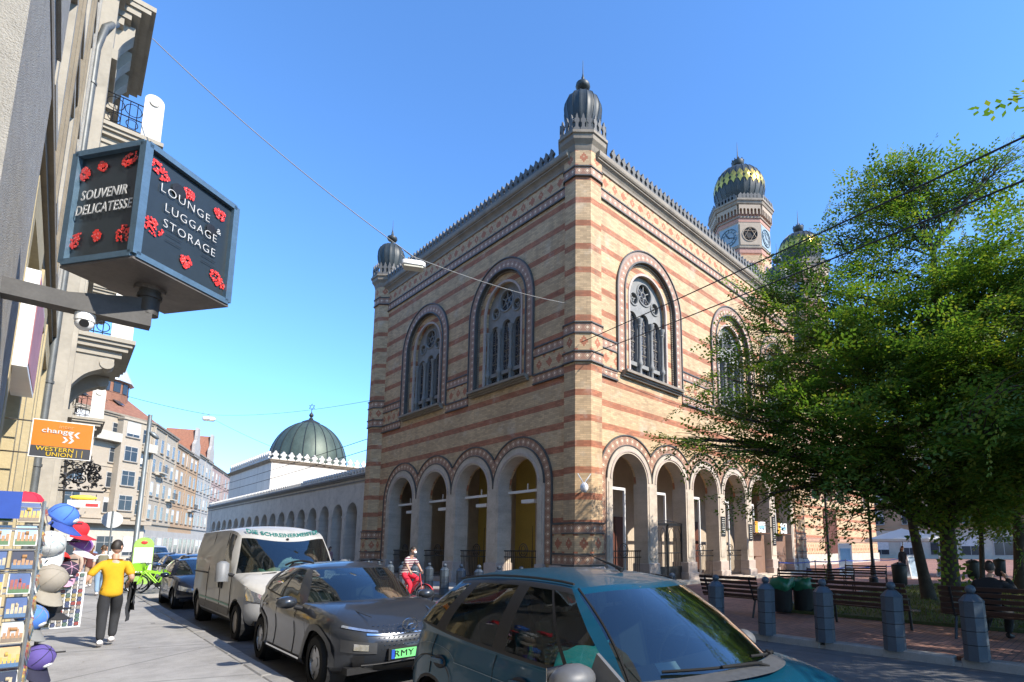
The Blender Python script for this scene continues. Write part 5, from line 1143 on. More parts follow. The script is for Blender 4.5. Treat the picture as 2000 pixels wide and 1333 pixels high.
b = MB(); b.cyl((0, 0, 0), (0, 0, 3.5), .035, n=8); b.build('post', M_GALV, RS); b = MB(); b.cyl((0, .06, 3.05), (0, .04, 3.05), .42, n=24); b.build('disc', mat('sign_back_grey', (0.55, .56, .56), .5), RS)
TO = thing('info_totem', 'green and white rounded information totem beside the bikes', 'totem', SP(2.75, 31.5, .12))
tp = [(-.36, 0), (.36, 0), (.36, 1.75)] + [(.36 * math.cos(t * PI / 12), 1.75 + .36 * math.sin(t * PI / 12)) for t in range(1, 12)] + [(-.36, 1.75)]
FTT = Matrix(((1, 0, 0, 0), (0, 0, 1, 0), (0, 1, 0, 0), (0, 0, 0, 1)))
b = MB(); b.plate(tp, [], 0, .16, FTT); b.build('body', mat('totem_green', (0.30, 0.52, 0.10), .4), TO); b = MB(); b.plate(rect(-.33, .33, .5, 1.65), [], -.012, 0, FTT); b.build('map_panel', M_WHITE, TO); b = MB(); b.blob((0, -.01, 1.88), .12, .02, .08, 10, 6); b.build('logo', M_RED, TO)
struct(MB().box(2.0, 3.3, 24.6, 60, .0, .124).build('pavement_extension', M_PAVE, None, FS))
# ------------------------------------------------------------------ vehicles
def interp(keys, x):
    return float(np.interp(x, [k[0] for k in keys], [k[1] for k in keys]))
def smooth_interp(keys, x):
    xs = [k[0] for k in keys]
    if x <= xs[0]: return keys[0][1]
    if x >= xs[-1]: return keys[-1][1]
    for i in range(len(keys) - 1):
        if xs[i] <= x <= xs[i + 1]:
            t = (x - xs[i]) / (xs[i + 1] - xs[i]); n = len(keys)
            p0 = keys[max(i - 1, 0)]; p1 = keys[i]; p2 = keys[i + 1]; p3 = keys[min(i + 2, n - 1)]
            m1 = (p2[1] - p0[1]) / max(1e-6, p2[0] - p0[0]) * (p2[0] - p1[0]); m2 = (p3[1] - p1[1]) / max(1e-6, p3[0] - p1[0]) * (p2[0] - p1[0])
            return (2 * t ** 3 - 3 * t ** 2 + 1) * p1[1] + (t ** 3 - 2 * t ** 2 + t) * m1 + (-2 * t ** 3 + 3 * t ** 2) * p2[1] + (t ** 3 - t ** 2) * m2
def paint(name, col, metal=.5, rough=.32, flake=.08, coat=.7):
    m = mat(name, col, rough, metal=metal, var=flake, scale=1.5, coat=coat, spec=.3)
    return m
def wheel(root, x, y, r, w, rim_m, spokes=5, side=1, hub=M_PLAST):
    wl = thing_part('wheel', root)
    ty = MB(); prof = [(r * .62, -w / 2), (r * .9, -w / 2), (r * .985, -w * .36), (r, -w * .2), (r, w * .2), (r * .985, w * .36), (r * .9, w / 2), (r * .62, w / 2)]
    ty.lathe(prof, 36, caps=False); o = ty.build('wheel', M_RUBBER, root, None, 40)
    F = T(x, y, r) @ Matrix.Rotation(R(-90) * side, 4, 'X'); o.matrix_basis = F
    b = MB(); R1 = r * .63; b.lathe([(R1, -w * .4), (R1, w * .42), (R1 * .93, w * .42), (R1 * .9, w * .1), (R1 * .88, -w * .3)], 32, caps=False)
    for k in range(spokes):
        t = 2 * PI * k / spokes; M = RZ(t)
        b.add([(.05, -.055, w * .36), (R1 * .93, -.085 * r / .32, w * .38), (R1 * .93, .085 * r / .32, w * .38), (.05, .055, w * .36), (.05, -.05, w * .2), (R1 * .92, -.06, w * .25), (R1 * .92, .06, w * .25), (.05, .05, w * .2)], [(0, 1, 2, 3), (4, 7, 6, 5), (0, 4, 5, 1), (3, 2, 6, 7)], M=M)
    b.cyl((0, 0, w * .1), (0, 0, w * .4), r * .17, n=14); b.build('rim', rim_m, o, None, 35)
    b = MB(); b.cyl((0, 0, -w * .3), (0, 0, w * .02), R1 * .9, n=28); b.build('brake_disc', hub, o)
def thing_part(n, r): return None
def vehicle(name, label, M, P, group='vehicles parked along the left kerb'):
    root = thing(name, label, P.get('cat', 'car'), M, group)
    L, W = P['L'], P['W']; a, hb = L / 2, W / 2; nf, nr = P.get('nf', 3.6), P.get('nr', 4.5); z0 = P['sill']; rw = P['rw']; xw = P['wheels']; ra = rw + P.get('arch', .055)
    def wy(x):
        n = nf if x > 0 else nr; return hb * max(0.0, 1 - abs(x / a) ** n) ** (1 / P.get('ny', 2.6))
    xA, xR = P['xA'], P['xR']
    keys = sorted(set([x for w in P['panes'] for x in w[:2]] + [xA, xR]))
    # half outline samples from the front centre to the rear centre
    xs = set(np.arange(-a * .93, a * .93, P.get('dx', .09)).round(4))
    for xc in xw:
        for k in range(13): xs.add(round(xc + ra * math.cos(PI * k / 12) * (1.0), 4)); 
        xs.add(round(xc + ra * 1.02, 4)); xs.add(round(xc - ra * 1.02, 4))
    xs = [x for x in xs if min(abs(x - k) for k in keys) > .03] + keys
    xs = sorted(xs, reverse=True)
    front = []; yq = wy(xs[0])
    def xf(y, n): return a * max(0.0, 1 - (y / hb) ** P.get('ny', 2.6)) ** (1 / n)
    NF = 8
    for i in range(NF): y = yq * i / NF; front.append((xf(y, nf), y))
    yq2 = wy(xs[-1]); rear = [(-xf(yq2 * (NF - 1 - i) / NF, nr), yq2 * (NF - 1 - i) / NF) for i in range(NF)]
    half = front + [(x, wy(x)) for x in xs] + rear
    full = [(x, y, 1) for x, y in half] + [(x, -y, -1) for x, y in reversed(half[1:-1])]
    N = len(full); nh = len(half)
    iA = next(i for i, p in enumerate(half) if abs(p[0] - xA) < 1e-4 and i >= NF); iR = next(i for i, p in enumerate(half) if abs(p[0] - xR) < 1e-4 and i >= NF)
    def hidx(i): return i if i < nh else N - i
    def arc(i0, i1):
        s = [0.0]
        for i in range(i0, i1): s.append(s[-1] + math.dist(half[i], half[i + 1]))
        return [q / s[-1] for q in s]
    fa = arc(0, iA); fr = arc(iR, nh - 1)
    prof, proff = P['prof'], P['proff']; profr = P.get('profr', proff)
    def low(x):
        z = smooth_interp(P['low'], x) if 'low' in P else z0
        for xc in xw:
            if abs(x - xc) <= ra + 1e-4: z = max(z, rw + math.sqrt(max(0, ra * ra - (x - xc) ** 2)))
        return z
    def body_pt(i, v, off=0.0):
        x, y, s = full[i]; zt = smooth_interp(P['top'], x); zl = low(x); z = zl + (zt - zl) * v
        vv = (z - z0) / max(.01, zt - z0)
        wf = max(0.0, min(1.0, (abs(x) / a - .80) / .2)) ** 1.0
        d = interp(prof, vv) * (1 - wf) + interp(proff if x > 0 else profr, vv) * wf - off
        return (x * (1 - d / a), y * (1 - d / hb) if abs(y) > 1e-6 else 0.0, z)
    yb_in = P.get('belt_in', .06)
    def belt_pt(i):
        h = hidx(i); s = 1 if i < nh else -1
        if h <= iA: f = fa[h]; yA = wy(xA) - yb_in - .02; x = P['xWC'] - (P['xWC'] - xA) * f ** 2.2; y = yA * f; z = smooth_interp(P['belt'], xA) + (P.get('cowl', 0)) * (1 - f * f)
        elif h >= iR: f = 1 - fr[h - iR]; yR = wy(xR) - yb_in; x = P['xRC'] - (P['xRC'] - xR) * f ** 2.5; y = yR * f; z = smooth_interp(P['belt'], xR)
        else: x, y = half[h]; y -= yb_in; z = smooth_interp(P['belt'], x)
        return Vector((x, y * s, z))
    xk = P['roofx']       # belt x -> roof x along the side
    def roof_pt(i):
        h = hidx(i); s = 1 if i < nh else -1; yr = P['yr']
        if h <= iA: f = fa[h]; xa = interp(xk, xA); x = P['xHC'] - (P['xHC'] - xa) * f ** 2.2; y = interp(yr, xa) * f
        elif h >= iR: f = 1 - fr[h - iR]; xr_ = interp(xk, xR); x = P['xTC'] - (P['xTC'] - xr_) * f ** 2.5; y = interp(yr, xr_) * f
        else: x = interp(xk, half[h][0]); y = interp(yr, x)
        z = smooth_interp(P['roof'], x) - P.get('roofdrop', .03) * (abs(y) / interp(yr, x)) ** 3
        return Vector((x, y * s, z))
    rings = []
    VN = [0, .08, .16, .28, .4, .52, .64, .76, .86, .93, .975, 1.0]
    for v in VN: rings.append([Vector(body_pt(i, v)) for i in range(N)])
    top = rings[-1]; belt = [belt_pt(i) for i in range(N)]; roof = [roof_pt(i) for i in range(N)]
    crown = P.get('crown', .05)
    for t in (.12, .35, .6, .82, 1.0):
        R_ = []
        for i in range(N):
            p = top[i].lerp(belt[i], t); h = hidx(i)
            if h < iA: k = 1 - (h / iA) ** 2; p.z += crown * math.sin(PI * min(1, t * 1.0)) * (.35 + .65 * k) * .9 + (0.02 if 0 < t < 1 else 0)
            R_.append(p)
        rings.append(R_)
    jb = len(rings) - 1
    bulge = P.get('bulge', .035)
    GT = [.05, .3, .55, .8, .93, 1.0]
    for t in GT:
        R_ = []
        for i in range(N):
            p = belt[i].lerp(roof[i], t); q = bulge * math.sin(PI * t); h = hidx(i)
            if iA < h < iR: p.y += q * (1 if p.y > 0 else -1)
            elif h <= iA: p.x += q * .9; p.z += q * .35
            else: p.x -= q * 1.2
            R_.append(p)
        rings.append(R_)
    jr = len(rings) - 1
    cx = (P['xHC'] + P['xTC']) / 2
    for k in (.97, .9, .75, .5, .25, .0):
        R_ = []
        for i in range(N):
            p = roof[i]; x = cx + (p.x - cx) * (k ** .35 if k > 0 else 0) if abs(p.x - cx) > 0 else p.x
            x = p.x + (min(max(p.x, P['xTC'] + .35), P['xHC'] - .35) - p.x) * (1 - k); y = p.y * k
            z = smooth_interp(P['roof'], x) - P.get('roofdrop', .03) * abs(k) ** 3 * (abs(p.y) / interp(P['yr'], p.x)) ** 3 + .012 * (1 - k)
            R_.append(Vector((x, y, z)))
        rings.append(R_)
    g0, g1 = jb + 1, jb + 5 - 0     # glass rows between GT[0] and GT[4]
    # which cells are glass
    def pane_of(i, j):
        if not (g0 <= j < g1): return None
        h0, h1 = sorted((hidx(i), hidx((i + 1) % N))); s = 'L' if i < nh - 1 else 'R'
        if h1 <= iA: return 'windscreen' if h1 <= iA - P.get('apil', 1) else None
        if h0 >= iR: return 'rear_window' if (P.get('rearglass', True) and h0 >= iR + 1) else None
        xm = (half[h0][0] + half[h1][0]) / 2
        for k, w in enumerate(P['panes']):
            if w[0] > xm > w[1]: return 'side_window.%d%s' % (k, s)
        return None
    V = [tuple(p) for r_ in rings for p in r_]; bodyF, bodyM = [], []; panes = {}
    for j in range(len(rings) - 1):
        for i in range(N):
            q = (j * N + i, j * N + (i + 1) % N, (j + 1) * N + (i + 1) % N, (j + 1) * N + i); k = pane_of(i, j)
            if k: panes.setdefault(k, []).append(q)
            else:
                mi = 0; h0 = min(hidx(i), hidx((i + 1) % N)); xm = (full[i][0] + full[(i + 1) % N][0]) / 2
                if jb <= j < jr and iA <= h0 < iR and P.get('black_pillars', True):
                    lim = P.get('pillar_x', (99, -99))
                    if lim[0] > xm > lim[1] and j < jr - 0 and g0 <= j < g1: mi = 1
                    if lim[0] > xm > lim[1] and j == jb: mi = 1
                    if lim[0] > xm > lim[1] and j == jr - 1 and P.get('black_top', True): mi = 1
                vv = VN[min(j, len(VN) - 1)]
                if P.get('clad') and j < P['clad'](xm, vv): mi = 1
                if j == 0 and not P.get('noskirt'): mi = 1
                if P.get('bump_m') and j < 11 and abs(xm) > a * P['bump_m'][0] and (low(xm) + (smooth_interp(P['top'], xm) - low(xm)) * vv) < P['bump_m'][1] and (xm > 0 or P['bump_m'][2]): mi = 2
                bodyF.append(q); bodyM.append(mi)
    b = MB(); b.v = V; b.f = bodyF; b.uv = [None] * len(bodyF); b.mi = bodyM
    mats = [P['paint'], M_PLAST] + ([P['bump_mat']] if P.get('bump_m') else [])
    me = b.mesh('body', mats, 42); body = link('body', me, root)
    for k, fs in panes.items():
        used = sorted({i for f in fs for i in f}); mp = {u: n for n, u in enumerate(used)}
        pb = MB(); pb.v = [V[u] for u in used]; pb.f = [tuple(mp[i] for i in f) for f in fs]; pb.uv = [None] * len(fs); pb.mi = [0] * len(fs)
        pb.build(k.split('.')[0], M_WSCR if k == 'windscreen' else P.get('glass', M_GLASS) if k != 'rear_window' else P.get('rglass', M_DGLASS), root, None, 60)
    # underbody, wheel wells, interior tub, seats
    b = MB(); b.box(-a * .93, a * .93, -hb * .80, hb * .80, z0 + .02, z0 + .10)
    for xc in xw:
        for s in (-1, 1): b.tube([(xc, s * (hb - .30), rw), (xc, s * (hb - .06), rw)], ra + .005, 24, cap=False); b.cyl((xc, s * (hb - .30), rw), (xc, s * (hb - .29), rw), ra + .005, n=24)
    b.build('underbody', M_PLAST, root)
    if P.get('seats'):
        b = MB(); b.box(xR - .1, xA + .1, -hb * .83, hb * .83, z0 + .1, z0 + .14); b.build('cabin_floor', M_PLAST, root)
        zb = smooth_interp(P['belt'], 0)
        b = MB(); b.add([(P['xWC'] - .05, -hb * .8, zb - .08), (P['xWC'] - .05, hb * .8, zb - .08), (xA - .35, hb * .8, zb - .02), (xA - .35, -hb * .8, zb - .02), (xA - .45, -hb * .8, zb - .4), (xA - .45, hb * .8, zb - .4)], [(0, 1, 2, 3), (3, 2, 5, 4)]); b.build('dashboard', M_PLAST, root)
        b = MB(); yw = P.get('steer', .36); b.tube([(xA - .52 + .06 * math.sin(t * PI / 10), yw + .18 * math.cos(t * PI / 10), zb + .02 + .17 * math.sin(t * PI / 10)) for t in range(20)], .017, 6, closed=True); b.build('steering_wheel', M_PLAST, root, None, 60)
        for k, (sx, sy) in enumerate(P['seats']):
            b = MB(); M_ = T(sx, sy, z0 + .14)
            b.bbox(-.25, .27, -.25, .25, .1, .32, .06, M_); b.bbox(-.09, .09, -.24, .24, 0, .66, .06, M_ @ T(-.28, 0, .26) @ Matrix.Rotation(R(-14), 4, 'Y')); b.bbox(-.06, .06, -.13, .13, 0, .2, .05, M_ @ T(-.47, 0, .93) @ Matrix.Rotation(R(-10), 4, 'Y')); b.cyl(M_ @ Vector((-.44, -.06, .85)), M_ @ Vector((-.46, -.06, .98)), .01, n=5); b.cyl(M_ @ Vector((-.44, .06, .85)), M_ @ Vector((-.46, .06, .98)), .01, n=5)
            b.build('seat', P.get('seatm', M_PLAST), root, None, 40)
    for xc in xw:
        for s in (-1, 1): wheel(root, xc, s * (hb - .12 - P.get('wi', 0)), rw, P.get('tw', .2), P.get('rim', M_ALLOY), P.get('spokes', 5), s)
    def patch(name, m, i0, i1, v0, v1, side, off=.012, nu=8, nv=5, mirror=True, frame=None):
        """panel lying on the lower body, between half-outline positions i0..i1 and heights v0..v1 (callables allowed)"""
        for s in ((1, -1) if mirror else (side,)):
            def at(iq, vq):
                ia = int(math.floor(iq)); fq = iq - ia; pa, pb_ = Vector(body_pt(ia, vq, off)), Vector(body_pt(min(ia + 1, nh - 1), vq, off)); p = pa.lerp(pb_, fq); return (p.x, p.y * s, p.z)
            g = MB(); g.grid(lambda i, j: at(i0 + (i1 - i0) * i / (nu - 1), (v0(i / (nu - 1)) if callable(v0) else v0) * (1 - j / (nv - 1)) + (v1(i / (nu - 1)) if callable(v1) else v1) * j / (nv - 1)), nu, nv)
            g.build(name, m, root, None, 60)
    return dict(root=root, patch=patch, half=half, body_pt=body_pt, iA=iA, iR=iR, nh=nh, belt=belt, roof=roof, NF=NF, idx=lambda x: min(range(NF, nh - NF), key=lambda i: abs(half[i][0] - x)), low=low, hb=hb, a=a)
def mirror_part(root, x, y, z, m, arm, s, sc=1.0, big=False):
    b = MB(); k = sc
    if big: b.bbox(-.09, .09, -.11, .11, -.2, .2, .05, T(x, y, z))
    else:
        pr = [(0, -.13), (.07, -.115), (.098, -.06), (.105, 0), (.09, .06), (.06, .11), (0, .13)]
        b.lathe(pr, 16, M=T(x, y, z) @ Matrix.Rotation(R(90), 4, 'X') @ Matrix.Diagonal((1.1 * k, .85 * k, 1.05 * k, 1)))
    o = b.build('door_mirror', m, root, None, 60)
    b = MB(); b.tube([(x + .02, y - s * .1, z - .06), (x + .06, y - s * .2, z - .09)], .035, 8); b.build('mirror_arm', arm, o, None, 60)
    b = MB(); b.box(x - .105 * k, x - .098 * k, y - .1 * k, y + .1 * k, z - .065 * k, z + .065 * k); b.build('mirror_glass', M_CHROME, o)
    return o
def plate_part(root, x, z, w, h, bodym, txt=None, tilt=0, tm=None, txtx=0.0, txtw=None):
    b = MB(); b.box(x, x + .012, -w / 2, w / 2, z - h / 2, z + h / 2); o = b.build('number_plate', bodym, root)
    if txt:
        b = MB(); b.box(x + .012, x + .014, -w / 2, -w / 2 + .045, z - h / 2, z + h / 2); b.build('blue_strip', mat('plate_blue', (0.02, .08, .45), .4), o)
        t_ = link('lettering', text_mesh(txt, h * .95, tm or M_IRON, spacing=1.1, width=txtw), o); t_.matrix_basis = Matrix(((0, 0, 1, x + .016), (1, 0, 0, txtx), (0, 1, 0, z), (0, 0, 0, 1)))
M_HEADL = mat('headlamp_reflector', (0.62, 0.63, 0.64), .12, metal=.85, var=.35, scale=25); M_ORNG = mat('indicator_orange', (0.75, .25, .05), .3)
ROTC = R(-90)
# --- the blue-teal minivan in the foreground
MP = paint('petrol_blue_paint', (0.002, 0.048, 0.088), .1, .36, .10, .35)
P = dict(L=4.17, W=1.72, sill=.22, rw=.305, wheels=(1.24, -1.32), nf=6.0, nr=9.0, ny=2.6, wi=.02, apil=0, paint=MP, xA=.90, xR=-1.66, xWC=1.27, xRC=-1.90, cowl=.05,
         panes=[(.868, .43), (.385, -.30), (-.46, -1.17), (-1.33, -1.60)], pillar_x=(.88, -1.62), belt_in=.045,
         top=[(-2.085, .96), (-1.7, 1.02), (-1.0, 1.0), (0, .94), (.62, .925), (1.2, .90), (1.7, .80), (2.085, .66)], belt=[(-1.9, 1.13), (-1.6, 1.10), (-1.0, 1.03), (0, .965), (.6, .95), (.9, .945), (1.2, .96)],
         roofx=[(-1.66, -1.28), (-1.60, -1.22), (-1.33, -1.02), (-1.17, -.88), (-.46, -.33), (-.30, -.20), (.385, .02), (.43, .04), (.868, .225), (.90, .26)], xHC=.47, xTC=-1.62, yr=[(-1.7, .53), (-1.2, .60), (-.5, .635), (.3, .61), (.6, .58)],
         roof=[(-1.75, 1.43), (-1.4, 1.515), (-.9, 1.57), (-.4, 1.585), (.1, 1.565), (.35, 1.53), (.5, 1.50)], roofdrop=.07, bulge=.045, crown=.05,
         prof=[(0, .09), (.08, .02), (.25, .0), (.55, .0), (.7, .012), (.85, .02), (1, .055)], proff=[(0, .16), (.15, .02), (.4, 0), (.62, .03), (.8, .10), (1, .22)], profr=[(0, .1), (.15, .02), (.45, 0), (.7, .02), (1, .06)],
         seats=[(.25, .36), (.25, -.36), (-.75, .36), (-.75, -.36)], rim=M_ALLOY, seatm=mat('dark_seat_fabric', (0.03, .033, .036), .9), cowl_=0)
C1 = vehicle('blue_minivan', 'petrol blue minivan nearest to us, cut off by the lower edge', SP(3.25, 3.04, 0, ROTC), P)
r = C1['root']; ix = C1['idx']
M_SILV = mat('dull_silver_plastic', (0.105, .106, .11), .5, metal=.1)
for s in (-1, 1):
    mirror_part(r, .62, s * .985, .985, M_SILV, M_SILV, s, 1.05)
    b = MB(); b.add([(.60, s * .80, .955), (.92, s * .79, .955), (.66, s * .785, 1.12), (.60, s * .83, .955), (.92, s * .82, .955), (.66, s * .81, 1.12)], [(0, 1, 2), (3, 5, 4), (0, 3, 4, 1), (1, 4, 5, 2), (0, 2, 5, 3)]); b.build('mirror_sail', M_SILV, r)
C1['patch']('rub_strip', M_PLAST, ix(1.0), ix(-1.9), .50, .53, 1, .012, 40, 3); C1['patch']('waist_line', mat('light_waistline', (0.16, .22, .27), .4, metal=.4), ix(.7), ix(-1.85), .788, .795, 1, .006, 40, 2)
for x in (-.05, -1.16):
    for s in (1, -1):
        b = MB(); M_ = T(x, s * (.855), .815); b.blob((0, 0, 0), .10, .02, .055, 14, 8, M=M_); o = b.build('door_handle', M_PLAST, r, None, 60)
        b = MB(); b.bbox(-.1, .08, -.015, .012, -.018, .018, .008, M_ @ T(0, s * .018, .012)); b.build('handle_grip', MP, o)
for x in (.42, -.40, -1.28):
    for s in (1, -1):
        b = MB(); pts = [Vector(C1['body_pt'](ix(x), v, .004)) for v in (.1, .3, .5, .7, .9, 1.0)]; b.tube([(p.x, p.y * s, p.z) for p in pts], .004, 4); b.build('door_seam', M_PLAST, r)
C1['patch']('headlamp', M_HEADL, 5.0, 10.5, .60, .86, 1, .015); C1['patch']('tail_lamp', mat('tail_lamp_red', (0.4, .02, .015), .2, coat=1.0), C1['nh'] - 9.0, C1['nh'] - 6.0, .62, .98, 1, .012)
C1['patch']('front_bumper', M_PLAST, 0, 6, .22, .40, 1, .02)
# wipers and aerial, scuttle panel
def ws_pt(f, t, off=0.0, P=P):
    """point on the windscreen: f across (-1..1), t up from the base"""
    yA = 0.79; bp = Vector((P['xWC'] - (P['xWC'] - P['xA']) * abs(f) ** 2.2, yA * f, .95 + .05 * (1 - f * f))); xa = .26; rp = Vector((P['xHC'] - (P['xHC'] - xa) * abs(f) ** 2.2, .60 * f, 1.515 - .04 * f * f))
    p = bp.lerp(rp, t); q = .045 * math.sin(PI * t); return p + Vector((q * .9 + off * .7, 0, q * .35 + off * .7))
b = MB(); b.grid(lambda i, j: ws_pt((i - 10) / 10 * .96, 0.0) + Vector((-.02 + .16 * j / 2 * (1 - .35 * abs(i - 10) / 10), 0, .028 - .012 * j)), 21, 3); b.build('scuttle_panel', mat('speckled_grey_scuttle', (0.055, .058, .062), .7, scale=30, var=.35), r, None, 60)
for f0, f1 in ((-.80, .12), (.05, .86)):
    b = MB(); b.tube([ws_pt(f0 + (f1 - f0) * t / 6, .015 + .07 * (1 - t / 6), .03) for t in range(7)], .010, 5); b.tube([ws_pt(f1, -.04, .05), ws_pt(f1 - .12, .01, .05), ws_pt(f0 + (f1 - f0) * .45, .045, .045)], .011, 6); b.build('wiper', M_RUBBER, r)
for s in (1, -1):
    b = MB(); b.tube([ws_pt(s * .985, t / 8, .006) for t in range(9)], .009, 5); b.build('windscreen_seal', M_RUBBER, r)
b = MB(); b.tube([(.16, 0, 1.59), (.10, 0, 1.615), (-.22, 0, 1.71)], [.022, .012, .004], 6); b.build('aerial', M_PLAST, r)
for s in (1, -1):
    b = MB(); b.tube([(x, s * (np.interp(x, [-1.2, -.5, .3], [.575, .615, .585])), smooth_interp(P['roof'], x) - .042) for x in np.linspace(-1.3, .22, 14)], .010, 6); b.build('roof_gutter', M_PLAST, r)
b = MB(); b.grid(lambda i, j: (.30 + .05 * i - .02 * j, -.36 + .09 * (j - 3), .70 + .06 * math.sin(i * .9 + j * .6) + .02 * i), 6, 7); b.grid(lambda i, j: (-.02 + .03 * i, -.36 + .09 * (j - 3), .72 + .08 * i + .015 * math.sin(j * 1.7 + i)), 5, 7)
tow = b.build('draped_towel', mat('turquoise_towel', (0.05, .42, .46), .9, var=.2, scale=9), r, None, 60)
tow.parent = None; tow.matrix_world = WM(r); tow.name = 'turquoise_towel'; tag(tow, 'turquoise towel spread over the front seat inside the blue minivan', 'towel')
GB = thing('green_bottle', 'green glass bottle standing behind the blue minivan window', 'bottle', SP(3.25, 3.04, 0, ROTC) @ T(-.22, -.62, .80)); b = MB(); b.lathe([(.032, 0), (.034, .12), (.03, .15), (.014, .19), (.013, .235)], 14); b.build('bottle', mat('green_bottle_glass', (0.03, .28, .03), .1), GB, None, 40); b = MB(); b.lathe([(.0345, .03), (.0345, .09)], 14, caps=False); b.build('label', M_WHITE, GB)
b = MB(); b.grid(lambda i, j: ws_pt(-.78 + .05 * i, .09 + .05 * j, -.012), 4, 3); b.build('windscreen_sticker', M_WHITE, r)
# --- grey electric crossover
MG_ = paint('graphite_grey_paint', (0.034, 0.038, 0.045), .35, .3, .08, .6)
M_CLAD = mat('dark_cladding', (0.045, .046, .048), .45)
P = dict(L=4.18, W=1.80, sill=.24, rw=.335, wheels=(1.25, -1.35), arch=.06, nf=7.5, nr=7.0, ny=2.5, wi=.02, paint=MG_, xA=.48, xR=-1.55, xWC=.98, xRC=-1.82, cowl=.03, tw=.22,
         panes=[(.42, -.40), (-.47, -1.22)], pillar_x=(.44, -1.28), belt_in=.07, black_top=False,
         top=[(-2.09, 1.0), (-1.7, 1.04), (-.8, 1.0), (0, .965), (.5, .955), (1.1, .93), (1.6, .89), (1.9, .83), (2.09, .76)], belt=[(-1.82, 1.16), (-1.5, 1.13), (-.8, 1.06), (0, 1.0), (.5, .985), (1.0, .99)],
         roofx=[(-1.55, -1.45), (-1.22, -.98), (-.47, -.36), (-.40, -.30), (.42, -.10), (.48, -.02)], xHC=.16, xTC=-1.78, yr=[(-1.8, .52), (-1.2, .575), (-.5, .605), (.2, .57)],
         roof=[(-1.9, 1.39), (-1.5, 1.46), (-1.0, 1.52), (-.5, 1.545), (-.1, 1.53), (.1, 1.50), (.25, 1.47)], roofdrop=.06, bulge=.05, crown=.07,
         prof=[(0, .06), (.1, .0), (.3, .02), (.55, .03), (.75, .005), (.9, .02), (1, .06)], proff=[(0, .22), (.1, .10), (.25, .03), (.5, 0), (.75, .02), (.9, .06), (1, .14)], profr=[(0, .12), (.2, .02), (.6, 0), (1, .08)],
         seats=[(.05, .38), (.05, -.38), (-.85, .38), (-.85, -.38)], spokes=5, glass=M_DGLASS, clad=lambda x, v: 2 if abs(x) < .8 else 1)
C2 = vehicle('grey_crossover', 'dark grey crossover car with green number plate behind the blue minivan', SP(3.30, 8.6, 0, ROTC), P)
r = C2['root']; ix = C2['idx']
for s in (-1, 1):
    mirror_part(r, .50, s * 1.03, 1.03, MG_, M_PLAST, s, .95)
    for xc in (1.25, -1.35):
        b = MB(); pts_i, pts_o = [], []
        for k in range(17):
            t = PI * k / 16; x0 = xc + .395 * math.cos(t); z0_ = .335 + .395 * math.sin(t); x1 = xc + .47 * math.cos(t); z1_ = .335 + .475 * math.sin(t)
            def sy(x, z):
                i = ix(x); zl = C2['low'](x); zt = smooth_interp(P['top'], x); v = max(0, min(1, (z - zl) / (zt - zl))); return C2['body_pt'](i, v, .014)[1]
            pts_i.append((x0, s * sy(x0, z0_), z0_)); pts_o.append((x1, s * sy(x1, z1_), z1_))
        b.strip(pts_i, pts_o); b.build('arch_cladding', M_CLAD, r, None, 50)
    b = MB(); b.tube([(x, s * (np.interp(x, [-1.6, -1.0, -.4, 0], [.54, .575, .60, .57]) - .03), smooth_interp(P['roof'], x) + .018) for x in np.linspace(-1.5, -.05, 14)], .017, 6); b.build('roof_rail', M_PLAST, r, None, 60)
    for x in (.42, -.44, -1.2):
        b = MB(); pts = [Vector(C2['body_pt'](ix(x), v, .004)) for v in (.15, .3, .5, .7, .9, 1.0)]; b.tube([(p.x - .0, p.y * s, p.z) for p in pts], .004, 4); b.build('door_seam', M_PLAST, r)
    for x in (-.28, -1.08): b = MB(); b.bbox(-.1, .1, -.012, .02, -.014, .014, .008, T(x, s * .885, .90)); b.build('door_handle', MG_, r)
C2['patch']('sill_trim', M_CHROME, ix(.72), ix(-.80), .10, .13, 1, .012, 20, 2)
C2['patch']('running_light', M_HEADL, 5.0, 9.6, .915, .955, 1, .010, 10, 3); C2['patch']('headlamp', M_HEADL, 6.1, 7.9, .52, .65, 1, .016, 8, 4); C2['patch']('headlamp_bezel', M_CLAD, 5.0, 9.4, .46, .70, 1, .010, 8, 4)
C2['patch']('air_curtain', M_PLAST, 6.6, 8.0, .16, .42, 1, .012, 5, 5); C2['patch']('nose_chrome', M_CHROME, 0, 6.5, lambda t: .885 - .04 * t, lambda t: .905 - .02 * t, 1, .014, 12, 2)
C2['patch']('lower_chrome', M_CHROME, 0, 7, lambda t: .20 + .06 * (1 - t), lambda t: .225 + .06 * (1 - t), 1, .018, 12, 2); C2['patch']('lower_grille', M_PLAST, 0, 5.5, .04, .19, 1, .012, 10, 4)
b = MB()          # dimpled closed grille
for j in range(7):
    for i in range(-9, 10):
        y = (i + .5 * (j % 2)) * .058; z = .53 + j * .045; v = (z - .24) / (smooth_interp(P['top'], 2.0) - .24)
        if abs(y) > .5: continue
        x = C2['a'] * (1 - (abs(y) / .9) ** 2.8) ** (1 / 3.6) - interp(P['proff'], v) + .006; b.blob((x, y, z), .006, .017, .006, 6, 3)
b.build('grille_dimples', M_CHROME, r)['kind'] = 'stuff'
b = MB(); pr = [(0.075 * math.cos(t * PI / 12) * 1.35, .075 * math.sin(t * PI / 12)) for t in range(24)]
xb = C2['a'] - .03; b.tube([(xb, p[0], .80 + p[1]) for p in pr], .011, 6, closed=True)
for y in (-.038, .038): b.tube([(xb, y - .014, .755), (xb, y + .006, .80), (xb, y + .022, .845)], .010, 6)
b.tube([(xb, -.035, .79), (xb, 0, .805), (xb, .035, .81)], .010, 6); b.build('emblem', M_CHROME, r, None, 60)
M_PGRN = mat('green_plate', (0.16, .62, .20), .4, var=.05)
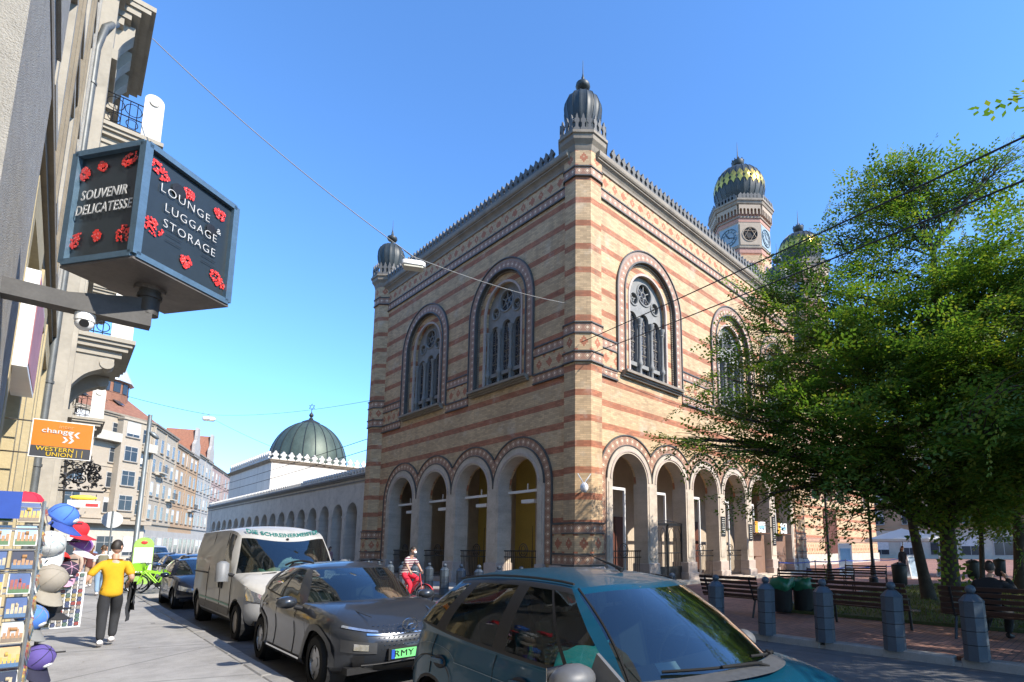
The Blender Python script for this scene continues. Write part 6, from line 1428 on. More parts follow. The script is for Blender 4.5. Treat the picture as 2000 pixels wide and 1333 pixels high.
b = MB(); b.box(C2['a'] - .02, C2['a'] + .02, -.29, .29, .40, .54); b.build('plate_holder', M_PLAST, r); plate_part(r, C2['a'] + .02, .47, .52, .11, M_PGRN, 'RMY', txtx=-.10, txtw=.25)
b = MB(); b.tube([(.92, -.55, 1.005), (.86, -.1, 1.02), (.72, .35, 1.05)], .010, 5); b.tube([(.95, .1, 1.01), (.86, .5, 1.03)], .010, 5); b.build('wiper', M_PLAST, r)
for s in (1, -1): b = MB(); b.tube([(1.85, s * .42, .905), (1.4, s * .52, .975), (.95, s * .58, 1.01)], .006, 4); b.build('bonnet_crease', MG_, r)
# --- white panel van
MW = mat('dirty_white_van_paint', (0.40, .385, .35), .5, var=.10, scale=1.2, coat=.2, stain=.35); M_VB = mat('grey_van_bumper', (0.30, .305, .31), .55, var=.1)
P = dict(L=5.95, W=2.05, sill=.30, rw=.34, wheels=(2.03, -1.94), arch=.07, nf=8.0, nr=22, ny=2.6, wi=.02, paint=MW, xA=1.55, xR=-2.75, xWC=2.12, xRC=-2.95, cowl=.06, tw=.22, dx=.14, cat='van',
         panes=[(1.46, .72)], pillar_x=(1.5, .70), belt_in=.02, rearglass=False, black_top=False, apil=1,
         top=[(-2.97, 1.2), (.5, 1.2), (1.5, 1.17), (2.0, 1.13), (2.4, 1.04), (2.7, .96), (2.97, .86)], belt=[(-2.97, 1.22), (.5, 1.22), (1.5, 1.2), (2.1, 1.2)],
         roofx=[(-2.75, -2.75), (.72, .60), (1.46, .95), (1.55, 1.10)], xHC=1.40, xTC=-2.93, yr=[(-3, .86), (.5, .86), (1.5, .80)],
         roof=[(-3, 2.2), (-2.5, 2.24), (.2, 2.25), (.8, 2.21), (1.2, 2.08), (1.45, 1.90)], roofdrop=.10, bulge=.05, crown=.06,
         prof=[(0, .07), (.1, .02), (.25, 0), (.6, 0), (1, .015)], proff=[(0, .16), (.1, .03), (.35, 0), (.55, .05), (.75, .10), (1, .22)], profr=[(0, .03), (1, .02)],
         seats=[(.75, .5), (.75, -.5)], rim=mat('steel_wheel', (0.32, .29, .26), .5, metal=.4), spokes=8, bump_m=(.72, .80, False), bump_mat=M_VB)
C3 = vehicle('white_van', 'dirty white panel van with green lettering above its windscreen', SP(3.55, 14.32, 0, ROTC), P)
r = C3['root']; ix = C3['idx']
for s in (-1, 1):
    mirror_part(r, 1.55, s * 1.18, 1.30, M_GPLAST, M_PLAST, s, 1.0, True)
    for v0, v1, m, nm_ in ((.36, .40, mat('green_van_stripe', (0.03, .20, .11), .4), 'green_stripe'), (.13, .31, mat('van_rub_panel', (0.10, .09, .08), .6), 'rub_panel')):
        g = MB()
        for x0, x1 in ((1.55, .62), (.55, -1.5)): g.grid(lambda i, j, x0=x0, x1=x1: (lambda p: (p[0], p[1] * s, p[2]))(C3['body_pt'](ix(x0 + (x1 - x0) * i / 15), v0 + (v1 - v0) * j, .012)), 16, 2)
        g.build(nm_, m, r)
    for x in (1.62, .66, -.75):
        b = MB(); b.tube([(x, s * 1.025, .45), (x, s * 1.03, .9), (x, s * 1.02, 1.2)] + ([(x - .05, s * .96, 1.75), (x - .1, s * .9, 2.1)] if x < 1 else []), .006, 4); b.build('door_seam', M_PLAST, r)
    b = MB(); b.box(-2.4, -.85, s * 1.0 - .04, s * 1.0 + .015, 1.18, 1.21) ; b.build('slide_rail', M_PLAST, r)
    for x in (.80, .52): b = MB(); b.blob((x, s * 1.03, 1.02), .045, .02, .11, 10, 6); b.build('door_handle', M_PLAST, r, None, 60)
    b = MB()
    for x0, x1 in ((.45, -.70), (-.85, -2.2)): b.bbox(x1, x0, -.01, .01, 0, .45, .05, T(0, s * .955, 1.30) @ Matrix.Rotation(R(-10 * -s), 4, 'X'))
    b.build('pressed_panel', MW, r)
    # faint grime lettering patches on the side
C3['patch']('headlamp', M_HEADL, 5.2, 11.0, lambda t: .66, lambda t: .80 + .20 * t, 1, .016, 10, 6); C3['patch']('fog_recess', M_PLAST, 3.5, 7.0, .04, .14, 1, .012, 6, 3)
C3['patch']('grille', M_PLAST, 0, 4.2, .40, .48, 1, .014, 8, 3); C3['patch']('lower_grille', M_PLAST, 0, 3.5, .06, .2, 1, .014, 8, 3)
b = MB()
for k in range(9): b.box(2.56, 2.565, -.16 + .04 * k, -.135 + .04 * k, 1.06, 1.10)
b.build('badge', M_PLAST, r)
M_GLET = mat('teal_van_letter', (0.008, .12, .10), .6); tm_ = text_mesh('DIE SCHREINERMEISTER', .19, M_GLET, bold=.006, spacing=1.05, width=1.45)
o = link('lettering', tm_, r)
pA, pB = Vector((1.12, 0, 2.125)), Vector((1.40, 0, 1.915)); sl = (pA - pB).normalized()
nrm = Vector((-sl.z, 0, sl.x)); nrm = nrm if nrm.x > 0 else -nrm; cpos = pB.lerp(pA, .45) + nrm * .026
for v_ in tm_.vertices: f_ = abs(v_.co.x) / .8; v_.co.y += .30 * f_ ** 2.2; v_.co.z -= .075 * f_ ** 3
o.matrix_basis = Matrix(((0, sl.x, nrm.x, cpos.x), (1, 0, 0, 0), (0, sl.z, nrm.z, cpos.z), (0, 0, 0, 1)))
b = MB(); b.blob((1.42, 0.0, 1.945), .03, .03, .03, 10, 6); b.build('roof_marker', M_PLAST, r)
b = MB(); b.tube([(2.1, -.6, 1.24), (1.98, 0, 1.30), (1.86, .45, 1.36)], .013, 5); b.tube([(2.12, .1, 1.25), (1.95, .7, 1.33)], .013, 5); b.build('wiper', M_PLAST, r)
VM = SP(3.55, 14.32, 0, ROTC)
for nm_, lb, c_, p_, sz in (('plastic_bag', 'crumpled pale plastic bag on the van dashboard', (.55, .62, .58), (1.62, .05, 1.33), (.17, .24, .20)), ('cloth_bundle', 'green and white cloth bundle on the van dashboard', (.25, .45, .33), (1.66, -.56, 1.25), (.12, .18, .08)), ('paper_pile', 'yellowish papers piled on the van dashboard', (.6, .52, .3), (1.66, -.28, 1.26), (.13, .16, .09)), ('blue_rag', 'blue rag on the van dashboard', (.06, .14, .42), (1.68, -.1, 1.25), (.1, .13, .08))):
    b = MB(); b.blob((0, 0, 0), *sz, 14, 9); rr_ = random.Random(len(nm_)); b.v = [tuple(q * rr_.uniform(.8, 1.2) for q in v) for v in b.v]; o = b.build(nm_, mat(nm_, c_, .7, var=.3, scale=12), None, VM @ T(*p_)); tag(o, lb, nm_.split('_')[-1])
# --- dark small car behind the van, then more cars up the street (same pattern, other colours)
def small_car(label, M, col, nm_, grp, tall=1.45, L=3.95):
    pn = paint(nm_, col, .4, .3); k = L / 3.95; h = tall / 1.45
    P = dict(L=L, W=1.68, sill=.22, rw=.29, wheels=(1.2 * k, -1.22 * k), nf=6, nr=7, ny=2.6, wi=.02, paint=pn, xA=.55 * k, xR=-1.5 * k, xWC=.98 * k, xRC=-1.75 * k, cowl=.03, dx=.14,
             panes=[(.5 * k, -.32 * k), (-.40 * k, -1.2 * k)], pillar_x=(.52, -1.3), belt_in=.05,
             top=[(-L / 2, .9 * h), (-1.5, .95 * h), (0, .9 * h), (.6, .88 * h), (1.3, .82 * h), (1.7, .74 * h), (L / 2, .62 * h)], belt=[(-1.75, 1.0 * h), (-1, .96 * h), (.5, .92 * h), (1, .93 * h)],
             roofx=[(-1.5 * k, -1.35 * k), (-1.2 * k, -1.0 * k), (-.40 * k, -.30 * k), (-.32 * k, -.24 * k), (.5 * k, -.02), (.55 * k, .04)], xHC=.22, xTC=-1.6 * k, yr=[(-1.7, .5), (-.5, .58), (.2, .55)],
             roof=[(-1.75, 1.33 * h), (-1.3, 1.41 * h), (-.6, tall), (-.1, 1.435 * h), (.2, 1.40 * h)], roofdrop=.05, bulge=.045, crown=.05,
             prof=[(0, .07), (.1, .01), (.3, 0), (.6, .01), (1, .05)], proff=[(0, .15), (.15, .02), (.45, 0), (.7, .04), (1, .16)], profr=[(0, .1), (.3, 0), (1, .06)], seats=[(.15, .35), (.15, -.35)], glass=M_DGLASS, spokes=6)
    C = vehicle('parked_car', label, M, P, grp)
    C['patch']('headlamp', M_HEADL, 5.0, 9.5, .62, .85, 1, .014); C['patch']('bumper_grille', M_PLAST, 0, 5, .15, .35, 1, .012); plate_part(C['root'], L / 2 + .005, .45, .5, .11, M_WHITE)
    for s in (-1, 1): mirror_part(C['root'], .5, s * .93, .95 * h, pn, M_PLAST, s, .85)
    return C['root']
small_car('small dark navy car parked right behind the white van', SP(3.28, 21.0, 0, ROTC), (0.012, .016, .03), 'navy_black_paint', 'vehicles parked along the left kerb')
for k, (s_, u_, c_, lb, t_) in enumerate([(4.35, 27.6, (.015, .03, .07), 'blue-black car second behind the white van', 1.5), (4.4, 33.2, (.02, .07, .20), 'mid blue car farther up the row of parked cars', 1.45), (4.45, 39.0, (.04, .045, .05), 'charcoal car in the distant row by the bikes', 1.48), (4.5, 45, (.55, .55, .54), 'white tall car distant in the parked row', 1.9), (4.5, 51, (.05, .06, .08), 'slate car at the far end of the parked row', 1.45)]):
    small_car(lb, SP(s_, u_, 0, ROTC), c_, 'parked_paint_%d' % k, 'vehicles parked along the left kerb', t_, 4.1)
for k, (x, y, c_, lb) in enumerate([(44, -3.5, (.02, .022, .025), 'black car parked beyond the trees at far right'), (49, 1.5, (.05, .05, .055), 'dark grey car parked beyond the trees, left of the black one')]):
    small_car(lb, T(x, y, .12) @ RZ(R(100)), c_, 'far_paint_%d' % k, 'cars parked beyond the plaza trees')
# ------------------------------------------------------------------ bollards, benches, bins and other plaza furniture
M_BOL = mat('blue_grey_iron_paint', (0.055, 0.073, 0.093), .5, var=.2, scale=5, bump=.15)
def bollard_root(M, label):
    r = thing('bollard', label, 'bollard', M, 'bollards along the far kerb'); n = 8; k = 1 / math.cos(PI / n)
    def octp(prof):
        b = MB(); b.lathe([(q[0] * k, q[1]) for q in prof], n, rot=PI / n); return b
    octp([(.150, 0), (.150, .02), (.148, .84), (.150, .845)]).build('shaft', M_BOL, r)
    b = MB()
    for z in (.22, .42, .62): b.lathe([(.151 * k, z), (.1525 * k, z + .006), (.151 * k, z + .012)], n, rot=PI / n, caps=False)
    b.build('joint_line', M_PLAST, r)
    octp([(.15, .845), (.152, .86), (.085, .945), (.05, .965)]).build('cap', M_BOL, r)
    b = MB(); b.lathe([(.03, .955), (.032, .97), (.045, .975)], 12); b.blob((0, 0, 1.025), .07, .07, .07, 16, 10); b.build('ball', M_BOL, r, None, 60); return r
ordn = ['just outside the right edge', 'at the right edge beside the seated person', 'second from the right edge', 'third from the right edge, before the long bench', 'fourth from the right edge, right of the short bench', 'fifth from the right edge, left of the short bench', 'sixth from the right edge, behind the minivan roof corner']
ORD = 'seventh eighth ninth tenth eleventh twelfth thirteenth fourteenth fifteenth sixteenth seventeenth eighteenth nineteenth twentieth twenty-first twenty-second twenty-third twenty-fourth twenty-fifth twenty-sixth twenty-seventh'.split()
first = None
for k in range(28):
    u = .65 + 1.1 * k; lb = 'blue-grey bollard with ball top ' + ordn[k] if k < 7 else 'blue-grey bollard with ball top, %s from the right edge along the far kerb' % ORD[k - 7]
    M = SP(9.87 + random.uniform(-.02, .02), u, .12) @ RZ(random.uniform(-.1, .1)) @ RX(random.uniform(-1, 1))
    if first is None: first = bollard_root(M, lb)
    else: dup(first, M, lb)
M_BW = mat('dark_brown_bench_wood', (0.045, 0.022, 0.014), .5, var=.3, scale=6)
def park_bench(M, label, L=1.9):
    """slatted bench seen from behind; local +y is the way it faces"""
    r = thing('park_bench', label, 'bench', M, 'dark wooden benches along the kerb')
    me = MB().bbox(-L / 2, L / 2, -.014, .014, -.036, .036, .006).mesh('slat', M_BW); ms = MB().bbox(-L / 2, L / 2, -.04, .04, -.014, .014, .006).mesh('slat', M_BW)
    for k in range(5): inst('slat', me, r, T(0, -.20 - .03 * k, .50 + .105 * k) @ RX(14))
    for k in range(5): inst('slat', ms, r, T(0, -.14 + .095 * k, .44 - .008 * k))
    for x in (-L / 2 + .2, L / 2 - .2):
        b = MB(); b.tube([(x, -.18, .42), (x, -.20, .5), (x, -.36, .95)], .022, 6); b.tube([(x, -.18, .42), (x, .30, .42)], .022, 6); b.tube([(x, -.12, .42), (x, -.24, .0)], .025, 6); b.tube([(x, .26, .42), (x, .30, .0)], .025, 6); b.tube([(x, .28, .42), (x, .28, .62), (x, -.22, .66)], .018, 6); b.build('leg_frame', M_IRON, r)
    return r
FACE = R(-90)      # faces the plaza (+s)
park_bench(SP(12.2, 7.05, .12, FACE + R(-8)), 'dark slatted bench between the fourth and fifth bollards from the right', 1.75)
park_bench(SP(12.2, 4.05, .12, FACE + R(-8)), 'long dark slatted bench behind the second and third bollards from the right', 1.95)
park_bench(SP(12.0, 1.6, .12, FACE + R(-6)), 'dark slatted bench at the right edge with the seated person', 1.95)
def iron_bench(M, label):
    r = thing('scroll_bench', label, 'bench', M, 'iron scroll-armed benches on the plaza'); L = 1.6
    ms = MB().bbox(-L / 2, L / 2, -.03, .03, -.012, .012, .005).mesh('slat', M_BW)
    for k in range(7): inst('slat', ms, r, T(0, -.2 + .07 * k, .43))
    for k in range(4): inst('slat', ms, r, T(0, -.26 - .03 * k, .55 + .1 * k) @ RX(78))
    for x in (-L / 2, L / 2):
        b = MB(); b.tube([(x, -.22, .42), (x, -.3, .6), (x, -.4, .92)], .018, 6); b.tube([(x, -.22, .42), (x, -.32, .2), (x, -.38, 0)], .02, 6); b.tube([(x, .25, .42), (x, .2, .2), (x, .34, .03), (x, .38, 0)], .02, 6); b.tube([(x, -.25, .42), (x, .3, .42)], .018, 6)
        b.tube([(x, -.32, .68)] + [(x, -.1 + .1 * k, .68 + .015 * math.sin(k)) for k in range(4)] + [(x, .32 + .07 * math.cos(t), .62 + .07 * math.sin(t)) for t in (1.5, .8, 0, -.8, -1.6, -2.4, -3.2)], .017, 6); b.tube([(x, .1 * math.cos(t * .6) * (1 - t / 16), .55 + .1 * math.sin(t * .6) * (1 - t / 16)) for t in range(12)], .012, 5); b.build('scroll_arm', M_IRON, r)
for k, (x, y, a, lb) in enumerate([(18.3, 7.35, 100, 'black scroll-armed bench nearest the green-bagged bins'), (20.3, 7.1, 100, 'black scroll-armed bench right of the first scroll bench'), (25.2, 7.3, 100, 'black scroll-armed bench beside the far lamp post')]): iron_bench(T(x, y, .12) @ RZ(R(a)), lb)
M_BAG = mat('green_bin_bag', (0.015, 0.13, 0.065), .35, var=.35, scale=8); M_BINB = mat('black_bin_body', (0.018, .02, .02), .55)
for k, (s_, u_) in enumerate([(13.3, 6.35), (13.75, 6.0)]):
    r = thing('litter_bin', 'black litter bin with green bag behind the bollards, %s one' % ('left' if k == 0 else 'right'), 'bin', SP(s_, u_, .12)); b = MB(); b.lathe([(.2, .04), (.235, .1), (.25, .78), (.26, .8)], 20); b.build('bin_body', M_BINB, r, None, 40)
    b = MB(); rr_ = random.Random(k); n = 28; V_ = []
    for j, (rad, z) in enumerate([(.27, .60), (.30, .70), (.29, .80), (.26, .86), (.20, .88), (.16, .80)]):
        for i in range(n): t = 2 * PI * i / n; q = rad * (1 + .10 * math.sin(5 * t + j + k) + rr_.uniform(-.05, .05)); V_.append((q * math.cos(t), q * math.sin(t), z + .035 * math.sin(3 * t + k * 2) * (j < 4) + rr_.uniform(-.015, .015)))
    b.add(V_, [(j * n + i, j * n + (i + 1) % n, (j + 1) * n + (i + 1) % n, (j + 1) * n + i) for j in range(5) for i in range(n)]); b.build('bag', M_BAG, r, None, 80)
def post_bin(M, label, h=1.15):
    r = thing('post_bin', label, 'bin', M, 'dark bins on posts under the trees'); b = MB(); b.cyl((0, 0, 0), (0, 0, h), .03, n=8); b.build('post', M_IRON, r)
    b = MB(); b.lathe([(.13, .42), (.19, .50), (.21, 1.02), (.2, 1.05), (.17, .98)], 16, (.12, .0, 0)); b.build('basket', M_BINB, r, None, 40); b = MB(); b.lathe([(.2, 1.02), (.22, 1.06), (.1, 1.12), (.03, 1.13)], 16, (.12, 0, 0)); b.build('rim', M_BINB, r, None, 40)
post_bin(T(18.24, 4.35, .19), 'dark bin on a post left of the leaning tree'); post_bin(T(24.6, 3.4, .19), 'dark bin on a post between the thick and the right-hand tree'); post_bin(T(27.5, 2.9, .19), 'dark bin on a post near the right-hand tree')
def lamp_post(M, label, h):
    r = thing('lamp_post', label, 'lamp post', M); b = MB(); b.lathe([(.2, 0), (.2, .25), (.13, .3), (.11, .8), (.07, .9), (.055, h), (.05, h + .1)], 12); b.build('post', M_IRON, r, None, 40)
    b = MB(); b.lathe([(.08, h), (.18, h + .15), (.22, h + .5), (.12, h + .58)], 8); b.build('lantern', M_LENS, r); b = MB(); b.lathe([(.26, h + .5), (.15, h + .7), (.03, h + .85)], 8); b.build('lantern_roof', M_IRON, r)
lamp_post(T(27.5, 7.6, .12), 'dark lamp post standing right of the scroll benches', 4.6); lamp_post(T(28.5, 9.9, .12), 'dark lamp post in front of the last brick arches', 4.6)
M_STEEL = mat('brushed_steel', (0.4, .41, .42), .35, metal=.8); M_TAPE = mat('blue_barrier_tape', (0.02, .06, .35), .5)
qp = [(24.47, 10.77), (27.7, 10.3), (31, 9.9), (34, 9.3), (37.2, 8.8), (40.0, 8.3)]
for k, (x, y) in enumerate(qp):
    r = thing('queue_post', 'queue barrier post with blue tape, number %s from the arches' % ['one', 'two', 'three', 'four', 'five', 'six'][k], 'barrier post', T(x, y, .12), 'queue barrier posts'); b = MB(); b.lathe([(.16, 0), (.16, .03), (.03, .05), (.028, 1.0), (.035, 1.02)], 14); b.build('post', M_PLAST if k == 0 else M_STEEL, r, None, 40)
    if k < len(qp) - 1:
        dx, dy = qp[k + 1][0] - x, qp[k + 1][1] - y; b = MB()
        for zz in (.93, .55): b.strip([(dx * t / 8, dy * t / 8, zz - .05 * math.sin(PI * t / 8)) for t in range(9)], [(dx * t / 8, dy * t / 8, zz + .055 - .05 * math.sin(PI * t / 8)) for t in range(9)])
        b.build('tape', M_TAPE, r)
def aframe(M, label):
    r = thing('sandwich_board', label, 'sandwich board', M)
    for s in (-1, 1):
        b = MB(); A_ = RX(s * 14); b.plate(rect(-.38, .38, 0, 1.25), [rect(-.33, .33, .1, 1.18)], -.02, .02, T(0, s * .3, 0) @ A_ @ FTT); o = b.build('frame', M_WHITE, r); b = MB(); b.plate(rect(-.33, .33, .1, 1.18), [], -.006, .006, T(0, s * .3, 0) @ A_ @ FTT); b.build('poster', mat('pale_blue_poster', (0.38, .48, .56), .4, var=.4, scale=6), o)
aframe(T(33.6, 7.2, .12) @ RZ(R(-50)), 'white sandwich board under the parasol, left one'); aframe(T(36.6, 6.3, .12) @ RZ(R(-35)), 'white sandwich board right of the leaning trunk')
PS = thing('white_parasol', 'large white square parasol over the ticket table', 'parasol', T(36.7, 8.4, .12)); b = MB(); b.cyl((0, 0, 0), (0, 0, 2.75), .035, n=10); b.lathe([(.35, 0), (.35, .08), (.08, .12)], 16); b.build('pole', M_STEEL, PS)
b = MB(); n = 4; w = 1.9; q = [(w, w), (-w, w), (-w, -w), (w, -w)]; b.add([(x, y, 2.15) for x, y in q] + [(0, 0, 2.8)] + [(x, y, 2.0) for x, y in q], [(0, 1, 4), (1, 2, 4), (2, 3, 4), (3, 0, 4)] + [(i, (i + 1) % 4, 5 + (i + 1) % 4, 5 + i) for i in range(4)], M=RZ(R(20))); b.build('canopy', mat('white_canvas', (0.72, .72, .68), .9, var=.05), PS)
for x, y in q: b = MB(); b.cyl((0, 0, 2.72), (x, y, 2.12), .015, n=5, M=RZ(R(20))); b.build('rib', M_STEEL, PS)
BN = thing('tall_poster_stand', 'narrow white poster stand near the barrier tape', 'poster stand', T(33.2, 10.6, .12) @ RZ(R(-45))); b = MB(); b.box(-.4, .4, -.02, .02, .1, 1.9); b.build('board', M_WHITE, BN); b = MB(); b.box(-.4, .4, -.25, .25, 0, .05); b.build('foot', M_STEEL, BN); b = MB(); b.box(-.3, .3, -.026, -.021, .9, 1.6); b.build('print', M_SKYB, BN)
# ------------------------------------------------------------------ overhead wires and suspended lamps
M_CABLE = mat('black_cable', (0.02, .02, .02), .6); M_CABLEG = mat('grey_cable', (0.25, .24, .22), .6)
def wire(name, label, pts, r, m, sag=.25, cat='cable'):
    b = MB(); P_ = []
    for k in range(len(pts) - 1):
        p, q = Vector(pts[k]), Vector(pts[k + 1]); n = 14
        for i in range(n + (k == len(pts) - 2)): t = i / n; c = p.lerp(q, t); c.z -= sag * 4 * t * (1 - t); P_.append(c)
    b.tube(P_, r, 5); return tag(b.build(name, m, None), label, cat)
def spw(s_, u_, z_): return tuple((FS @ Vector((s_, u_, z_))))
LMP = spw(6.45, 13.55, 9.72)
wire('lamp_cable', 'grey steel cable from the left balconies down to the hanging lamp', [spw(.5, 18.9, 16.8), (LMP[0], LMP[1], LMP[2] + .3)], .014, M_CABLEG, .25)
wire('lamp_cable', 'pale cable from the hanging lamp to the corner turret', [(LMP[0], LMP[1], LMP[2] + .3), (14.45, 14.75, 11.72)], .011, M_CABLEG, .15)
def hang_lamp(M, label):
    r = thing('hanging_street_lamp', label, 'street lamp', M, 'lamps hung over the street'); b = MB(); b.bbox(-.32, .32, -.14, .14, 0, .18, .06); b.build('housing', M_WHITE, r, None, 50); b = MB(); b.bbox(-.27, .27, -.11, .11, -.07, 0, .02); b.build('diffuser', mat('lamp_diffuser', (0.55, .52, .42), .3), r); b = MB(); b.cyl((-.1, 0, .17), (-.02, 0, .36), .012, n=5); b.cyl((.1, 0, .17), (.02, 0, .36), .012, n=5); b.tube([(-.2, 0, .2), (-.35, .05, .38), (-.28, 0, .5), (-.1, 0, .36)], .01, 4); b.build('hanger', M_CABLEG, r); return r
l1 = hang_lamp(T(*LMP) @ RZ(R(-30)) @ RX(-8), 'white street lamp hung on wires before the brick facade')
l2p = (10.98, 59.8, 13.8); dup(l1, T(*l2p) @ RZ(R(-20)) @ Matrix.Scale(1.6, 4), 'white street lamp hung over the street far left, above the van')
wire('lamp_cable', 'thin distant cable from the left house row to the far hanging lamp', [spw(.2, 61, 15.6), (l2p[0], l2p[1], l2p[2] + .5)], .02, M_CABLE, .2); wire('lamp_cable', 'thin distant cable from the far hanging lamp to the far turret', [(l2p[0], l2p[1], l2p[2] + .5), (14.4, 31.9, 11.0)], .012, M_CABLE, .4); wire('lamp_cable', 'faint lower cable from the far hanging lamp past the dome', [(l2p[0], l2p[1], l2p[2] + .3), (15, 34, 6.2)], .012, M_CABLE, .4)
wire('trolley_wire', 'upper thick black wire running from the turret over the tree', [(14.5, 14.0, 9.85), spw(8.0, .42, 6.78), spw(5.5, -4.5, 5.7)], .015, M_CABLE, .05); wire('trolley_wire', 'lower thick black wire running from the turret across the tree', [(15.0, 13.8, 9.5), spw(8.0, .47, 6.22), spw(5.5, -4.2, 5.0)], .015, M_CABLE, .05)
wire('trolley_wire', 'thin wire from the turret across the front window to the tree', [(15.6, 13.7, 8.9), (24, 13.0, 9.4)], .012, M_CABLE, .15); wire('trolley_wire', 'black wire beyond the far turret, upper', [(14.4, 32, 8.6), (12, 66, 7.5)], .02, M_CABLE, .1); wire('trolley_wire', 'black wire beyond the far turret, lower', [(14.4, 31.4, 7.9), (11.5, 60, 6.6)], .02, M_CABLE, .1)
# ------------------------------------------------------------------ trees
M_LEAF = leafmat('pagoda_tree_leaf', (0.066, 0.145, 0.028), (0.12, 0.225, 0.040), (0.27, 0.29, 0.05), .55)
def leaves(lobes, dens, rng, size=1.0):
    """compound leaves: paired leaflets along a drooping rachis, scattered through the lobes"""
    C_, O_, U_, K_ = [], [], [], []
    for (x, y, z, r) in lobes:
        nt = int(dens * r * r) + 4
        for k in range(nt):
            d = rng.normal(size=3) * np.array([1, 1, .55]); d /= np.linalg.norm(d); L = r * rng.uniform(.75, 1.25) * (1.45 if rng.random() < .08 else 1.0)
            st = np.array([x, y, z]) + rng.normal(0, .18 * r, 3); m = max(4, int(L / (.085 * size))); t = np.linspace(.18, 1.0, m)[:, None]
            p = st + d * L * t; p[:, 2] -= .22 * L * t[:, 0] ** 2; sd0 = np.cross(d, [0, 0, 1.0]); sd0 /= np.linalg.norm(sd0) + 1e-6
            sg = np.where(np.arange(m) % 2 == 0, 1.0, -1.0)[:, None]; K_.append(np.full(m, rng.uniform(.6, 1.3))); C_.append(p); O_.append(d * .75 + sd0 * sg * .8 + rng.normal(0, .22, (m, 3))); U_.append(np.tile(np.cross(sd0, d), (m, 1)))
    C_, ax, up = np.concatenate(C_), np.concatenate(O_), np.concatenate(U_); n = len(C_)
    ax[:, 2] -= .22; ax /= np.linalg.norm(ax, axis=1)[:, None]; up = up + rng.normal(0, .3, (n, 3)); sd_ = np.cross(ax, up); sd_ /= np.linalg.norm(sd_, axis=1)[:, None]; nn = np.cross(sd_, ax)
    KS = np.concatenate(K_); Ln = rng.uniform(.20, .34, n) * size * KS; NP = 4; quads = []
    for j in range(NP):
        t = .12 + .84 * j / (NP - 1); c = C_ + ax * (Ln * t)[:, None]; c[:, 2] -= .10 * Ln * t * t
        for s in (-1, 1):
            l = (rng.uniform(.065, .10, n) * size * KS * (1.0 - .35 * abs(t - .45)))[:, None]; w = l * .30
            dr = sd_ * s * .93 + ax * .36 + nn * rng.normal(0, .22, (n, 1)); a0 = c + dr * .006; tip = c + dr * l; m = c + dr * l * .5; wv = ax * w
            quads.append(np.stack([a0, m - wv, tip, m + wv], 1))
    tip = C_ + ax * (Ln * 1.25)[:, None]; b0 = C_ + ax * (Ln * .95)[:, None]; m = (tip + b0) / 2; wv = sd_ * .02 * size
    quads.append(np.stack([b0, m - wv, tip, m + wv], 1))
    Q = np.stack(quads, 1).reshape(-1, 4, 3); return Q
def tree(name, label, base, top, r0, lobes, dens, seed, size=1.0, lean=None):
    rg = np.random.default_rng(seed); rd_ = random.Random(seed)
    root = thing(name, label, 'tree', T(*base), 'plaza trees'); A = I4
    b = MB(); n = 9; tp = Vector(top); bs = Vector(base); pts, rs = [], []
    for i in range(n + 1):
        t = i / n; p = bs.lerp(tp, t) + Vector((.12 * math.sin(3 * t + seed), .10 * math.sin(4.1 * t + seed), 0)) * t; pts.append(p); rs.append(r0 * (1 - .72 * t) * (1.35 - .35 * min(1, t * 8)))
    b.tube(pts, rs, 12); trunk = b.build('trunk', M_BARK, root, A, 60)
    def axis(z):
        for i in range(n):
            if pts[i].z <= z <= pts[i + 1].z: t = (z - pts[i].z) / (pts[i + 1].z - pts[i].z); return pts[i].lerp(pts[i + 1], t), rs[i] * (1 - t) + rs[i + 1] * t
        return (pts[-1], rs[-1])
    b = MB()
    for (x, y, z, r) in lobes:
        e = Vector((x, y, z)); hz = math.hypot(x - bs.x, y - bs.y); zs = max(bs.z + 2.0, min(tp.z - .1, z - .55 * hz)); a_, ra_ = axis(zs); q = []
        for i in range(8): t = i / 7; c = a_.lerp(e, t); c.z += .22 * hz * math.sin(PI * t) * .5; c += Vector((rd_.uniform(-.08, .08), rd_.uniform(-.08, .08), rd_.uniform(-.06, .06))) * (t > 0) * (t < 1); q.append(c)
        rr_ = min(ra_ * .42, .020 + .010 * hz); b.tube(q, [rr_ * (1 - .85 * i / 7) for i in range(8)], 6)
        for k in range(5):
            d = Vector((rd_.gauss(0, 1), rd_.gauss(0, 1), rd_.gauss(0, .6))).normalized() * r * .9; s0 = q[rd_.choice((4, 5, 6))]; m = s0.lerp(e + d, .5) + Vector((0, 0, .08)); b.tube([s0, m, e + d], [.018, .011, .004], 4)
    b.build('limbs', M_BARK, root, A, 60)
    Q = leaves(lobes, dens, rg, size); me = np_mesh('crown', Q.reshape(-1, 3), np.arange(len(Q) * 4).reshape(-1, 4), M_LEAF); link('crown', me, root, A)
    return root
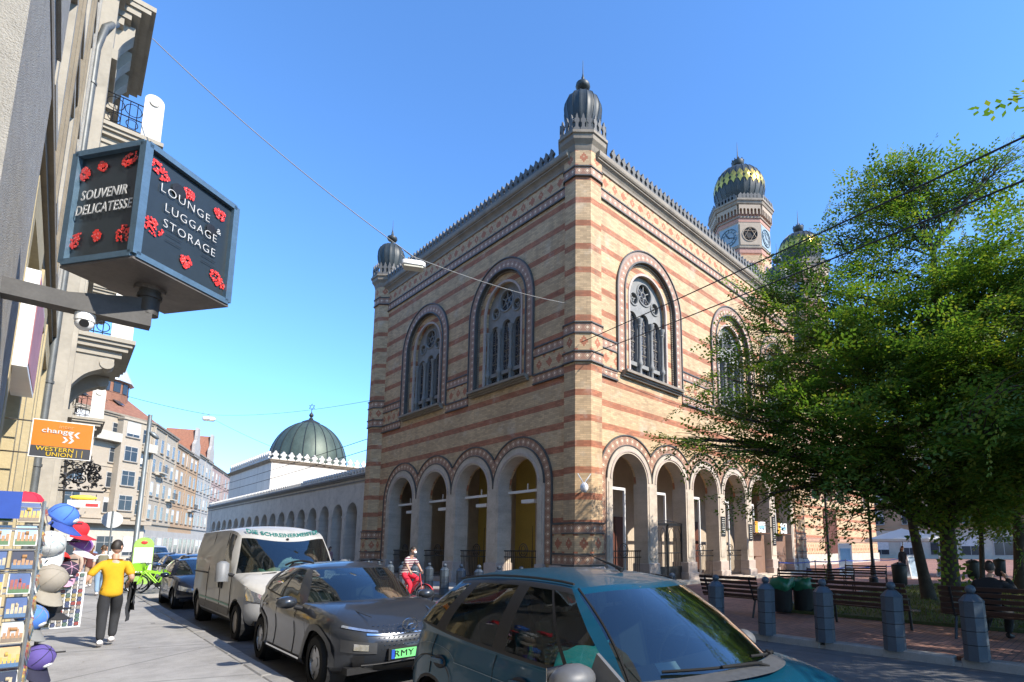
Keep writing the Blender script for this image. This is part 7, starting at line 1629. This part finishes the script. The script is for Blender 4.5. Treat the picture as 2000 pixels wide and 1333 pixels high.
LOB = [(13.39, 6.76, 7.97, 0.9), (14.1, 6.43, 9.03, 1.0), (12.32, 6.64, 6.18, 0.8), (11.94, 7.31, 4.54, 0.5), (11.95, 8.21, 4.73, 0.32), (11.88, 6.41, 4.17, 0.85), (12.11, 5.96, 3.01, 0.7), (13.83, 5.81, 6.93, 1.4), (14.92, 5.78, 9.26, 1.1), (15.28, 4.74, 10.45, 1.1), (15.99, 4.05, 11.45, 1.1), (16.15, 3.36, 12.32, 0.8), (16.31, 2.48, 12.5, 0.6), (14.29, 4.55, 7.88, 1.5), (15.54, 3.8, 9.25, 1.6), (16.25, 2.85, 10.7, 1.4), (16.87, 2.06, 11.41, 1.2), (16.95, 1.29, 11.68, 0.8), (16.98, 0.77, 9.68, 1.3), (13.06, 5.05, 4.93, 1.4), (13.89, 4.18, 5.73, 1.7), (14.67, 3.13, 7.01, 1.8), (15.36, 2.06, 8.26, 1.8), (15.96, 1.11, 8.14, 1.8), (13.49, 5.31, 3.32, 0.9), (13.34, 4.25, 3.59, 1.2), (12.43, 3.82, 2.44, 0.5), (13.05, 3.47, 3.95, 1.3), (13.68, 2.95, 4.69, 1.6), (13.86, 2.01, 5.73, 1.8), (13.96, 1.11, 5.77, 1.9), (13.75, 2.65, 3.48, 1.2), (13.38, 1.81, 3.79, 1.4), (12.46, 1.04, 3.86, 1.3), (9.47, 0.76, 4.03, 0.6), (13.88, 1.8, 2.9, 0.7), (13.96, 1.06, 3.1, 1.0), (14.0, 0.23, 5.56, 2.0), (12.99, 0.39, 3.36, 1.6), (16.0, -0.06, 8.5, 1.8), (13.3, 5.78, 4.28, 1.1), (13.59, 6.35, 5.68, 1.1), (16.49, 0.49, 11.73, 0.5), (16.4, 4.49, 3.2, 0.7), (16.9, 7.1, 9.0, .8), (17.3, 6.7, 8.0, .9), (16.5, 7.5, 7.9, .7)]
rb = random.Random(21)
for k in range(46):
    p = rb.choice(LOB[:44]); q = min((o for o in LOB[:44] if o is not p), key=lambda o: math.dist(o[:3], p[:3]) + rb.uniform(0, 1.5)); t = rb.uniform(.3, .7)
    LOB.append(tuple(p[i] * (1 - t) + q[i] * t + rb.uniform(-.35, .35) for i in range(3)) + ((p[3] + q[3]) * .42,))
tree('pagoda_tree', 'large leafy tree with thick trunk filling the right side of the plaza', (15.83, 2.66, .15), (15.7, 2.4, 9.5), .20, LOB, 12, 1, 1.4)
def crown_lobes(cx, cy, cz, rx, rz, n, seed, r0=1.2):
    rg = random.Random(seed); L = []
    for k in range(n):
        while True:
            p = (rg.uniform(-1, 1), rg.uniform(-1, 1), rg.uniform(-1, 1))
            if .2 < p[0] ** 2 + p[1] ** 2 + p[2] ** 2 < 1: break
        L.append((cx + p[0] * rx, cy + p[1] * rx, cz + p[2] * rz, r0 * rg.uniform(.7, 1.3)))
    return L
tree('pagoda_tree', 'leaning slimmer tree left of the thick trunk', (19.55, 3.87, .15), (18.7, 4.6, 7.6), .17, crown_lobes(18.9, 3.6, 7.2, 3.4, 3.0, 26, 5), 12, 2, 1.6)
tree('pagoda_tree', 'dark-trunked tree at the right edge behind the thick trunk', (23.89, 1.99, .15), (23.9, 1.6, 8.5), .2, crown_lobes(23.9, 1.2, 7.5, 4.0, 3.6, 26, 6), 13, 3, 1.5)
tree('pagoda_tree', 'thin tree with low pale green foliage near the right edge', (25.6, 3.3, .15), (25.6, 3.0, 5.0), .11, crown_lobes(25.3, 2.9, 3.9, 1.6, 1.0, 10, 9, .8), 18, 4, 1.3)
tree('pagoda_tree', 'plaza tree standing just beyond the right edge of the picture', (13.0, -6.2, .15), (12.8, -6.0, 8.5), .23, crown_lobes(12.2, -5.4, 6.6, 5.2, 3.4, 52, 7, 1.5), 9, 5, 1.9)
tree('pagoda_tree', 'second plaza tree farther beyond the right edge of the picture', (20.5, -5.5, .15), (20.5, -5.5, 8.5), .22, crown_lobes(20.5, -5.0, 7.2, 4.6, 3.4, 34, 8, 1.5), 7, 6, 1.9)
tree('pagoda_tree', 'distant plaza tree closing the view beyond the parked cars', (40, 2.5, .12), (40, 2.5, 8), .2, crown_lobes(40, 2.5, 7.0, 4.0, 3.4, 22, 11, 1.5), 10, 7, 2.2)
tree('pagoda_tree', 'bushy tree in the shade behind the thick trunk, toward the parasol', (30.5, 1.0, .15), (30.5, 1.0, 7), .19, crown_lobes(30.5, 1.0, 5.6, 3.6, 2.6, 24, 12, 1.4), 10, 8, 2.0)
tree('pagoda_tree', 'bushy tree behind the right-hand tree at the lawn edge', (29.0, -4.5, .15), (29, -4.5, 7), .19, crown_lobes(29, -4.3, 5.6, 3.8, 2.8, 24, 13, 1.4), 10, 9, 2.0)
# ------------------------------------------------------------------ people and bicycles
def skin_mesh(J, chains, sub=2):
    names = []; E_ = []
    for ch in chains:
        for k, nme in enumerate(ch):
            if nme not in names: names.append(nme)
            if k: E_.append((names.index(ch[k - 1]), names.index(nme)))
    me = bpy.data.meshes.new('sk'); me.from_pydata([J[n_][0] for n_ in names], E_, []); o = bpy.data.objects.new('sk', me); COL.objects.link(o)
    m = o.modifiers.new('s', 'SKIN'); m.use_smooth_shade = True; m.branch_smoothing = .6
    if not me.skin_vertices: 
        me.attributes.get('skin') 
    sv = me.skin_vertices[0].data
    for i, n_ in enumerate(names): rr_ = J[n_][1]; sv[i].radius = rr_ if isinstance(rr_, tuple) else (rr_, rr_); sv[i].use_root = (i == 0)
    s = o.modifiers.new('u', 'SUBSURF'); s.levels = sub; s.render_levels = sub
    dg = bpy.context.evaluated_depsgraph_get(); dg.update(); out = bpy.data.meshes.new_from_object(o.evaluated_get(dg)); bpy.data.objects.remove(o); bpy.data.meshes.remove(me)
    V = [tuple(v.co) for v in out.vertices]; F = [tuple(p.vertices) for p in out.polygons]; bpy.data.meshes.remove(out); return V, F
M_SKIN = mat('skin', (0.50, 0.29, 0.20), .55, var=.08, scale=8); M_HAIR = mat('dark_hair', (0.022, .016, .012), .6, var=.4, scale=25); M_HAIRB = mat('brown_hair', (0.07, .04, .02), .6, var=.4, scale=25)
BASE = dict(pelvis=((0, 0, .93), (.145, .10)), waist=((0, 0, 1.06), (.125, .09)), chest=((0, .005, 1.26), (.15, .105)), neckb=((0, 0, 1.42), (.058, .054)), neck=((0, .01, 1.49), .05), head0=((0, .02, 1.55), .06),
            shR=((.175, 0, 1.385), .058), elR=((.225, -.02, 1.11), .042), wrR=((.235, .05, .87), .028), shL=((-.175, 0, 1.385), .058), elL=((-.225, -.02, 1.11), .042), wrL=((-.235, .05, .87), .028),
            hiR=((.085, 0, .88), .088), knR=((.095, .02, .49), .058), anR=((.095, -.02, .09), .038), hiL=((-.085, 0, .88), .088), knL=((-.095, .02, .49), .058), anL=((-.095, -.02, .09), .038))
def hand(b, w, d, n_, m=None, curl=.5):
    """palm and five fingers from the wrist w along d; n_ is the back-of-hand normal"""
    d = Vector(d).normalized(); n_ = Vector(n_).normalized(); s = d.cross(n_).normalized(); w = Vector(w)
    b.tube([w - d * .01, w + d * .04, w + d * .085], [.026, .036, .034], 8)
    for k, (o, l, r_) in enumerate(((-.028, .065, .0085), (-.009, .078, .009), (.010, .073, .009), (.028, .057, .008))):
        p = w + d * .08 + s * o; q1 = p + d * l * .5 - n_ * l * .12 * curl; q2 = q1 + d * l * .38 * (1 - .5 * curl) - n_ * l * .5 * curl; b.tube([p - d * .02, p, q1, q2], [r_, r_, r_ * .95, r_ * .75], 6)
    p = w + d * .03 - s * .03; b.tube([p, p - s * .028 + d * .025, p - s * .034 + d * .06 - n_ * .015], [.012, .0105, .008], 6)
def person(label, M, J=None, top=None, sleeves='short', legs=None, shoes=None, hair=M_HAIR, hair_long=False, scale=1.0, face=0.0, extra=None, tr_short=False, group=None, headtilt=0.0, cap_m=None):
    j = dict(BASE); j.update(J or {})
    r = thing('person', label, 'person', M @ Matrix.Scale(scale, 4), group)
    jb_ = dict(j)
    for n_ in ['pelvis', 'waist', 'chest', 'shR', 'shL', 'hiR', 'hiL', 'knR', 'knL', 'anR', 'anL'] + (['elR', 'elL'] if sleeves == 'long' else []): p_, q_ = j[n_]; q_ = q_ if isinstance(q_, tuple) else (q_, q_); jb_[n_] = (p_, (q_[0] * .84, q_[1] * .84))
    V, F = skin_mesh(jb_, [['pelvis', 'waist', 'chest', 'neckb', 'neck', 'head0'], ['chest', 'shR', 'elR', 'wrR'], ['chest', 'shL', 'elL', 'wrL'], ['pelvis', 'hiR', 'knR', 'anR'], ['pelvis', 'hiL', 'knL', 'anL']])
    b = MB(); b.add(V, F); hp = Vector(j['head0'][0]); HM = T(*hp) @ RZ(face) @ RX(headtilt)
    # head with brow, nose, chin, ears
    pr = []; n, m = 18, 14
    for i in range(m + 1):
        ph = PI * i / m
        for k in range(n):
            t = 2 * PI * k / n; x = .072 * math.sin(ph) * math.cos(t); y = .092 * math.sin(ph) * math.sin(t); z = .105 + .118 * -math.cos(ph)
            if z < .06: f_ = max(.55, z / .06 * .3 + .7); x *= f_; y = y * f_ + (.012 if y > 0 else .012) * (1 - f_) * 2
            pr.append((x, y + .012, z))
    b.add(pr, [(i * n + k, i * n + (k + 1) % n, (i + 1) * n + (k + 1) % n, (i + 1) * n + k) for i in range(m) for k in range(n)], M=HM)
    b.add([(-.013, .095, .085), (.013, .095, .085), (0, .098, .135), (0, .124, .088)], [(0, 1, 3), (1, 2, 3), (2, 0, 3)], M=HM); b.blob((0, .098, .052), .022, .008, .008, 8, 4, M=HM)
    for s in (-1, 1): b.blob((s * .073, .008, .105), .01, .02, .03, 8, 6, M=HM)
    for s in ('R', 'L'):
        w_, e_ = Vector(j['wr' + s][0]), Vector(j['el' + s][0]); hand(b, w_, (w_ - e_), (1 if s == 'R' else -1, .2, .1))
    b.build('body', M_SKIN, r, None, 70)
    b = MB()
    for s in (-1, 1): b.blob((s * .03, .098, .122), .011, .007, .007, 8, 5, M=HM)
    b.build('eyes', M_IRON, r, None, 70)
    # hair cap
    b = MB(); vs = []; n, m = 20, 9
    for i in range(m + 1):
        ph = PI * .60 * i / m
        for k in range(n):
            t = 2 * PI * k / n; fr_ = max(0, math.sin(t)) ; ph2 = ph * (1 - .36 * fr_); g = 1.05 + .025 * math.sin(7 * t + i); vs.append((.074 * g * math.sin(ph2) * math.cos(t), .092 * g * math.sin(ph2) * math.sin(t) + .008, .108 + .128 * math.cos(ph2)))
    b.add(vs, [(i * n + k, i * n + (k + 1) % n, (i + 1) * n + (k + 1) % n, (i + 1) * n + k) for i in range(m) for k in range(n)], M=HM)
    if hair_long: b.tube([HM @ Vector((0, -.06, .12)), HM @ Vector((0, -.10, .0)), HM @ Vector((0, -.10, -.14)), HM @ Vector((0, -.09, -.24))], [.06, .085, .075, .03], 10)
    b.build('hair', hair, r, None, 70)
    def sc(nm_, k, a=0): p, q = j[nm_]; q = q if isinstance(q, tuple) else (q, q); return (p, (q[0] * k + a, q[1] * k + a))
    # shirt
    js = {n_: sc(n_, 1.10, .014) for n_ in ('pelvis', 'waist', 'chest', 'shR', 'shL', 'elR', 'elL', 'wrR', 'wrL')}; js['neckb'] = (tuple(Vector(j['neckb'][0]) + Vector((0, 0, .035))), (.102, .092)); js['pelvis'] = (j['pelvis'][0], (.172, .134)); js['hem'] = (tuple(Vector(j['pelvis'][0]) + (Vector(j['pelvis'][0]) - Vector(j['waist'][0])).normalized() * .14), (.180, .144)); js['shR'] = sc('shR', 1.15, .018); js['shL'] = sc('shL', 1.15, .018); js['chest'] = sc('chest', 1.08, .014)
    for s in ('R', 'L'):
        e_, s_ = Vector(j['el' + s][0]), Vector(j['sh' + s][0]); js['sl' + s] = (tuple(s_.lerp(e_, .85)), .064)
    arms = [['chest', 'sh' + s] + (['sl' + s] if sleeves == 'short' else ['el' + s, 'wr' + s]) for s in ('R', 'L')] if sleeves else []
    V, F = skin_mesh(js, [['hem', 'pelvis', 'waist', 'chest', 'neckb']] + arms); b = MB(); b.add(folds(V, .010 if sleeves == 'short' else .005, len(label)), F); b.build('shirt', top, r, None, 70)
    # trousers
    jt = {'pelvis': (j['pelvis'][0], (.158, .116)), 'waist': (tuple(Vector(j['pelvis'][0])  .lerp(Vector(j['waist'][0]), 1.0)), (.150, .112))}
    for s in ('R', 'L'):
        jt['hi' + s] = sc('hi' + s, 1.08, .012); jt['kn' + s] = sc('kn' + s, 1.1, .012); jt['an' + s] = sc('an' + s, 1.15, .016)
    V, F = skin_mesh(jt, [['waist', 'pelvis', 'hiR', 'knR'] + ([] if tr_short else ['anR']), ['pelvis', 'hiL', 'knL'] + ([] if tr_short else ['anL'])]); b = MB(); b.add(folds(V, .006, len(label) + 1), F); b.build('trousers', legs, r, None, 70)
    for s in ('R', 'L'):
        a_, k_ = Vector(j['an' + s][0]), Vector(j['kn' + s][0]); f = Vector(j.get('toe' + s, (a_.x, a_.y + .17, a_.z - .06)) if 'toe' + s in j else (a_.x, a_.y + .17, a_.z - .055)); b = MB(); h = a_ + Vector((0, -.05, -.045)) if 'toe' + s not in j else a_ + (a_ - f).normalized() * .05 + Vector((0, 0, -.03))
        b.tube([h, a_ + Vector((0, .01, -.035)), a_.lerp(f, .55) + Vector((0, 0, -.012)), f, f + (f - a_).normalized() * .035], [.036, .048, .044, .036, .014], 10); b.build('shoe', shoes, r, None, 60)
    return r
def folds(V, amp, seed):
    rq = random.Random(seed); ws = [(rq.uniform(-30, 30), rq.uniform(-30, 30), rq.uniform(8, 26), rq.uniform(0, 6)) for _ in range(4)]; out = []
    for x, y, z in V:
        q = sum(math.sin(a * x + b_ * y + c * z + d) for a, b_, c, d in ws) / 4; k = amp * q; L = math.hypot(x, y) + .05; out.append((x + x / L * k, y + y / L * k, z))
    return out
def cl(n_, c, v=.1): return mat('cloth_' + n_, c, .9, var=v, scale=10)
walk = dict(hiR=((.085, 0, .88), .088), knR=((.08, .16, .52), .058), anR=((.07, .05, .13), .038), toeR=(.075, .20, .06), hiL=((-.085, 0, .88), .088), knL=((-.08, -.02, .48), .058), anL=((-.07, -.17, .11), .038), toeL=(-.075, -.03, .035))
jm = dict(walk); jm.update(elL=((-.33, -.06, 1.12), .042), wrL=((-.43, .05, .93), .028), elR=((.25, -.06, 1.12), .042), wrR=((.22, .14, 1.02), .028), chest=((0, .02, 1.26), (.152, .105)))
MAN = person('man in yellow T-shirt and dark jeans walking away along the left pavement', SP(.71, 12.33, .115, R(-4)), jm, cl('yellow', (0.60, .33, .010), .12), 'short', cl('black_jeans', (0.022, .023, .026), .3), mat('white_trainers', (0.62, .58, .56), .6), M_HAIR, False, 1.005, R(-35))
JK = thing('dark_jacket', 'dark jacket carried over the right arm of the man in yellow', 'jacket', SP(.95, 12.42, .115)); b = MB(); rr_ = random.Random(2)
b.grid(lambda i, j: (.02 * math.sin(i * 1.9 + j * .8) + .012 * i - .02, -.13 + .045 * i + .015 * math.sin(j * 1.3), 1.06 - .075 * j + .01 * math.sin(i * 2.2)), 7, 10); b.grid(lambda i, j: (.07 + .02 * math.sin(i * 1.7 + j), -.12 + .045 * i, 1.05 - .06 * j + .012 * math.sin(i)), 7, 9); b.grid(lambda i, j: (-.02 + .02 * i, -.13 + .045 * j, 1.06 + .012 * math.sin(PI * i / 4)), 5, 7); b.build('jacket', cl('jacket', (0.03, .032, .036)), JK, None, 70)
WT = MB(); WT.tube([(-.43 + .03 * math.cos(t * PI / 6), .035 + .02 * math.sin(t * PI / 6), .945 + .026 * math.sin(t * PI / 6)) for t in range(12)], .007, 5, closed=True); WT.build('wristband', M_PLAST, MAN)
w2 = dict(walk); 
p1 = person('pedestrian with pale top and dark backpack straps walking ahead of the man in yellow', SP(1.12, 25.3, .115, R(3)), w2, cl('offwhite', (0.6, .57, .52)), 'short', cl('light_jeans', (0.20, .30, .42)), mat('white_trainers', (0.62, .58, .56), .6), M_HAIRB, False, .98, R(20))
b = MB(); b.bbox(-.14, .14, -.12, .0, 1.02, 1.42, .04, T(0, -.12, 0)); b.build('backpack', cl('olive_pack', (0.16, .15, .10)), p1, None, 50)
person('woman with brown hair and dark top walking beyond the backpacker', SP(.98, 30.5, .115, R(4)), w2, cl('maroon', (0.10, .03, .025)), 'long', cl('beige_trousers', (0.33, .25, .18)), mat('white_trainers', (0.62, .58, .56), .6), mat('auburn_hair', (0.13, .05, .02), .6), True, .99, R(-30))
person('woman in beige blouse and dark trousers standing by the far shops', SP(.45, 27.5, .115, R(150)), {}, cl('beige_blouse', (0.48, .36, .29)), 'long', cl('dark_trousers', (0.025, .025, .03)), M_PLAST, M_HAIRB, True, .97)
person('person in blue top far up the left pavement', SP(1.3, 40, .115, R(0)), w2, cl('pale_blue', (0.16, .25, .42)), 'short', cl('dark_trousers', (0.025, .025, .03)), M_PLAST, M_HAIR, False, 1.0)
person('person in white far up the left pavement beside the lamp pole', SP(2.0, 42, .115, R(170)), w2, cl('white', (0.62, .6, .58)), 'short', cl('light_jeans', (0.20, .30, .42)), M_PLAST, M_HAIR, False, 1.0)
person('small figure in pinkish top standing under the far brick-side arches', T(14.0, 36.5, .12) @ RZ(R(200)), {}, cl('pinkish', (0.45, .25, .26)), 'short', cl('dark_trousers', (0.025, .025, .03)), M_PLAST, M_HAIR, True, .97)
person('small figure in red standing between the white arcade arches', T(14.2, 40.5, .12) @ RZ(R(190)), {}, cl('red_top', (0.55, .05, .05)), 'short', cl('dark_trousers', (0.025, .025, .03)), M_PLAST, M_HAIR, True, .97)
person('vendor in dark clothes under the white parasol', T(35.6, 8.2, .12) @ RZ(R(140)), {}, cl('black_top', (0.02, .02, .022)), 'long', cl('dark_trousers', (0.025, .025, .03)), M_PLAST, M_HAIRB, True, .98)
# bicycles
def bicycle(name, label, M, frame_m, basket=False, group=None, grp_m=M_PLAST):
    r = thing(name, label, 'bicycle', M, group); Rw = .33
    for y in (-.52, .52):
        b = MB(); b.tube([(0, y + Rw * math.cos(t * PI / 16), Rw + Rw * math.sin(t * PI / 16)) for t in range(32)], .019, 6, closed=True); o = b.build('wheel', M_RUBBER, r, None, 60)
        b = MB(); b.tube([(0, y + (Rw - .025) * math.cos(t * PI / 16), Rw + (Rw - .025) * math.sin(t * PI / 16)) for t in range(32)], .009, 5, closed=True)
        for k in range(14): t = k * PI / 7; b.cyl((0, y, Rw), (0, y + (Rw - .02) * math.cos(t), Rw + (Rw - .02) * math.sin(t)), .0022, n=3)
        b.cyl((-.04, y, Rw), (.04, y, Rw), .022, n=8); b.build('rim', M_STEEL, o)
        b = MB(); b.strip([(-.028, y + (Rw + .03) * math.cos(t), Rw + (Rw + .03) * math.sin(t)) for t in np.linspace(.25, 2.7, 12)], [(.028, y + (Rw + .03) * math.cos(t), Rw + (Rw + .03) * math.sin(t)) for t in np.linspace(.25, 2.7, 12)]); b.build('mudguard', frame_m, r, None, 60)
    b = MB(); bb = (0, -.06, .30); st = (0, -.22, .78); hd_ = (0, .36, .78)
    for p, q, rr in ((bb, st, .02), (bb, hd_, .024), ((0, -.18, .66), hd_, .02), (bb, (.04, -.52, Rw), .012), (bb, (-.04, -.52, Rw), .012), ((0, -.2, .7), (.04, -.52, Rw), .010), ((0, -.2, .7), (-.04, -.52, Rw), .010)): b.cyl(p, q, rr, n=7)
    for s in (-.05, .05): b.tube([(s, .52, Rw), (s * .9, .44, .62), (0, .38, .76)], .013, 6)
    b.cyl((0, .38, .74), (0, .33, .98), .02, n=7); b.build('frame', frame_m, r, None, 60)
    b = MB(); b.tube([(-.28, .18, 1.05), (-.18, .30, 1.06), (0, .33, .99), (.18, .30, 1.06), (.28, .18, 1.05)], .013, 6); b.build('handlebar', M_STEEL, r, None, 60)
    b = MB(); b.cyl(st, (0, -.25, .92), .014, n=6); b.blob((0, -.27, .95), .09, .14, .04, 12, 6); b.build('saddle', M_PLAST, r, None, 60)
    b = MB(); b.cyl((-.03, -.06, .30), (.03, -.06, .30), .085, n=16); b.cyl((.05, -.06, .30), (.08, .04, .18), .010, n=5); b.cyl((-.05, -.06, .30), (-.08, -.16, .42), .010, n=5); b.box(.07, .15, .01, .07, .165, .185); b.box(-.15, -.07, -.19, -.13, .41, .43); b.build('crank', M_PLAST, r)
    if basket: b = MB(); b.plate([(-.18, .0), (.18, .0), (.22, .24), (-.22, .24)], [], .40, .72, Matrix(((1, 0, 0, 0), (0, 0, 1, 0), (0, 1, 0, .80), (0, 0, 0, 1)))); b.build('basket', frame_m, r)
    return r
M_LIMEB = mat('lime_green_bike', (0.28, .60, .03), .4, var=.08)
for k, (s_, u_, a, lb) in enumerate([(2.62, 25.0, 75, 'lime green rental bike nearest the dark car'), (2.75, 25.8, 70, 'lime green rental bike second in the rack'), (2.6, 26.6, 80, 'lime green rental bike third in the rack'), (2.85, 27.4, 68, 'lime green rental bike farthest in the rack')]):
    bicycle('rental_bike', lb, SP(s_, u_, .125, R(a)) @ RY(random.uniform(-6, 6)), M_LIMEB, True, 'lime green rental bikes')
CM_ = SP(7.77, 15.5, 0, R(180 + 24))
bicycle('red_bicycle', 'red bicycle ridden by the cyclist in the street', CM_, mat('red_bike_paint', (0.45, .03, .04), .35), False)
rj = dict(pelvis=((0, -.25, 1.0), (.145, .11)), waist=((0, -.19, 1.13), (.125, .095)), chest=((0, -.08, 1.32), (.15, .11)), neckb=((0, -.02, 1.46), (.075, .065)), neck=((0, .01, 1.52), .05), head0=((0, .03, 1.58), .06),
          shR=((.18, -.05, 1.43), .058), elR=((.26, .06, 1.22), .042), wrR=((.26, .16, 1.08), .028), shL=((-.18, -.05, 1.43), .058), elL=((-.26, .06, 1.22), .042), wrL=((-.26, .16, 1.08), .028),
          hiR=((.09, -.22, .96), .09), knR=((.12, .10, .66), .06), anR=((.11, -.02, .27), .038), toeR=(.11, .14, .22), hiL=((-.09, -.22, .96), .09), knL=((-.12, .17, .84), .06), anL=((-.11, -.10, .52), .038), toeL=(-.11, .06, .46))
def stripes():
    t = NT('cloth_striped_top'); v = t.coord('Object'); s = t.sep(v); k = t.math('LESS_THAN', t.math('FRACT', t.math('DIVIDE', s[2], .075)), .5); t.link(t.mix(k, (0.55, .48, .45), (0.16, .05, .08)), t.p.inputs['Base Color']); t.p.inputs['Roughness'].default_value = .9; return t.m
CY = person('cyclist in striped top and red trousers wearing a face mask', CM_, rj, stripes(), 'short', cl('red_trousers', (0.62, .02, .045)), M_PLAST, M_HAIR, False, 1.0, R(10))
b = MB(); b.blob((0, .125, 1.63), .058, .035, .042, 12, 8); b.build('face_mask', M_WHITE, CY, None, 60)
# person on the right-hand bench, seen from behind, lifting a phone
sj = dict(pelvis=((0, -.02, .55), (.15, .12)), waist=((0, -.06, .70), (.14, .11)), chest=((0, -.04, .92), (.165, .12)), neckb=((0, .03, 1.08), (.08, .07)), neck=((0, .07, 1.14), .052), head0=((.0, .10, 1.18), .06),
          shR=((.19, .0, 1.04), .062), elR=((.34, .10, .86), .046), wrR=((.20, .22, 1.10), .03), shL=((-.19, .0, 1.04), .062), elL=((-.30, .12, .84), .046), wrL=((-.10, .26, 1.06), .03),
          hiR=((.10, .02, .53), .095), knR=((.13, .44, .52), .065), anR=((.10, .40, .12), .042), toeR=(.11, .56, .06), hiL=((-.10, .02, .53), .095), knL=((-.14, .44, .52), .065), anL=((-.24, .32, .12), .042), toeL=(-.30, .44, .06))
SM = SP(12.05, 1.85, .10, FACE + R(-6))
SIT = person('person in black sitting on the right-hand bench lifting a phone', SM, sj, cl('black_hoodie', (0.014, .014, .016)), 'long', cl('black_trousers', (0.014, .014, .015)), M_PLAST, M_HAIR, False, 1.02, R(0), headtilt=10)
PH = thing('mobile_phone', 'dark phone held up by the person on the bench', 'phone', SM @ T(.08, .30, 1.22)); b = MB(); b.bbox(-.036, .036, -.004, .004, -.07, .075, .003); b.build('phone', M_PLAST, PH)
# fallen leaves on the pavement and plaza
n = 420; P = np.concatenate([np.stack([rng.uniform(-.5, 9.5, 160), rng.uniform(3, 26, 160)], 1), np.stack([rng.uniform(10.1, 17, 260), rng.uniform(-1, 13, 260)], 1)]); th = rng.uniform(0, 6.28, n); V = np.zeros((n, 4, 3))
for k in range(n):
    c_, s_ = math.cos(th[k]), math.sin(th[k]); L = rng.uniform(.02, .045); z = .135 if (P[k, 0] > 10 or P[k, 0] < 2.0) else .012
    w = FS @ Vector((P[k, 0], P[k, 1], 0)); 
    for q, (a_, b_) in enumerate(((0, 0), (.5, .28), (1, 0), (.5, -.28))): V[k, q] = (w.x + L * (a_ * c_ - b_ * s_), w.y + L * (a_ * s_ + b_ * c_), z + rng.uniform(-.004, .004))
g = link('fallen_leaves', np_mesh('fallen_leaves', V.reshape(-1, 3), np.arange(n * 4).reshape(-1, 4), leafmat('dry_leaf', (.10, .06, .02), (.2, .14, .03), (.3, .24, .05), .2))); tag(g, 'scattered dry fallen leaves on the pavement and plaza', 'leaves', kind='stuff')
